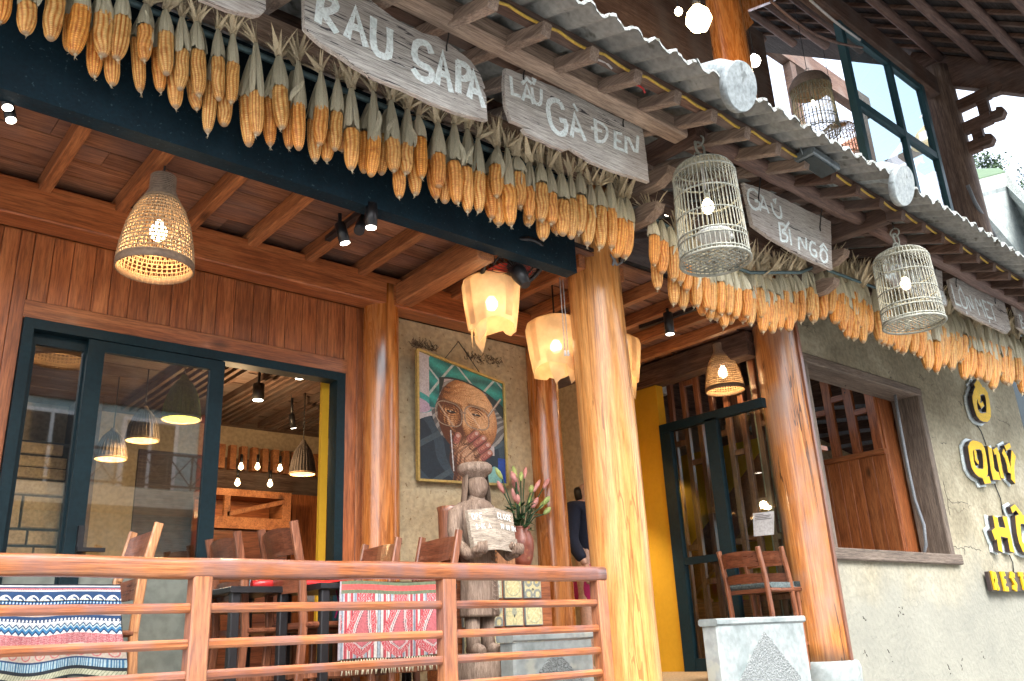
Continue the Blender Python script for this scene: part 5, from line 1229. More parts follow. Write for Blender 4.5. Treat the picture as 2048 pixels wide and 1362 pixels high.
# gauze lanterns
def gauze(px, py, Y, wpx, label, power, seed, top=PC + .1):
    c = at(px, py, Y); R_ = wpx * depth(c) / FOC / 2; rs = random.Random(seed); t = thing('gauze_lantern', label, 'lantern', c)
    m = MB(); n = 48; vs = []; rows = 14
    lens = [1.0 + .10 * math.sin(k * .45 + seed) + .3 * max(0, math.sin((k + seed * 3) * 2 * math.pi / 24)) ** .4 for k in range(n)]
    for i in range(rows):
        t_ = i / (rows - 1)
        for k in range(n):
            a = 2 * math.pi * k / n; L = R_ * .72 * (1 + lens[k])
            if t_ < .3: b_ = t_ / .3 * math.pi / 2; r_ = R_ * math.sin(b_) * (1 + .03 * math.sin(5 * a)); z = R_ * .42 * math.cos(b_)
            else: s_ = (t_ - .3) / .7; r_ = R_ * (1 - .2 * s_ ** 1.3 + .025 * math.sin(5 * a + seed) * s_); z = -L * s_
            vs.append(c + Vector((math.cos(a) * r_, math.sin(a) * r_, z + R_ * .6)))
    fs = [(i * n + k, i * n + (k + 1) % n, (i + 1) * n + (k + 1) % n, (i + 1) * n + k) for i in range(rows - 1) for k in range(n)]
    m.add(vs, fs, True); m.build('gauze', mt['shade_cloth'], t)
    m = MB()
    for k in range(0, n, 12):
        pts = [vs[i * n + k] + (vs[i * n + k] - c) * .01 for i in range(2, rows - 1)]; sd2 = Vector((-math.sin(2 * math.pi * k / n), math.cos(2 * math.pi * k / n), 0)) * .028
        for a_, b_ in zip(pts, pts[1:]): m.quad(a_ - sd2, a_ + sd2, b_ + sd2, b_ - sd2)
    for k in range(3):
        a = rs.uniform(0, 6.28); p = c + Vector((math.cos(a) * R_ * .7, math.sin(a) * R_ * .7, -R_ * .9)); s2 = Vector((-math.sin(a), math.cos(a), 0)) * R_ * .3
        m.add([p - s2 + Vector((0, 0, .1)), p + s2 + Vector((0, 0, .12)), p + s2 * .8 - Vector((0, 0, .07)), p - s2 * .2 - Vector((0, 0, .13)), p - s2 * .7 - Vector((0, 0, .03))], [(0, 1, 2, 3, 4)])
    tag(m.build('gauze_strips', mt['shade_cloth'], t), kind='stuff')
    b0 = c + Vector((0, 0, .0))
    MB().lathe([(.003, -.055), (.025, -.045), (.04, -.02), (.04, .005), (.02, .04)], 16, b0).build('bulb', mt['bulb'], t)
    MB().tube([b0 + Vector((0, 0, .045)), (c.x, c.y, top)], .006, 6).build('cord', mt['cable_black'], t)
    l = bpy.data.lights.new('lantern_light', 'POINT'); l.energy = power; l.color = (1, .64, .3); l.shadow_soft_size = .05
    lo = bpy.data.objects.new('lantern_light', l); C.objects.link(lo); lo.parent = t; lo.location = (0, 0, -.09)
gauze(983, 606, 4.0, 118, 'amber gauze lantern hanging highest in front of the plaster wall', .5, 3)
gauze(1112, 692, 4.15, 120, 'amber gauze lantern just left of the big pillar', .5, 5)
gauze(1232, 722, 4.6, 104, 'amber gauze lantern mostly hidden behind the big pillar', .5, 8)
# ---------------------------------------------------------------- track spotlights
def track(pts, label, Y=None):
    t = tag(MB().beam(pts[0], pts[1], .035, .03).build('light_track', mt['lampblack']), label, 'track')
a, b = atz(655, 478, PC - .016), atz(738, 412, PC - .016)
track((a, b), 'black light track across the porch rafters')
spot_cyl(690, 486, atz(690, 486, 3.66).y, .032, .12, 'black track spotlight pointing down at the left of the porch track', (-.25, .1), top=PC - .03, power=7)
spot_cyl(742, 455, atz(742, 455, 3.66).y, .034, .14, 'black track spotlight at the right of the porch track', (0, 0), top=PC - .03, power=7)
spot_cyl(718, 462, atz(718, 462, 3.7).y, .03, .13, 'black track spotlight turned away in the middle of the porch track', (.5, .5), top=PC - .03, power=0, mat='lampblack')
spot_cyl(22, 240, atz(22, 240, 3.74).y, .024, .09, 'round spotlight at the left edge of the porch ceiling, lower of two', (-.2, .3), top=PC + .1, power=8)
spot_cyl(15, 215, atz(15, 215, 3.76).y, .024, .09, 'round spotlight at the left edge of the porch ceiling, upper of two', (-.2, .3), top=PC + .1, power=8)
spot_cyl(1340, 668, atz(1340, 668, 3.66).y, .036, .17, 'black cylinder spotlight under the beams right of the big pillar', (0, 0), top=PC, power=7)
a, b = atz(1280, 655, PC - .016), atz(1395, 615, PC - .016)
track((a, b), 'black light track right of the big pillar')
spot_cyl(1128, 893, 5.6, .035, .12, 'black spotlight left of the big pillar above the yellow wall, left of two', top=PC - .0, power=15, mat='bulb_white')
spot_cyl(1145, 900, 5.5, .035, .14, 'black spotlight left of the big pillar above the yellow wall, right of two', top=PC - .0, power=15)
spot_cyl(1338, 428, 3.9, .04, .02, 'recessed downlight behind the corn right of the big pillar', top=None, power=10)
# rolled awning motor / red black bundle under the fascia
bd = thing('hanging_fan', 'black and red fan hung under the dark fascia beam', 'fan', at(1028, 535, 3.8))
c = at(1028, 530, 3.8)
ux = Vector((.98, .1, -.02)).normalized(); uy = Vector((-.1, .75, -.42)).normalized()
for rr_, mm, nm, w_ in ((.215, 'lampblack', 'cage_ring', .016), (.15, 'lampblack', 'cage_ring', .007)):
    MB().tube([c + ux * math.cos(k * math.pi / 20) * rr_ + uy * math.sin(k * math.pi / 20) * rr_ for k in range(40)], w_, 8, closed=True).build(nm, mt[mm], bd)
m = MB(); nz = ux.cross(uy)
for k in range(36):
    a = k * math.pi / 18; d = ux * math.cos(a) + uy * math.sin(a); m.tube([c - nz * .06 + d * .05, c - nz * .05 + d * .14, c + d * .215], .003, 3, False); m.tube([c + nz * .06 + d * .05, c + nz * .05 + d * .14, c + d * .215], .003, 3, False)
m.build('guard', mt['lampblack'], bd)
m = MB()
for k in range(3):
    a = k * 2.094 + .3; d = ux * math.cos(a) + uy * math.sin(a); e = ux * -math.sin(a) + uy * math.cos(a)
    q = [c + d * .03 - e * .03, c + d * .1 - e * .07 + nz * .01, c + d * .18 - e * .05 + nz * .01, c + d * .185 + e * .04 - nz * .01, c + d * .1 + e * .06 - nz * .01, c + d * .03 + e * .03]
    m.prism(q, nz * .004)
m.build('blades', mt['redpl'], bd)
MB().tube([c + nz * .02, c - nz * .1, c - nz * .2], [.05, .055, .03], 16).build('motor', mt['lampblack'], bd)
MB().tube([c - nz * .15, (c.x, c.y, PC + .05)], .02, 8).build('hanger', mt['lampblack'], bd)
# pull cords
for i, (x_, x2) in enumerate(((1118, 1128), (1124, 1134))):
    a = at(x_, 535, 3.9); b = Vector((a.x, a.y, at(x2, 706, 3.9).z))
    t = thing('pull_cord', ('left' if i == 0 else 'right') + ' one of two thin pull cords beside the big pillar', 'cord', b)
    MB().tube([a + Vector((0, 0, .15)), b], .0035, 5).build('string', mt['cable_white'], t); MB().lathe([(.003, -.02), (.01, -.015), (.006, .02)], 8, b).build('toggle', mt['white'], t)
# ---------------------------------------------------------------- portrait (a plain painted elder, flat print)
def seg(u, v, a, b):
    a = np.array(a); b = np.array(b); d = b - a; t = np.clip(((u - a[0]) * d[0] + (v - a[1]) * d[1]) / (d @ d), 0, 1)
    return np.hypot(u - a[0] - t * d[0], v - a[1] - t * d[1])
def paint_fn(u, v):
    x = u; y = v * 1.28
    c = np.tile(np.array((.44, .39, .385)), (len(u), 1))
    def put(m, col, k=None):
        col = np.array(col)
        c[m] = col if k is None else (c[m] * (1 - k) + col * k)
    ns = .5 + .5 * np.sin(x * 37 + 3 * np.sin(y * 23)) * np.sin(y * 31 + 2 * np.sin(x * 19))
    # coat with folds, blue lining
    coat = (y < .66 - 1.1 * np.abs(x - .2) ** 1.6) | (y < .34) | ((x > .86) & (y < .78)); put(coat, (.012, .024, .036)); put(coat & (np.sin(x * 17 + y * 11 + np.sin(y * 9)) > .6), (.03, .05, .068)); put(coat & (np.sin(x * 9 - y * 14) > .9), (.05, .075, .09))
    put((np.abs(x - .42 + .2 * (y - .3)) < .055) & (y < .42), (.01, .045, .3)); put((np.abs(x - .95) < .05) & (y < .32), (.01, .05, .28)); put(((x - .86) / .08) ** 2 + ((y - .07) / .14) ** 2 < 1, (.2, .42, .38))
    put(((x + .03) ** 2 / .045 + (y - .76) ** 2 / .012 < 1), (.05, .3, .27)); put(((x + .03) ** 2 / .03 + (y - .73) ** 2 / .006 < 1), (.42, .3, .38))
    # head scarf, folded bands
    edge = .985 + .13 * (1 - ((x - .52) / .42) ** 2)
    scarf = ((y > edge) & (x > .14) & (x < 1.0)) | ((x > .8) & (y > 1.9 - 1.1 * x) & (y > .72)) | ((x > .13) & (x < .24 + .06 * np.sin(y * 7)) & (y > .74) & (y < 1.25))
    fold = .5 + .5 * np.sin((y - .35 * np.abs(x - .5)) * 34 + 2 * np.sin(x * 7)); c[scarf] = (np.array((.012, .12, .115)) * (1 - fold[:, None]) + np.array((.03, .3, .26)) * fold[:, None])[scarf]
    put(scarf & (np.abs(np.sin((x * .9 + y) * 7.5)) < .10), (.42, .47, .45)); put(scarf & (np.abs(np.sin((x - y * .7) * 6.5)) < .09), (.38, .45, .42)); put(scarf & (y < edge + .02) & (x > .24), (.015, .03, .03))
    # grey hair
    hair = (((x - .58) / .43) ** 2 + ((y - .74) / .40) ** 2 < 1) & ~scarf & (y > .45); put(hair, (.1, .09, .085)); put(hair & (np.sin(x * 60 - y * 75 + 3 * np.sin(y * 11)) > .25), (.27, .255, .235))
    # face: relief shaded like brush work
    def H(x, y):
        e = np.clip(1 - ((x - .56) / .345) ** 2 - ((y - .72) / .42) ** 2, 0, None); h = .42 * np.sqrt(e)
        g = lambda cx, cy, a, b: np.exp(-((x - cx) / a) ** 2 - ((y - cy) / b) ** 2)
        h = h + .10 * g(.50, .60, .05, .085) + .05 * g(.505, .72, .03, .1) - .075 * g(.37, .755, .085, .05) - .075 * g(.66, .79, .085, .05) + .05 * g(.36, .735, .05, .02) + .05 * g(.66, .77, .05, .02)
        h = h + .055 * g(.37, .86, .11, .03) + .055 * g(.67, .89, .11, .03) + .08 * g(.31, .6, .09, .08) + .09 * g(.72, .6, .1, .1)
        h = h + .011 * np.sin(y * 105 + 7 * np.sin(x * 6) + 1.5 * np.sin(x * 23)) * np.clip((y - .88) * 9, 0, 1)
        h = h + .009 * np.sin(np.hypot(x - .60, y - .62) * 150 + 2 * np.sin(np.arctan2(y - .6, x - .6) * 5)) * np.clip((x - .66) * 7, 0, 1) + .007 * np.sin(np.hypot(x - .47, y - .66) * 140) * np.clip((.45 - x) * 8, 0, 1)
        h = h + .007 * np.sin(np.hypot(x - .37, (y - .76) * 1.5) * 190) * g(.37, .73, .13, .1) + .007 * np.sin(np.hypot(x - .66, (y - .79) * 1.5) * 190) * g(.66, .77, .13, .1) + .003 * np.sin(x * 210 + 4 * np.sin(y * 40)) * np.sin(y * 190 + 3 * np.sin(x * 50))
        return h
    def shade(Hf, base_lo, base_mid, base_hi, m, lx=.45, ly=.55):
        e = .003; gx = (Hf(x + e, y) - Hf(x - e, y)) / (2 * e); gy = (Hf(x, y + e) - Hf(x, y - e)) / (2 * e)
        n = np.sqrt(gx * gx + gy * gy + 1); s_ = np.clip((-gx * lx * -1 * -1 + -gy * ly + .72) / n, 0, 1.15); t = s_[:, None]
        col = np.where(t < .55, np.array(base_lo) + (np.array(base_mid) - np.array(base_lo)) * (t / .55), np.array(base_mid) + (np.array(base_hi) - np.array(base_mid)) * ((t - .55) / .6)); c[m] = col[m]
    face = (((x - .56) / .345) ** 2 + ((y - .72) / .42) ** 2 < 1) & (y < edge) & ~((x > .8) & scarf)
    shade(H, (.10, .028, .008), (.42, .175, .06), (.82, .50, .26), face)
    for ex, ey in ((.37, .745), (.66, .78)):
        put(((x - ex) / .055) ** 2 + ((y - ey - .25 * (x - ex) ** 2) / .013) ** 2 < 1, (.025, .015, .012)); put(((x - ex + .01) / .01) ** 2 + ((y - ey - .003) / .006) ** 2 < 1, (.5, .45, .4))
        br = ((x - ex) / .1) ** 2 + ((y - ey - .1) / .016) ** 2 < 1; put(br, (.2, .11, .06), .55)
    # spectacles
    for ex, ey, rx, ry in ((.345, .715, .145, .125), (.665, .745, .14, .125)):
        d = (np.abs((x - ex) / rx) ** 2.8 + np.abs((y - ey) / ry) ** 2.8); put((d < 1.18) & (d > .90), (.16, .10, .07)); put((d < 1.08) & (d > .99), (.5, .4, .3)); put((d < .9) & (np.abs(x - ex + (y - ey) * .8 + .05) < .012), (.75, .6, .45), .35)
    put(seg(x, y, (.485, .765), (.53, .77)) < .012, (.3, .2, .14)); put(seg(x, y, (.80, .80), (.96, 1.06)) < .012, (.24, .17, .13)); put(seg(x, y, (.80, .803), (.96, 1.063)) < .004, (.55, .47, .38))
    # hand over the mouth
    F = [((.44, .36), (.655, .565)), ((.50, .31), (.735, .525)), ((.55, .25), (.785, .455)), ((.60, .19), (.80, .365)), ((.39, .36), (.44, .50))]
    def HH(x, y):
        h = .30 * np.sqrt(np.clip(1 - ((x - .50) / .16) ** 2 - ((y - .24) / .21) ** 2, 0, None))
        h = np.maximum(h, .22 * np.sqrt(np.clip(1 - ((x - .53) / (.13 + .2 * np.clip(.15 - y, 0, 1))) ** 2, 0, None)) * (y < .2))
        for a, b in F:
            d = seg(x, y, a, b); h = np.maximum(h, .05 + .30 * np.sqrt(np.clip(1 - (d / .044) ** 2, 0, None)) * .5)
            for t in (.35, .66): kx, ky = a[0] + (b[0] - a[0]) * t, a[1] + (b[1] - a[1]) * t; h = h + .02 * np.exp(-(((x - kx) ** 2 + (y - ky) ** 2) / .0009)) + .006 * np.sin(np.hypot(x - kx, y - ky) * 260) * np.exp(-(((x - kx) ** 2 + (y - ky) ** 2) / .0018))
        return h + .006 * np.sin((x * 1.5 - y) * 85 + 3 * np.sin(y * 25)) + .003 * np.sin(x * 150) * np.sin(y * 170)
    hm = (((x - .50) / .16) ** 2 + ((y - .24) / .21) ** 2 < 1) | ((np.abs(x - .53) < .13 + .2 * np.clip(.15 - y, 0, 1)) & (y < .2))
    for a, b in F: hm |= seg(x, y, a, b) < .044
    ring = np.zeros(len(x), bool)
    for a, b in F: d = seg(x, y, a, b); ring |= (d > .040) & (d < .046)
    shade(HH, (.07, .022, .01), (.32, .14, .065), (.66, .40, .25), hm); put(ring & hm, (.06, .02, .012), .7)
    for a, b in F: d = seg(x, y, ((a[0] + 1.6 * b[0]) / 2.6, (a[1] + 1.6 * b[1]) / 2.6), b); put((d < .036) & hm, (.42, .09, .10), .4); put(((x - b[0]) ** 2 + (y - b[1]) ** 2) < .0004, (.62, .42, .36), .8)
    put(seg(x, y, (.36, .54), (.385, .12)) < .006, (.6, .62, .62))
    c[:] *= (.80 + .14 * ns)[:, None]
    return np.clip(c, 0, 1)
PYP = WY - .07
BL, BR, TL, TR = at(836, 960, PYP + .03), at(1014, 970, PYP + .03), at(834, 699, PYP - .05), at(1006, 767, PYP - .05)
fr = thing('portrait_painting', 'large portrait of an elder in a teal head scarf leaning off the plaster wall', 'painting', (BL + BR) / 2)
printed_quad('canvas', BL, BR, TL, TR, 300, 380, paint_fn, mt['canvas'], fr)
back = Vector((0, .02, 0)); MB().prism([BL + back * .2, BR + back * .2, TR + back * .2, TL + back * .2], back).build('stretcher_board', mt['lampblack'], fr)
for a, b in ((BL, BR), (BR, TR), (TR, TL), (TL, BL)): MB().beam(a, b, .03, .016, up=(0, 0, 1) if abs((b - a).z) < .4 else (1, 0, 0)).build('frame_bar', mt['gold'], fr)
pk = at(917, 683, WY - .01); MB().tube([TL.lerp(TR, .3) + Vector((0, .01, 0)), pk], .003, 4).tube([pk, TL.lerp(TR, .75) + Vector((0, .01, 0))], .003, 4).build('hanging_wire', mt['cable_black'], fr)
# rooty stain where the old plaster is stripped above the painting
m = MB(); rs = random.Random(4)
for (x0, x1, yc) in ((822, 870, 690), (935, 1000, 715)):
    for k in range(60):
        px = rs.uniform(x0, x1); py = yc + (px - x0) * .18 + rs.uniform(-6, 5); a = at(px, py, WY - .004); p = [a]
        for j in range(3): p.append(p[-1] + Vector((rs.uniform(-.02, .02), 0, rs.uniform(-.012, .022))))
        m.tube(p, .0022, 3, False)
tag(m.build('dry_roots', mt['twine']), 'dark dry root marks on the plaster wall above the portrait', 'roots', kind='stuff')
# ---------------------------------------------------------------- stroke lettering for small hand writing
GL = {'O': [[(0, .5), (.15, .95), (.5, 1), (.85, .8), (.9, .4), (.6, 0), (.2, .1), (0, .5)]], 'P': [[(.1, 0), (.1, 1), (.6, 1), (.8, .75), (.5, .5), (.1, .5)]], 'E': [[(.8, 1), (.1, 1), (.1, 0), (.8, 0)], [(.1, .5), (.6, .5)]],
      'N': [[(.1, 0), (.1, 1), (.8, 0), (.8, 1)]], 'C': [[(.85, .85), (.4, 1), (.05, .5), (.35, 0), (.85, .15)]], 'L': [[(.1, 1), (.1, 0), (.75, 0)]], 'S': [[(.85, .9), (.4, 1), (.1, .75), (.8, .3), (.5, 0), (.05, .1)]],
      '0': [[(.1, .5), (.45, 1), (.8, .5), (.45, 0), (.1, .5)]], '1': [[(.2, .8), (.5, 1), (.5, 0)]], '8': [[(.45, .52), (.15, .78), (.45, 1), (.75, .78), (.45, .52), (.1, .25), (.45, 0), (.8, .25), (.45, .52)]], ':': [[(.4, .25), (.45, .3)], [(.4, .7), (.45, .75)]],
      'A': [[(0, 0), (.45, 1), (.9, 0)], [(.2, .4), (.7, .4)]], 'M': [[(0, 0), (.1, 1), (.5, .4), (.85, 1), (.95, 0)]], 'R': [[(.1, 0), (.1, 1), (.7, .95), (.75, .6), (.1, .5)], [(.4, .5), (.85, 0)]], 'T': [[(0, 1), (.9, 1)], [(.45, 1), (.45, 0)]], 'U': [[(.1, 1), (.1, .15), (.45, 0), (.8, .15), (.8, 1)]]}
def write(m, txt, o, ux, uz, h, w, pitch, off):
    for i, ch in enumerate(txt):
        for s in GL.get(ch, []):
            strokes3(m, [o + ux * (i * pitch + q[0] * h * .62) + uz * q[1] * h for q in s], w, off)
# ---------------------------------------------------------------- carved statue with the opening hours
SY0 = 4.2; sx_ = at(958, 1200, SY0).x; sz = at(960, 1306, SY0).z
S = thing('wooden_statue', 'grey carved wooden figure in a brimmed hat holding an open book of hours', 'statue', (sx_, SY0, FL))
def W_(x, y, z): return Vector((sx_ + x, SY0 + y, sz + z))
def loft(m, rings, n=28, smooth=True, fn=None):
    vs = []
    for (z, cx_, cy_, rx, ry) in rings:
        for k in range(n):
            a = 2 * math.pi * k / n; f = 1 + (fn(a, z) if fn else 0); vs.append(W_(cx_ + math.cos(a) * rx * f, cy_ + math.sin(a) * ry * f, z))
    R_ = len(rings); fs = [(i * n + k, i * n + (k + 1) % n, (i + 1) * n + (k + 1) % n, (i + 1) * n + k) for i in range(R_ - 1) for k in range(n)] + [tuple(range(n - 1, -1, -1)), tuple((R_ - 1) * n + k for k in range(n))]
    m.add(vs, fs, smooth)
hh = 1.0
MB_ = MB(); n = 24
loft(MB_, [(FL - sz + .001, 0, 0, .17, .16), (-.1, 0, 0, .16, .15), (-.02, 0, 0, .15, .14), (.0, 0, 0, .14, .13)], 24, True, lambda a, z: .04 * math.sin(a * 7) + .02 * math.sin(a * 17)); MB_.build('stump', mt['statue'], S)
m = MB()
fold = lambda a, z: (.05 * math.sin(a * 9) if z < .6 else .02 * math.sin(a * 6))
loft(m, [(.2, 0, 0, .125, .09), (.215, 0, 0, .13, .095), (.35, 0, 0, .12, .09), (.5, 0, 0, .115, .085), (.64, 0, 0, .12, .085), (.76, 0, 0, .13, .085), (.83, 0, 0, .14, .08), (.875, 0, 0, .1, .07), (.89, 0, 0, .06, .055), (.93, .0, -.005, .045, .045)], 40, True, fold)
for s_ in (-1, 1):
    m.tube([W_(s_ * .055, 0, .22), W_(s_ * .055, 0, .1), W_(s_ * .055, -.01, .02)], [.05, .042, .045], 14)
    m.tube([W_(s_ * .055, .03, .02), W_(s_ * .058, -.03, .022), W_(s_ * .065, -.09, .012), W_(s_ * .067, -.115, .008)], [.032, .038, .033, .018], 12)
    m.tube([W_(s_ * .1, .0, .845), W_(s_ * .15, .01, .80), W_(s_ * .17, .0, .70), W_(s_ * .168, -.03, .61), W_(s_ * .155, -.11, .55), W_(s_ * .14, -.165, .555)], [.035, .048, .045, .042, .036, .03], 16)
m.build('body', mt['statue'], S)
for s_ in (-1, 1):
    h_ = MB(); c0 = W_(s_ * .14, -.18, .56)
    h_.tube([c0 + Vector((0, .03, -.005)), c0, c0 + Vector((s_ * -.005, -.025, .01))], [.03, .038, .03], 12)
    for k in range(4):
        xk = s_ * (-.028 + k * .018) ; h_.tube([c0 + Vector((xk, -.012, -.012)), c0 + Vector((xk, -.04, -.004)), c0 + Vector((xk, -.05, .022)), c0 + Vector((xk, -.044, .05 - .004 * abs(k - 1.5)))], [.012, .0115, .010, .008], 8)
    h_.tube([c0 + Vector((s_ * -.03, .0, .01)), c0 + Vector((s_ * -.045, -.02, .03)), c0 + Vector((s_ * -.04, -.035, .055))], [.013, .012, .009], 8)
    h_.build('hand', mt['statue'], S)
hd = MB(); fx_, fy_ = .38, -.92   # the head looks to its left
rot = lambda x, y, z: W_(x * .92 - y * -.38 * -1 + 0, y * .92 + x * -.38 * -1 * -1, z)
def RH(x, y, z):
    a = -.06; return W_(x * math.cos(a) - y * math.sin(a), x * math.sin(a) + y * math.cos(a) - .01, z)
n = 28; vs = []; rings = []
for i in range(15):
    t = i / 14; ph = -math.pi / 2 + math.pi * t; z = .965 + .09 * math.sin(ph); r_ = math.cos(ph)
    for k in range(n):
        a = 2 * math.pi * k / n; x = math.cos(a) * .07 * r_; y = math.sin(a) * .074 * r_; fr_ = max(0, -math.sin(a))
        zz = z - .965; jaw = 1 - .25 * max(0, -zz / .085) * (1 - fr_ * .4)
        y2 = y; 
        if fr_ > .3:
            y2 -= .030 * math.exp(-((x / .011) ** 2)) * math.exp(-((zz + .01) / .022) ** 2) * (1.0) + .006 * math.exp(-((zz - .03) / .01) ** 2) - .014 * math.exp(-(((abs(x) - .025) / .013) ** 2)) * math.exp(-((zz - .012) / .012) ** 2)
            y2 -= .010 * math.exp(-((zz + .043) / .008) ** 2) * math.exp(-(x / .02) ** 2)
        vs.append(RH(x * jaw, y2, z))
fs = [(i * n + k, i * n + (k + 1) % n, (i + 1) * n + (k + 1) % n, (i + 1) * n + k) for i in range(14) for k in range(n)]
hd.add(vs, fs, True)
for s_ in (-1, 1): hd.tube([RH(s_ * .058, .0, .945), RH(s_ * .066, .004, .965), RH(s_ * .06, .006, .985)], [.006, .011, .008], 8)
hd.build('head', mt['statue'], S)
hr = MB(); vs = []
for i in range(9):
    z = 1.04 - i * .022
    for k in range(19):
        a = math.pi * (-.08 + 1.16 * k / 18); r_ = .98 + .05 * math.sin(k * 2.3 + i * .4) + .03 * i; vs.append(RH(math.cos(a) * .078 * r_, math.sin(a) * .088 * r_, z))
hr.add(vs, [(i * 19 + k, i * 19 + k + 1, (i + 1) * 19 + k + 1, (i + 1) * 19 + k) for i in range(8) for k in range(18)], True); hr.build('hair', mt['statue'], S)
MB().lathe([(.055, -.02), (.07, .0), (.085, .015), (.104, .028), (.112, .045), (.108, .07), (.09, .085), (.002, .088)], 30, W_(.0, 0, 1.03)).build('hat', mt['statue'], S)
bk = MB()
def page(s_):
    q = [W_(0, -.20, .575), W_(s_ * .165, -.175, .56), W_(s_ * .175, -.14, .80), W_(0, -.175, .82)]
    if s_ < 0: q = [q[1], q[0], q[3], q[2]]
    return q
for s_ in (-1, 1):
    q = page(s_); bk.prism([p + Vector((0, .0, 0)) for p in q], (0, .028, 0))
    bk.prism([q[0] + Vector((0, -.012, -.004)), q[1] + Vector((0, -.012, -.004)), q[1].lerp(q[2], .33) + Vector((0, -.014, 0)), q[0].lerp(q[3], .33) + Vector((0, -.014, 0))], (0, .013, 0))
bk.build('open_book', mt['book'], S)
for s_, l1, l2 in ((-1, 'OPEN', '8:00 AM'), (1, 'CLOSE', '10:00 PM')):
    m = MB(); q = page(s_); ux = (q[1] - q[0]).normalized(); uz = (q[3] - q[0]).normalized()
    o = q[0] + ux * .02 + uz * .185 + Vector((0, -.003, 0)); write(m, l1, o, ux, uz, .034, .0036, .026, (0, -.0015, 0))
    o = q[0] + ux * .035 + uz * .125 + Vector((0, -.003, 0)); write(m, l2, o, ux, uz, .03, .0032, .0175, (0, -.0015, 0))
    tag(m.build('writing', mt['white_paint'], S), kind='stuff')
m = MB()
for i in range(14):
    z = .23 + i * .027
    for s_ in (-1, 1): m.tube([W_(.05, -.1, z), W_(.05 + s_ * .022, -.098, z + .014)], .0035, 4)
m.tube([W_(.025, -.098, .21), W_(.025, -.096, .46)], .004, 4); m.tube([W_(.078, -.088, .21), W_(.078, -.088, .46)], .004, 4)
m.build('carved_sash', mt['statue'], S)
m = MB().lathe([(.06, 0), (.068, .1), (.072, .3), (.08, .33), (.072, .335), (.062, .32)], 22, W_(-.13, .1, .52)); m.build('back_basket', mt['chairZ'], S)
# ---------------------------------------------------------------- vase of lilies
vc = at(1046, 1128, 4.62); vc.z = zc
V_ = thing('flower_vase', 'red glazed vase full of pink and green lily buds on the tiled counter', 'vase', vc)
MB().lathe([(.05, 0), (.07, .05), (.085, .13), (.082, .19), (.062, .245), (.06, .265), (.066, .275), (.058, .275), (.055, .25)], 28, vc).build('pot', mt['vase'], V_)
rs = random.Random(11); stems = MB(); leaf = 0
for k in range(22):
    a = rs.uniform(0, 6.28); sp = rs.uniform(.02, .2); h = rs.uniform(.32, .56) - sp * .3; b0 = vc + Vector((math.cos(a) * .03, math.sin(a) * .03, .26)); tip = vc + Vector((math.cos(a) * sp * 1.15, math.sin(a) * sp * .7, .1 + h))
    stems.tube([b0, b0.lerp(tip, .5) + Vector((0, 0, .03)), tip], .0045, 5)
    d = (tip - b0).normalized() * .6 + Vector((math.cos(a) * .5, math.sin(a) * .5, .5)); d.normalize(); L = rs.uniform(.075, .115); r_ = rs.uniform(.015, .022)
    MB().tube([tip, tip + d * L * .25, tip + d * L * .6, tip + d * L * .9, tip + d * L], [.006, r_ * .8, r_, r_ * .5, .002], 8).build('bud', mt['bud_pink' if rs.random() < .42 else 'bud_green'], V_)
stems.build('stems', mt['leaf'], V_)
for k in range(46):
    a = rs.uniform(0, 6.28); z = rs.uniform(.24, .42); r0 = rs.uniform(.01, .08); c = vc + Vector((math.cos(a) * r0, math.sin(a) * r0, z)); d = Vector((math.cos(a), math.sin(a), rs.uniform(-.2, .9))).normalized(); L = rs.uniform(.06, .12); s2 = d.cross(Vector((0, 0, 1))).normalized() * rs.uniform(.01, .017)
    MB().add([c, c + d * L * .4 - s2, c + d * L + Vector((0, 0, -.015)), c + d * L * .4 + s2, c + d * L * .5 + Vector((0, 0, .006))], [(0, 1, 4), (1, 2, 4), (2, 3, 4), (3, 0, 4)]).build('leaf', mt['leaf'], V_)
cd = at(1010, 1105, 4.6); tag(MB().cbox((cd.x - .09, 4.58, zc + .002), (cd.x + .08, 4.62, zc + .2), .01).build('wooden_board', mt['chair_light']), 'small plain wooden board standing behind the statue', 'board')
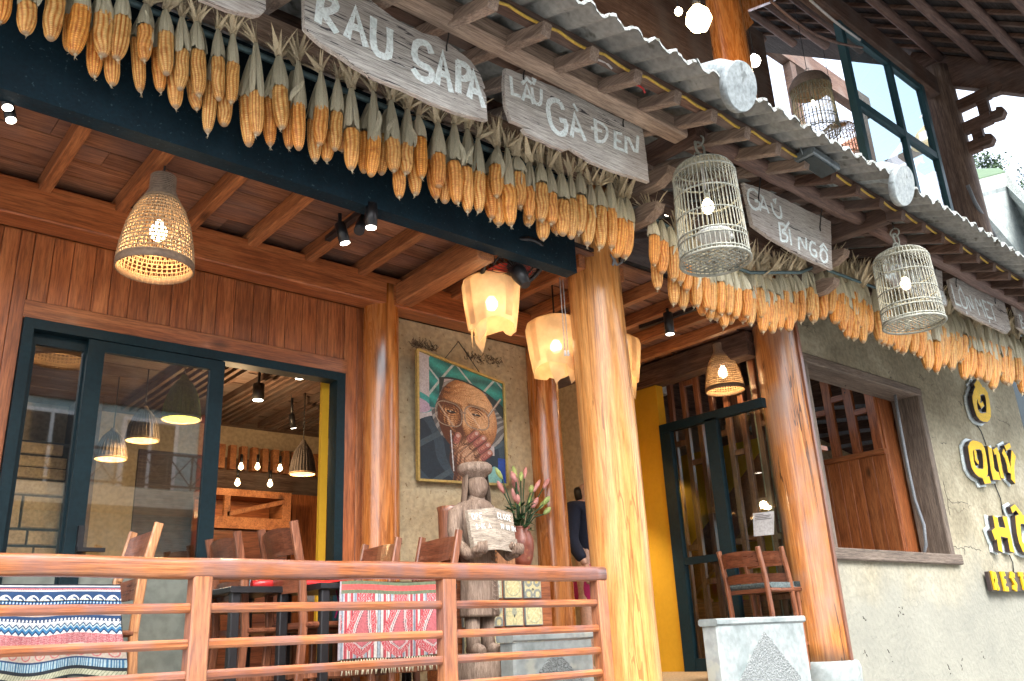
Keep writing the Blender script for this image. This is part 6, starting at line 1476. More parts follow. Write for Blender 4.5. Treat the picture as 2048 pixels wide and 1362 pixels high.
# ---------------------------------------------------------------- chairs
def make_chair(name, wood_z='chairZ', wood_x='chairX', hi=0.0):
    t = thing(name, 'x', 'chair', (0, 0, 0))
    MB().cbox((-.21, -.22, .425 + hi), (.21, .2, .455 + hi), .01).build('seat', mt[wood_x], t)
    for sx in (-1, 1):
        MB().beam((sx * .185, -.195, 0), (sx * .185, -.195, .424 + hi), .034, .034, (0, 1, 0), .005).build('leg', mt[wood_z], t)
        m = MB(); ps = [Vector((sx * .19, .235, 0)), Vector((sx * .19, .205, .44)), Vector((sx * .19, .225, .7)), Vector((sx * .19, .28, .95))]
        for a, b in zip(ps, ps[1:]): m.beam(a, b + (b - a).normalized() * .004, .042, .03, (1, 0, 0), .006)
        m.build('back_post', mt[wood_z], t)
        MB().beam((sx * .185, -.18, .2), (sx * .19, .21, .2), .02, .03, c=.004).build('stretcher', mt[wood_z], t)
    def slat(z0, z1, y0_, y1_):
        m = MB(); vs = []; n_ = 9
        for i in range(n_):
            u_ = i / (n_ - 1) * 2 - 1; x = u_ * .172; cy_ = .028 * (1 - u_ * u_); lift = .012 * (1 - u_ * u_)
            for (yy, zz) in ((y0_ - .008, z0), (y0_ + .008, z0), (y1_ + .008, z1 + lift), (y1_ - .008, z1 + lift)): vs.append((x, yy + cy_, zz))
        fs = [(i * 4 + j, i * 4 + (j + 1) % 4, (i + 1) * 4 + (j + 1) % 4, (i + 1) * 4 + j) for i in range(n_ - 1) for j in range(4)] + [(3, 2, 1, 0), tuple((n_ - 1) * 4 + j for j in range(4))]
        m.add(vs, fs, False).build('back_slat', mt[wood_x], t)
    slat(.79 + hi * .1, .92, .235 + hi * .1, .27); slat(.60 + hi * .45, .69 + hi * .3, .213, .222 + hi * .05)
    MB().cbox((-.18, -.21, .37 + hi), (.18, -.19, .42 + hi), .004).build('apron', mt[wood_z], t)
    return t
ch0 = make_chair('dining_chair'); chh = make_chair('high_chair', hi=.18); chl = make_chair('dining_chair', 'chair_light', 'chairX'); used = {}
def chair(px, py, Y, face, label, proto=None, hz=None, group='wooden chairs on the porch', floor=FL):
    P = at(px, py, Y); proto = proto or ch0
    o = proto if not used.get(proto.name) else copy_tree(proto); used[proto.name] = True
    s = (P.z - floor) / .95 if hz is None else hz
    if face == '-x': rz = -math.pi / 2; off = Vector((.28, -.19, 0))
    elif face == '+x': rz = math.pi / 2; off = Vector((-.28, -.19, 0))
    else: rz = face; off = Matrix.Rotation(rz, 3, 'Z') @ Vector((-.19, .28, 0))
    o.location = (P.x - off.x * s, P.y - off.y * s, floor); o.rotation_euler = (0, 0, rz); o.scale = (s, s, s); o['label'] = label; o['group'] = group
    return o
chair(318, 1048, 4.15, '-x', 'orange edged wooden chair beside the blue tablecloth', chl)
chair(587, 1043, 4.05, '+x', 'dark wooden chair nearest the open door with its back turned left')
chair(474, 1064, 4.3, '+x', 'dark wooden chair in front of the door mullion, left of its twin')
chair(797, 1077, 4.12, '-x', 'reddish wooden chair in front of the orange rear pillar')
chair(918, 1062, 4.0, '-x', 'reddish wooden chair left of the carved statue')
# high chairs at the entrance
for (px, py, lab) in ((1515, 1094, 'reddish slatted chair with checked cushion against the entrance glass'), (1562, 1094, 'reddish slatted chair half hidden by the worn pillar')):
    c_ = chair(px, py, 3.82, '+x', lab, chh, group='chairs by the entrance glass')
    cu = MB().cbox((-.2, -.21, .457), (.2, .19, .5), .015).build('cushion', mt['cushion']); cu.parent = c_; cu.location = (0, -.01, .6585)
# ---------------------------------------------------------------- tables and cloths
def table(x0, x1, y0, y1, z, label):
    t = thing('dining_table', label, 'table', ((x0 + x1) / 2, (y0 + y1) / 2, FL))
    MB().cbox((x0, y0, z - .03), (x1, y1, z), .005).build('table_top', mt['lampblack'], t)
    for x in (x0 + .04, x1 - .04):
        for y in (y0 + .04, y1 - .04): MB().beam((x, y, FL), (x, y, z - .031), .045, .045, (0, 1, 0), .005).build('leg', mt['lampblack'], t)
def blue_fn(u, v):
    d = (1 - v) * 810; X = u * 1.9 * 1000 / 145.0      # one scallop per unit
    c = np.tile(np.array((.5, .5, .47)), (len(u), 1)); fx = X - np.floor(X) - .5
    navy, blue, wht, pink, cream = (.012, .05, .14), (.03, .2, .42), (.7, .72, .7), (.42, .11, .13), (.5, .52, .38)
    def band(a, b, col): m = (d >= a) & (d < b); c[m] = col; return m
    band(0, 12, (.02, .02, .03)); band(12, 22, wht); band(22, 32, navy); m = band(32, 62, pink); c[m & (np.abs(np.sin(X * 25)) * 14 + 42 < d)] = wht
    m = band(62, 185, navy); r = np.hypot(fx * 145, d - 170)
    c[m & (r < 76) & (r > 64)] = wht; c[m & (r < 60) & (r > 50) & (np.sin(np.arctan2(d - 170, fx) * 22) > 0)] = wht; c[m & (r < 46)] = (.62, .68, .62); c[m & (r < 46) & (np.hypot(np.mod(fx * 145, 16) - 8, np.mod(d, 14) - 7) < 2.6)] = (.3, .2, .1)
    m = band(140, 190, (0, 0, 0)) & False
    q = (d > 138) & (d < 188); r = np.hypot((X * 4 - np.floor(X * 4) - .5) * 36, d - 162); c[q & (r < 17)] = blue; c[q & (r < 17) & (r > 12)] = navy; c[q & (r < 6)] = wht
    m = band(188, 270, (.5, .36, .27)); r = np.abs(np.abs(fx) * 120 - (d - 195)); c[m & (r < 9)] = (.5, .16, .14); c[m & (np.hypot(fx * 145, d - 235) < 16)] = (.6, .2, .18)
    m = band(270, 325, navy); r = np.hypot((X * 3.6 - np.floor(X * 3.6) - .5) * 40, d - 308); c[m & (r < 11)] = wht
    m = (d >= 320) & (d < 430); zz = np.abs((X * 2 - np.floor(X * 2)) - .5) * 60; k = np.mod(d - 320 + zz, 110); c[m] = navy
    c[m & (k < 30)] = wht; c[m & (k >= 34) & (k < 44)] = wht; c[m & (k > 58) & (k < 72)] = (.45, .6, .65); c[m & (k > 76) & (k < 92)] = blue
    m = band(430, 520, pink); sp = np.sin(X * 61 + 5 * np.sin(d * .31)) * np.sin(d * .52 + 4 * np.sin(X * 23)); c[m & (sp > .25)] = (.62, .36, .36); band(520, 526, wht)
    m = band(526, 640, (.46, .4, .33)); r = np.hypot(fx * 145 * .8, d - 590); c[m & (r < 40) & (r > 30)] = (.5, .13, .14); c[m & (r < 18)] = (.55, .3, .25)
    m = band(640, 652, navy); m = band(652, 715, (.4, .55, .6)); c[m & (np.sin(X * 38 + np.sin(X * 7) * 2) > .1)] = (.04, .16, .3)
    band(715, 745, (.012, .02, .03)); m = band(745, 790, cream); c[m & (np.abs(np.mod(X * 5 + (d - 745) / 45, 1) - .5) < .12)] = (.22, .26, .16); band(790, 811, (.015, .025, .03))
    return c
YB = 3.97
tzb = at(238, 1170, YB).z
table(-.2, 1.17, YB + .012, YB + .58, tzb - .004, 'dining table under the blue patterned cloth at the far left')
a, b = at(-120, 1172, YB), at(240, 1169, YB); a.z = b.z = tzb
hb = tzb - at(150, 1358, YB).z
bl_ = thing('tablecloth', 'blue white and pink folk patterned tablecloth on the left table', 'tablecloth', (b.x - .5, YB, tzb - hb))
def wav(u, v): d_ = 1 - v; o = np.zeros((len(u), 3)); o[:, 1] = -.014 * d_ * (1 + np.sin(u * 21)) - .01 * d_; o[:, 0] = .05 * d_ * np.clip((u - .8) / .2, 0, 1) ** 2 + .012 * d_ * np.sin(v * 8) * u ** 6; o[:, 2] = -.012 * d_ * np.sin(u * 13 + 1); return o
printed_quad('front_drop', (a.x, YB, tzb - hb), (b.x, YB, tzb - hb), (a.x, YB, tzb + .002), (b.x, YB, tzb + .002), 420, 230, blue_fn, mt['printed'], bl_, off=wav)
printed_quad('top', (a.x, YB, tzb + .0025), (b.x, YB, tzb + .0025), (a.x, YB + .6, tzb + .0025), (b.x, YB + .6, tzb + .0025), 60, 30, lambda u, v: lerp3((.02, .02, .03), (.03, .03, .05), u), mt['printed'], bl_)
def side_fn(u, v): c = blue_fn(u * .2, v); return c
printed_quad('side_drop', (b.x + .05, YB - .03, tzb - hb - .03), (b.x + .03, YB + .58, tzb - hb + .05), (b.x, YB, tzb + .002), (b.x, YB + .58, tzb + .002), 120, 160, side_fn, mt['printed'], bl_, off=lambda u, v: np.stack([.02 * np.sin(u * 20) * (1 - v), 0 * u, 0 * u], -1))
def red_fn(u, v):
    d = (1 - v) * 905; X = u * 1120; c = np.tile(np.array((.62, .58, .54)), (len(u), 1)); red = (.55, .06, .08)
    st = np.array([np.sin(X * .055), np.sin(X * .12 + 1), np.sin(X * .21 + 2)])
    c[st[1] > .0] = (.52, .07, .09); c[(st[0] > .75)] = (.3, .36, .42); c[(st[2] > .9)] = (.06, .04, .06)
    for cx_ in (215, 555, 890, -110, 1230):
        w = np.interp(d, [150, 260, 480, 700, 800, 880], [60, 80, 130, 150, 110, 20]); xo = X - cx_ - 25 * np.sin(d * .006)
        m = (np.abs(xo) < w) & (d > 150) & (d < 880); c[m] = red; t = m & (np.sin(X * .33 + 3 * np.sin(d * .09)) * np.sin(d * .28 + 2 * np.sin(X * .07)) > .42); c[t] = (.66, .56, .54); t = m & (np.sin(X * .5) * np.sin(d * .41 + X * .1) < -.7); c[t] = (.12, .05, .06)
        w2 = np.interp(d, [230, 380, 620, 720, 790], [10, 40, 85, 80, 5]); xo2 = X - cx_ - 60 * np.clip((560 - d) / 330, 0, 1) ** 1.5
        e = np.abs(np.abs(xo2) - w2); q = (d > 230) & (d < 800); c[q & (np.abs(xo2) < w2)] = (.52, .14, .16); c[q & (e < 12)] = (.66, .6, .58); c[q & (e < 3)] = (.08, .04, .05); c[q & (e > 14) & (e < 26) & (np.abs(xo2) < w2) & (np.sin(d * .2) > 0)] = (.2, .1, .12)
    g = (.14, .17, .1)
    c[d < 42] = g; c[(d >= 42) & (d < 105)] = (.66, .1, .09); c[(d >= 105) & (d < 148)] = g; c[d > 895] = (.05, .05, .03); c[(X < 16)] = (.4, .35, .38)
    return c
YR_ = 3.98
tzr = at(775, 1164, YR_).z; a, b = at(680, 1166, YR_), at(905, 1166, YR_); hr_ = tzr - at(775, 1316, YR_).z
table(a.x - .1, b.x + .04, YR_ + .012, YR_ + .5, tzr - .004, 'dining table under the red paisley runner in the middle of the porch')
rd = thing('table_runner', 'red and white striped paisley runner with a fringe behind the railing', 'runner', (a.x + .3, YR_, tzr - hr_))
printed_quad('front_drop', (a.x, YR_, tzr - hr_), (b.x, YR_, tzr - hr_), (a.x, YR_, tzr + .002), (b.x, YR_, tzr + .002), 260, 230, red_fn, mt['printed'], rd, off=lambda u, v: np.stack([-.012 * (1 - v) * (1 - u), -.01 * (1 - v) * (1 + np.sin(u * 17)), .004 * np.sin(u * 9)], -1))
printed_quad('top', (a.x, YR_, tzr + .0025), (b.x, YR_, tzr + .0025), (a.x - .0, YR_ + .5, tzr + .0025), (b.x, YR_ + .5, tzr + .0025), 60, 30, lambda u, v: lerp3((.5, .1, .1), (.5, .3, .28), (np.sin(u * 60) > 0).astype(float)), mt['printed'], rd)
m = MB(); rs = random.Random(5)
for k in range(44):
    x = a.x + (b.x - a.x) * (k + .5) / 44; z0 = tzr - hr_ + .002; p = [Vector((x, YR_ - .012, z0))]
    for j in range(4): p.append(p[-1] + Vector((rs.uniform(-.005, .006), rs.uniform(-.002, .002), -.018)))
    m.tube(p, .0032, 4)
tag(m.build('fringe', mt['husk'], rd), kind='stuff')
for i, (x_, c_) in enumerate(((at(652, 1200, 4.2).x, 'magenta'),)):
    tag(MB().tube([(x_, 4.1, tzr - .02), (x_ + .01, 4.08, tzr - .1), (x_ - .01, 4.08, tzr - .17)], .005, 6).build('ribbon', mt[c_]), 'thin pink ribbon hanging from the table left of the red runner', 'ribbon')
# folded red cloth on the table behind
q = at(610, 1178, 4.3); q.z = tzr
f_ = MB(); pts = [(q.x - .28 + k * .08, 4.34, tzr + .012 + .006 * math.sin(k * 2)) for k in range(8)]
f_.tube(pts, [.02, .028, .03, .026, .03, .028, .03, .02], 12); 
t = tag(f_.build('folded_cloth', mt['redpl']), 'rolled red and pink cloth along the edge of the table by the dark chairs', 'cloth')
table(q.x - .45, a.x - .14, 4.2, 4.7, tzr - .006, 'dark table beyond the chairs with a rolled red cloth on it')
# paper tissue box and bottle inside
bt = at(504, 1100, 5.4); t = thing('bottle', 'dark bottle with a pale label inside the open door', 'bottle', (bt.x, 5.4, tzr - .03))
MB().lathe([(.03, 0), (.032, .12), (.012, .17), (.012, .22)], 16, (bt.x, 5.4, tzr - .03)).build('glass', mt['dark_glass'], t); MB().lathe([(.0325, .04), (.0325, .1)], 16, (bt.x, 5.4, tzr - .03), caps=False).build('label', mt['paper'], t)
table(bt.x - .5, bt.x + .5, 5.3, 5.9, tzr - .032, 'table standing inside the dining room behind the open door')
nb = at(622, 1098, 5.45); m = MB()
for k in range(3): a_ = k * 2.1; m.add([(nb.x - .05, 5.45, tzr - .03), (nb.x + .06, 5.47, tzr - .03), (nb.x + .05 + .02 * k, 5.46, tzr + .1), (nb.x - .01 + .03 * k, 5.45 + .02 * k, tzr + .16), (nb.x - .05, 5.46, tzr + .05)], [(0, 1, 2, 3, 4)])
tag(m.build('napkin', mt['paper']), 'folded pale napkin standing on the table inside the open door', 'napkin')
# ---------------------------------------------------------------- person behind the big pillar
def person(px, py, Y, label):
    Pt = at(px, py, Y); h = 1.60; x = Pt.x - .04; b = Vector((x, Y, FL)); t = thing('person', label, 'person', b)
    def skin(name, verts, edges, rad, mat, root=0, par=t):
        me = bpy.data.meshes.new(name); me.from_pydata([tuple(b + Vector(v)) for v in verts], edges, []); o = bpy.data.objects.new(name, me); C.objects.link(o)
        sk = o.modifiers.new('s', 'SKIN'); 
        for i, r_ in enumerate(rad): me.skin_vertices[0].data[i].radius = (r_, r_) if not isinstance(r_, tuple) else r_
        me.skin_vertices[0].data[root].use_root = True
        ss = o.modifiers.new('u', 'SUBSURF'); ss.levels = 2; ss.render_levels = 2
        dg = bpy.context.evaluated_depsgraph_get(); m2 = bpy.data.meshes.new_from_object(o.evaluated_get(dg)); bpy.data.objects.remove(o)
        m2.materials.clear(); m2.materials.append(mt[mat]); m2.transform(Matrix.Translation(-b)); m2.polygons.foreach_set('use_smooth', [True] * len(m2.polygons))
        n_ = bpy.data.objects.new(name, m2); C.objects.link(n_); n_.parent = par; return n_
    V = [(0, 0, .92), (0, 0, 1.08), (0, 0, 1.24), (0, 0, 1.34), (0, -.01, 1.40), (0, -.02, 1.47), (0, -.02, 1.55), (-.17, 0, 1.31), (-.22, -.02, 1.05), (-.21, -.14, .85), (.17, 0, 1.31), (.22, -.02, 1.05), (.2, -.12, .85), (-.09, 0, .86), (-.1, -.01, .48), (-.1, .02, .08), (-.1, -.12, .03), (.09, 0, .86), (.1, -.01, .48), (.1, .02, .08), (.1, -.12, .03)]
    E_ = [(0, 1), (1, 2), (2, 3), (3, 4), (4, 5), (5, 6), (3, 7), (7, 8), (8, 9), (3, 10), (10, 11), (11, 12), (0, 13), (13, 14), (14, 15), (15, 16), (0, 17), (17, 18), (18, 19), (19, 20)]
    R_ = [.13, .115, .13, .09, .05, .085, .07, .055, .042, .03, .055, .042, .03, .085, .06, .04, .03, .085, .06, .04, .03]
    skin('body', V, E_, R_, 'skin')
    skin('jacket', [(0, 0, .9), (0, 0, 1.1), (0, 0, 1.26), (0, 0, 1.34), (0, -.01, 1.38), (-.17, 0, 1.32), (-.235, -.02, 1.05), (-.22, -.13, .88), (.17, 0, 1.32), (.235, -.02, 1.05), (.21, -.12, .88)], [(0, 1), (1, 2), (2, 3), (3, 4), (3, 5), (5, 6), (6, 7), (3, 8), (8, 9), (9, 10)], [.15, .15, .155, .115, .07, .075, .06, .05, .075, .06, .05], 'navy')
    skin('skirt', [(0, 0, .93), (0, 0, .75), (0, 0, .5)], [(0, 1), (1, 2)], [.15, .17, .19], 'magenta')
    skin('hair', [(0, .02, 1.52), (0, .04, 1.45), (0, .06, 1.36)], [(0, 1), (1, 2)], [.1, .085, .05], 'hair')
    m = MB()
    for s_ in (-1, 1):
        c = b + Vector((s_ * .21, -.15, .82))
        m.tube([c + Vector((0, .01, .03)), c, c + Vector((0, -.01, -.05))], [.026, .034, .03], 10)
        for k in range(4): m.tube([c + Vector(((k - 1.5) * .014, -.01, -.05)), c + Vector(((k - 1.5) * .015, -.018, -.09)), c + Vector(((k - 1.5) * .014, -.01, -.12 + .006 * abs(k - 1.5)))], [.009, .008, .006], 6)
        m.tube([c + Vector((-s_ * .03, -.01, -.02)), c + Vector((-s_ * .045, -.025, -.05)), c + Vector((-s_ * .042, -.03, -.075))], [.011, .009, .007], 6)
    m.build('hands', mt['skin'], t)
    # face
    m = MB(); fc = b + Vector((0, -.105, 1.48))
    for s_ in (-1, 1): m.lathe([(.001, -.006), (.008, 0), (.001, .006)], 8, fc + Vector((s_ * .03, .012, .02)))
    m.tube([fc + Vector((0, .0, .02)), fc + Vector((0, -.016, -.012)), fc + Vector((0, .0, -.02))], [.006, .011, .006], 8); m.tube([fc + Vector((-.02, .008, -.045)), fc + Vector((0, .0, -.047)), fc + Vector((.02, .008, -.045))], .005, 6)
    m.build('face_features', mt['skin'], t)
    return t
person(1188, 1100, 5.1, 'person in a navy jacket and magenta skirt standing half hidden behind the big pillar')
# ---------------------------------------------------------------- yellow lettering on the mud wall
LY = MW - .075
zl2 = lambda *p: [(1840 + x / 2.961, 740 + y / 2.961) for x, y in p]
def wall_letters(name, words, label, w=.1, cable=None):
    allp = [q for wd in words for s in wd for q in (s if not isinstance(s[0], (int, float)) else s[1:])]
    pts = [at(x, y, LY) for x, y in allp]; c = sum(pts, Vector()) / len(pts); t = thing(name, label, 'sign', (c.x, MW - .01, c.z))
    for wd in words:
        side = MB(); face = MB(); glow = MB()
        for s in wd:
            ww = w
            if isinstance(s[0], (int, float)): ww = s[0]; s = s[1:]
            q = [at(x, y, LY - .012) for x, y in s]
            if len(q) > 4:
                r_ = [q[0]]
                for i in range(len(q) - 1): r_ += [q[i].lerp(q[i + 1], .25), q[i].lerp(q[i + 1], .75)]
                r_.append(q[-1]); q = r_
            strokes3(face, [p + Vector((0, 0, 0)) for p in q], ww, (0, .01, 0))
            strokes3(side, [p + Vector((0, .004, 0)) for p in q], ww + .014, (0, .045, 0))
            strokes3(glow, [Vector((p.x - .012, MW - .026, p.z)) for p in q], ww + .06, (0, .018, 0))
        s0 = side.build('letter', mt['sign_side'], t); face.build('letter_face', mt['yellow_face'], s0); glow.build('backing', mt['white_glow'], s0)
    return t
wall_letters('wall_lettering', [[zl2((330, 150), (338, 122), (378, 118), (398, 150), (410, 250), (400, 282), (360, 280), (338, 250), (322, 180), (330, 150)), [.05] + zl2((352, 150), (350, 190), (362, 212), (374, 200)), [.07] + zl2((330, 98), (344, 74), (362, 100))]],
             'yellow three dimensional letter Ô, topmost on the mud wall', .1)
wall_letters('wall_lettering', [[zl2((300, 470), (310, 442), (360, 446), (380, 480), (392, 590), (380, 618), (335, 604), (312, 560), (300, 470)), [.05] + zl2((328, 480), (332, 530), (345, 545)), [.07] + zl2((372, 622), (385, 655), (412, 650))],
    [zl2((415, 468), (432, 590), (452, 620)), zl2((432, 622), (468, 628)), zl2((462, 500), (478, 590), (488, 630)), [.06] + zl2((440, 485), (455, 475), (465, 500))],
    [zl2((496, 488), (512, 520), (524, 560), (532, 600)), zl2((555, 500), (548, 560), (552, 650)), [.06] + zl2((508, 462), (532, 446))]], 'yellow three dimensional word QUÝ, second from the top on the mud wall', .095)
wall_letters('wall_lettering', [[zl2((448, 880), (462, 960), (478, 1062)), zl2((505, 880), (525, 960), (545, 1065)), zl2((440, 975), (460, 955), (530, 968))],
    [zl2((580, 890), (600, 880), (650, 900), (665, 960), (670, 1060), (620, 1068), (590, 1000), (580, 890)), [.06] + zl2((545, 828), (565, 812), (600, 858))]], 'yellow three dimensional word HỒ cut by the right edge of the view', .1)
# RESTAURANT plaque row
a, b = at(1986, 1178, LY), at(2010, 1180, LY); base = Vector((a.x + .04, LY - .012, a.z + .0)); t = thing('wall_lettering', 'small yellow word RESTAURANT lowest on the mud wall', 'sign', (base.x + .6, MW - .01, base.z))
hL = at(1990, 1147, LY).z - a.z
MB().box((base.x - .05, LY + .008, base.z - .02), (base.x + 2.6, MW - .03, base.z + hL + .02)).build('tray', mt['sign_side'], t)
for i, ch in enumerate('RESTAURANT'):
    m = MB(); write(m, ch, base + Vector((i * .24, 0, 0)), Vector((1, 0, 0)), Vector((0, 0, 1)), hL, .045, 0, (0, .018, 0)); m.build('letter', mt['yellow_face'], t)
for (x0, y0_), (x1, y1_) in (((1944, 835), (1972, 890)), ((1988, 965), (2006, 1030)), ((2016, 1105), (2027, 1145))):
    p = [at(x0, y0_, MW - .012), at((x0 + x1) / 2 + 4, (y0_ + y1_) / 2, MW - .014), at(x1, y1_, MW - .012)]
    tag(MB().tube(p, .006, 5).build('lead_wire', mt['cable_black']), 'thin black wire linking the yellow words, between %s' % {1944: 'Ô and QUÝ', 1988: 'QUÝ and HỒ', 2016: 'HỒ and RESTAURANT'}[x0], 'wire')
# ---------------------------------------------------------------- upper storey
UY = 4.5
def P3(px, py, Y): return at(px, py, Y)
us = struct_empty('upper_storey', (9, UY, 6))
c1 = at(1455, 60, UY)
pillar('upper_pillar', 'glossy red brown round pillar of the upper storey beside the glowing lamp', (c1.x, UY, 5.3), (c1.x + .0, UY, 10.2), .21, .2, 'pillar_red')
c2 = at(1915, 330, UY)
pillar('upper_pillar', 'rough grey brown timber column right of the upper window', (c2.x, UY, 5.2), (c2.x, UY, 10.4), .26, .24, 'pillar_base')
# roof of the upper storey, rising inwards
ur = struct_empty('upper_roof', (9, 4, 10))
A = atx(2010, 150, 14.0); B_ = atx(1890, 118, 14.0)
slope = (B_.z - A.z) / (B_.y - A.y)
slope = max(.5, min(.75, slope)); z_at = lambda y: B_.z + (y - B_.y) * slope
def rb(x0, x1, y, r_, mat='pole', dz=0, name='purlin'):
    m = MB(); m.tube([(x0 + (x1 - x0) * i / 8, y, z_at(y) + dz + .02 * math.sin(i * 1.7 + y * 5)) for i in range(9)], r_, 12); m.build(name, mt[mat], ur)
for y in np.arange(1.2, 9.6, .62): rb(2, 13.7, y, .075, dz=-.1)
for x in np.arange(2.2, 13.9, .42): MB().beam((x, .9, z_at(.9)), (x, 9.8, z_at(9.8)), .07, .05).build('lath', mt['darkY'], ur)
m = MB()
for x in np.arange(2, 14.3, .8):
    m.add([(x, .8, z_at(.8) + .05), (x + .8, .8, z_at(.8) + .05), (x + .8, 9.9, z_at(9.9) + .05), (x, 9.9, z_at(9.9) + .05), (x, .8, z_at(.8) + .2), (x + .8, .8, z_at(.8) + .2), (x + .8, 9.9, z_at(9.9) + .2), (x, 9.9, z_at(9.9) + .2)], [(0, 3, 2, 1), (4, 5, 6, 7), (0, 1, 5, 4), (2, 3, 7, 6)])
m.build('thatch', mt['roof_dark'], ur)
MB().beam((13.95, 1.0, z_at(1.0) - .28), (13.95, 4.9, z_at(4.9) - .28), .22, .5, c=.02).build('gable_rafter', mt['darkY'], ur)
# header and sill beams of the upper window, posts and panes
w0, w1 = at(1712, 100, UY), at(1880, 200, UY)
x0, x1 = at(1705, 200, UY).x, at(1872, 300, UY).x
ztp = at(1790, 135, UY).z; zbt = 6.4
uw = thing('upper_window', 'blue framed window wall of the upper storey against the sky', 'window', ((x0 + x1) / 2, UY, zbt))
fr_ = MB(); t_ = .11
fr_.box((x0, UY - .05, zbt), (x0 + t_, UY + .05, ztp)).box((x1 - t_, UY - .05, zbt), (x1, UY + .05, ztp))
zm1 = at(1810, 278, UY).z; xm = at(1800, 250, UY).x
fr_.box((xm, UY - .045, zbt), (xm + .09, UY + .045, ztp)).box((x0 + t_, UY - .04, zm1), (xm, UY + .04, zm1 + .12)).box((xm + .09, UY - .04, zm1), (x1 - t_, UY + .04, zm1 + .12)).box((x0 + t_, UY - .04, ztp - .1), (xm, UY + .04, ztp)).box((xm + .09, UY - .04, ztp - .1), (x1 - t_, UY + .04, ztp))
fr_.build('frame', mt['teal_frame'], uw)
for a_, b_ in ((x0 + t_, xm), (xm + .09, x1 - t_)):
    MB().box((a_, UY - .006, zbt), (b_, UY + .006, zm1)).build('pane', mt['glass_clear'], uw); MB().box((a_, UY - .006, zm1 + .12), (b_, UY + .006, ztp - .1)).build('pane', mt['glass_clear'], uw)
beam('upper_header', (2, UY, ztp + .2), (13.6, UY, ztp + .2), .2, .36, 'darkX', 'long dark header beam above the upper window')
# carved cantilever arms right of the column
cb = thing('stepped_bracket', 'three stepped dark cantilever arms with pointed ends against the sky', 'bracket', (c2.x, UY, 8.2))
X_ = c2.x
for (px, py, px0, py0) in ((2008, 172, 1895, 222), (2012, 222, 1905, 262), (1990, 276, 1915, 305)):
    e = atx(px, py, X_); s0 = Vector((X_, UY - .22, e.z)); yy = e.y
    m = MB().beam(s0, (X_, yy + .22, e.z), .14, .2, c=.01)
    m.prism([(X_ - .07, yy + .24, e.z - .07), (X_ - .07, yy + .2, e.z + .07), (X_ - .07, yy + .12, e.z + .06), (X_ - .07, yy + .1, e.z + .11), (X_ - .07, yy + .02, e.z + .07), (X_ - .07, yy, e.z - .01), (X_ - .07, yy + .06, e.z - .1), (X_ - .07, yy + .16, e.z - .09)], (.14, 0, 0)); m.build('arm', mt['darkY'], cb)
ea, eb, ec = [atx(*p, X_) for p in ((2008, 172), (2012, 222), (1990, 276))]
for (za, zb_, px_, py_) in ((ea.z, eb.z, 1968, 215), (eb.z, ec.z, 1955, 262)):
    y_ = atx(px_, py_, X_).y; MB().box((X_ - .06, y_ - .08, zb_ + .1), (X_ + .06, y_ + .08, za - .1)).build('spacer', mt['darkY'], cb)
m = MB(); p = [atx(x_, y_, c1.x) for x_, y_ in ((1482, 60), (1505, 45), (1530, 25), (1590, -20), (1590, -60), (1470, -10))]
# little bracket with light edges beside the red pillar
br = thing('carved_bracket', 'notched wooden bracket with a pale edge on the upper red pillar', 'bracket', (c1.x + .2, UY - .1, 8))
pp = [(1478, 0), (1545, -30), (1560, -5), (1495, 20), (1502, 38), (1508, 45), (1490, 64), (1479, 68)]
MB().prism([at(x_, y_, UY - .12) for x_, y_ in pp], (0, .14, 0)).build('plate', mt['pillar_red'], br)
# back of the upper room: posts, openings to the sky, rail wall
BY = 8.6
MB().box((2, 5.6, 5.86), (at(1540, 150, 5.6).x, 5.7, 10.2)).build('upper_room_wall', mt['darkX'], kind='structure')
bwl = thing('upper_back_wall', 'red brown wall and dark posts at the back of the upper storey', 'wall', (12, BY, 7))
zb2 = at(1650, 178, BY).z
for px in (1596, 1722, 1500): q = at(px, 230, BY); MB().box((q.x - .12, BY - .1, 6), (q.x + .12, BY + .1, zb2)).build('post', mt['darkY'], bwl)
MB().box((5, BY - .12, zb2), (at(1722, 180, BY).x + .12, BY + .12, zb2 + .6)).build('lintel', mt['darkX'], bwl)
q0, q1 = at(1655, 300, BY), at(1715, 265, BY)
MB().box((5, BY - .05, 5.5), (q0.x - .5, BY + .05, q0.z - .6)).build('parapet', mt['plankX'], bwl)
m = MB(); a_ = at(1640, 300, 7.5); b_ = at(1725, 240, 7.5)
m.prism([at(1640, 310, 7.5), at(1732, 262, 7.5), at(1732, 420, 7.5), at(1640, 360, 7.5)], (0, .1, 0)); m.build('side_panel', mt['plankX'], bwl)
MB().prism([at(1668, 325, 7.3), at(1735, 290, 7.3), at(1735, 305, 7.3), at(1668, 340, 7.3)], (0, .1, 0)).build('rail', mt['darkX'], bwl)
# far house roof forms seen through the panes
MB().beam(at(1775, 330, 7.6), at(1850, 295, 7.6), .25, .25).build('cross_arm', mt['darkX'], bwl)
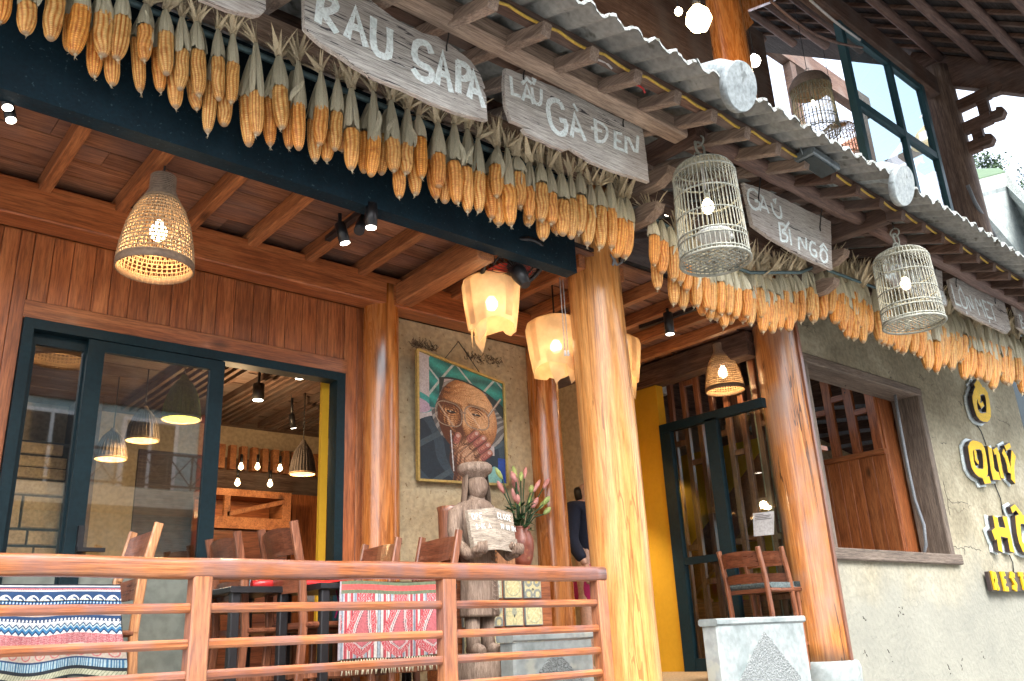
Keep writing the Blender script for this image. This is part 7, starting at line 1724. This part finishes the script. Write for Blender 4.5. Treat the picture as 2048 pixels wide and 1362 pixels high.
# upper lamps
ca = at(1638, 268, 5.6); cage((ca.x, 5.6, ca.z), .31, .33, 1.05, 'bamboo', 'brown woven topped bird cage lamp hanging in the upper storey', 1, nw=34, hookz=z_at(5.6) - .1, bulbmat='bulb', wr_=.007)
MB().lathe([(.33, .8), (.33, .9), (.26, 1.02), (.1, 1.07)], 28, (ca.x, 5.6, ca.z), caps=False).build('woven_top', mt['wicker_in'], bpy.data.objects['bird_cage_lamp.002'])
cb2 = at(1690, 318, 6.2); cage((cb2.x, 6.2, cb2.z), .28, .3, .7, 'bamboo_br', 'small brown bird cage lamp low in the upper storey', 0, nw=30, bulbmat='bulb', wr_=.007, hookz=cb2.z + 2.5)
cb3 = at(1862, 272, 6.4)
t = thing('glow_lamp', 'blurred lit conical lamp behind the upper window pane', 'lamp', cb3); MB().lathe([(.45, -.15), (.3, .1), (.08, .3)], 24, cb3, caps=False).build('shade', mt['shade_cloth'], t); MB().lathe([(.01, -.1), (.09, -.05), (.09, .02), (.02, .08)], 16, cb3).build('bulb', mt['bulb'], t); MB().tube([cb3 + Vector((0, 0, .3)), (cb3.x, cb3.y, z_at(6.4))], .01, 6).build('cord', mt['cable_black'], t)
def big_bulb(px, py, Y, r_, lab, mat, power, col=(1, .66, .34)):
    c = at(px, py, Y); t = thing('bare_bulb', lab, 'bulb', c)
    MB().lathe([(.004, -r_), (r_ * .7, -r_ * .75), (r_, -.1 * r_), (r_ * .85, r_ * .5), (r_ * .3, r_ * 1.2)], 20, c).build('globe', mt[mat], t)
    MB().lathe([(r_ * .32, r_ * 1.2), (r_ * .35, r_ * 1.9), (r_ * .1, r_ * 2.1)], 14, c).build('socket', mt['lampblack'], t); MB().tube([c + Vector((0, 0, r_ * 2)), (c.x, c.y, z_at(Y) - .05)], .008, 6).build('cord', mt['cable_black'], t)
    if power:
        l = bpy.data.lights.new('bulb_light', 'POINT'); l.energy = power; l.color = col; l.shadow_soft_size = .06
        lo = bpy.data.objects.new('bulb_light', l); C.objects.link(lo); lo.parent = t; lo.location = (0, 0, -r_ * 1.6)
big_bulb(1397, 38, 4.0, .13, 'big glaring warm bulb left of the upper red pillar', 'bulb_big', 2)
big_bulb(1357, 23, 5.0, .05, 'small bright bulb left of the glaring one', 'bulb', 0)
big_bulb(1408, 55, 4.2, .045, 'small bright bulb just under the glaring one', 'bulb', 0)
big_bulb(1509, 122, 4.6, .075, 'oval white downlight right of the upper red pillar', 'bulb_white', 3)
for i, (pa, pb_, sag) in enumerate((((1540, 0), (1725, 95), 22), ((1620, 0), (1720, 80), 3))):
    tag(MB().tube([at(pa[0] + (pb_[0] - pa[0]) * k / 8, pa[1] + (pb_[1] - pa[1]) * k / 8 + sag * math.sin(math.pi * k / 8), UY - .2) for k in range(9)], .018, 6).build('cable', mt['pole' if i == 0 else 'cable_white']), ('sagging brown cable' if i == 0 else 'straight pale conduit') + ' under the upper roof left of the window', 'cable')
# upper floor deck hidden above the porch roof
MB().box((2, 4.3, 5.72), (13.8, 9.2, 5.85)).build('upper_floor', mt['darkX'], kind='structure')
# downpipe, neighbour's concrete canopy, trees
dp = [at(1948, 405, 4.2), at(1990, 470, 4.2)]; tag(MB().tube([at(1935, 370, 4.3), at(1950, 405, 4.3), at(1992, 475, 4.3), at(2010, 520, 4.3)], .03, 8).build('downpipe', mt['conduit']), 'thin grey pipe slanting down beside the rough timber column', 'pipe')
nb_ = thing('concrete_house', 'pale stained concrete roof canopy of the neighbouring house at the right edge', 'building', (25, 9, 0))
def NP(x, y, Y): return at(x, y, Y)
top = [NP(1925, 352, 9.0), NP(2015, 338, 9.0), NP(2100, 425, 6.5), NP(2100, 520, 6.5), NP(1935, 375, 9.0)]
MB().prism([NP(1930, 366, 8.6), NP(2012, 345, 8.6), NP(2014, 372, 8.6), NP(1942, 392, 8.6)], (0, .4, 0)).build('fascia', mt['concrete_edge'], nb_)
MB().prism([NP(2012, 345, 8.6), NP(2120, 452, 7.0), NP(2120, 478, 7.0), NP(2014, 372, 8.6)], (.3, .2, 0)).build('fascia', mt['concrete_edge'], nb_)
MB().prism([NP(1930, 366, 8.6), NP(1935, 340, 10.5), NP(1998, 338, 10.5), NP(2012, 345, 8.6)], (0, 0, .05)).build('roof_top', mt['leafy'], nb_)
MB().prism([NP(1942, 392, 8.6), NP(2014, 372, 8.6), NP(2120, 478, 7.0), NP(2120, 600, 8.6), NP(1975, 520, 9.4)], (0, .05, .1)).build('soffit', mt['marble'], nb_)
MB().box((NP(1945, 400, 9.5).x, 9.6, 0), (40, 12, NP(1945, 400, 9.5).z)).build('wall', mt['marble'], nb_)
def tree(c, r_, label, n=1600, seed=1):
    rs = np.random.RandomState(seed); t = thing('tree', label, 'tree', (c.x, c.y, 0))
    MB().tube([(c.x, c.y, 0), (c.x + .2, c.y, c.z * .5), (c.x, c.y, c.z)], [.25, .18, .08], 8).build('trunk', mt['pillar_base'], t)
    m = MB(); cl = rs.normal(0, .42, (26, 3)) * r_
    for k in range(n):
        q = cl[rs.randint(26)] + rs.normal(0, .16, 3) * r_; q[2] *= .7; p = Vector(c) + Vector(q); d = Vector(rs.normal(0, 1, 3)).normalized(); e = d.orthogonal().normalized(); s_ = .10 * rs.uniform(.6, 1.5)
        m.add([p - e * s_, p + d * s_ * .5, p + e * s_, p - d * s_ * .5], [(0, 1, 2, 3)])
    m.build('crown', mt['leafy'], t)
tree(at(1955, 345, 14), 1.5, 'thin green tree top behind the neighbouring concrete roof', 1500, 3)
tree(at(2046, 385, 13), 1.6, 'denser green tree at the right edge behind the concrete roof', 1500, 4)
# dark building beyond the end of the mud wall
tag(MB().box((xend + .05, MW + .35, 0), (xend + 4, MW + 3, 6.5)).build('dark_annex', mt['blackm']), 'dark blue wall beyond the right end of the mud wall', 'building')
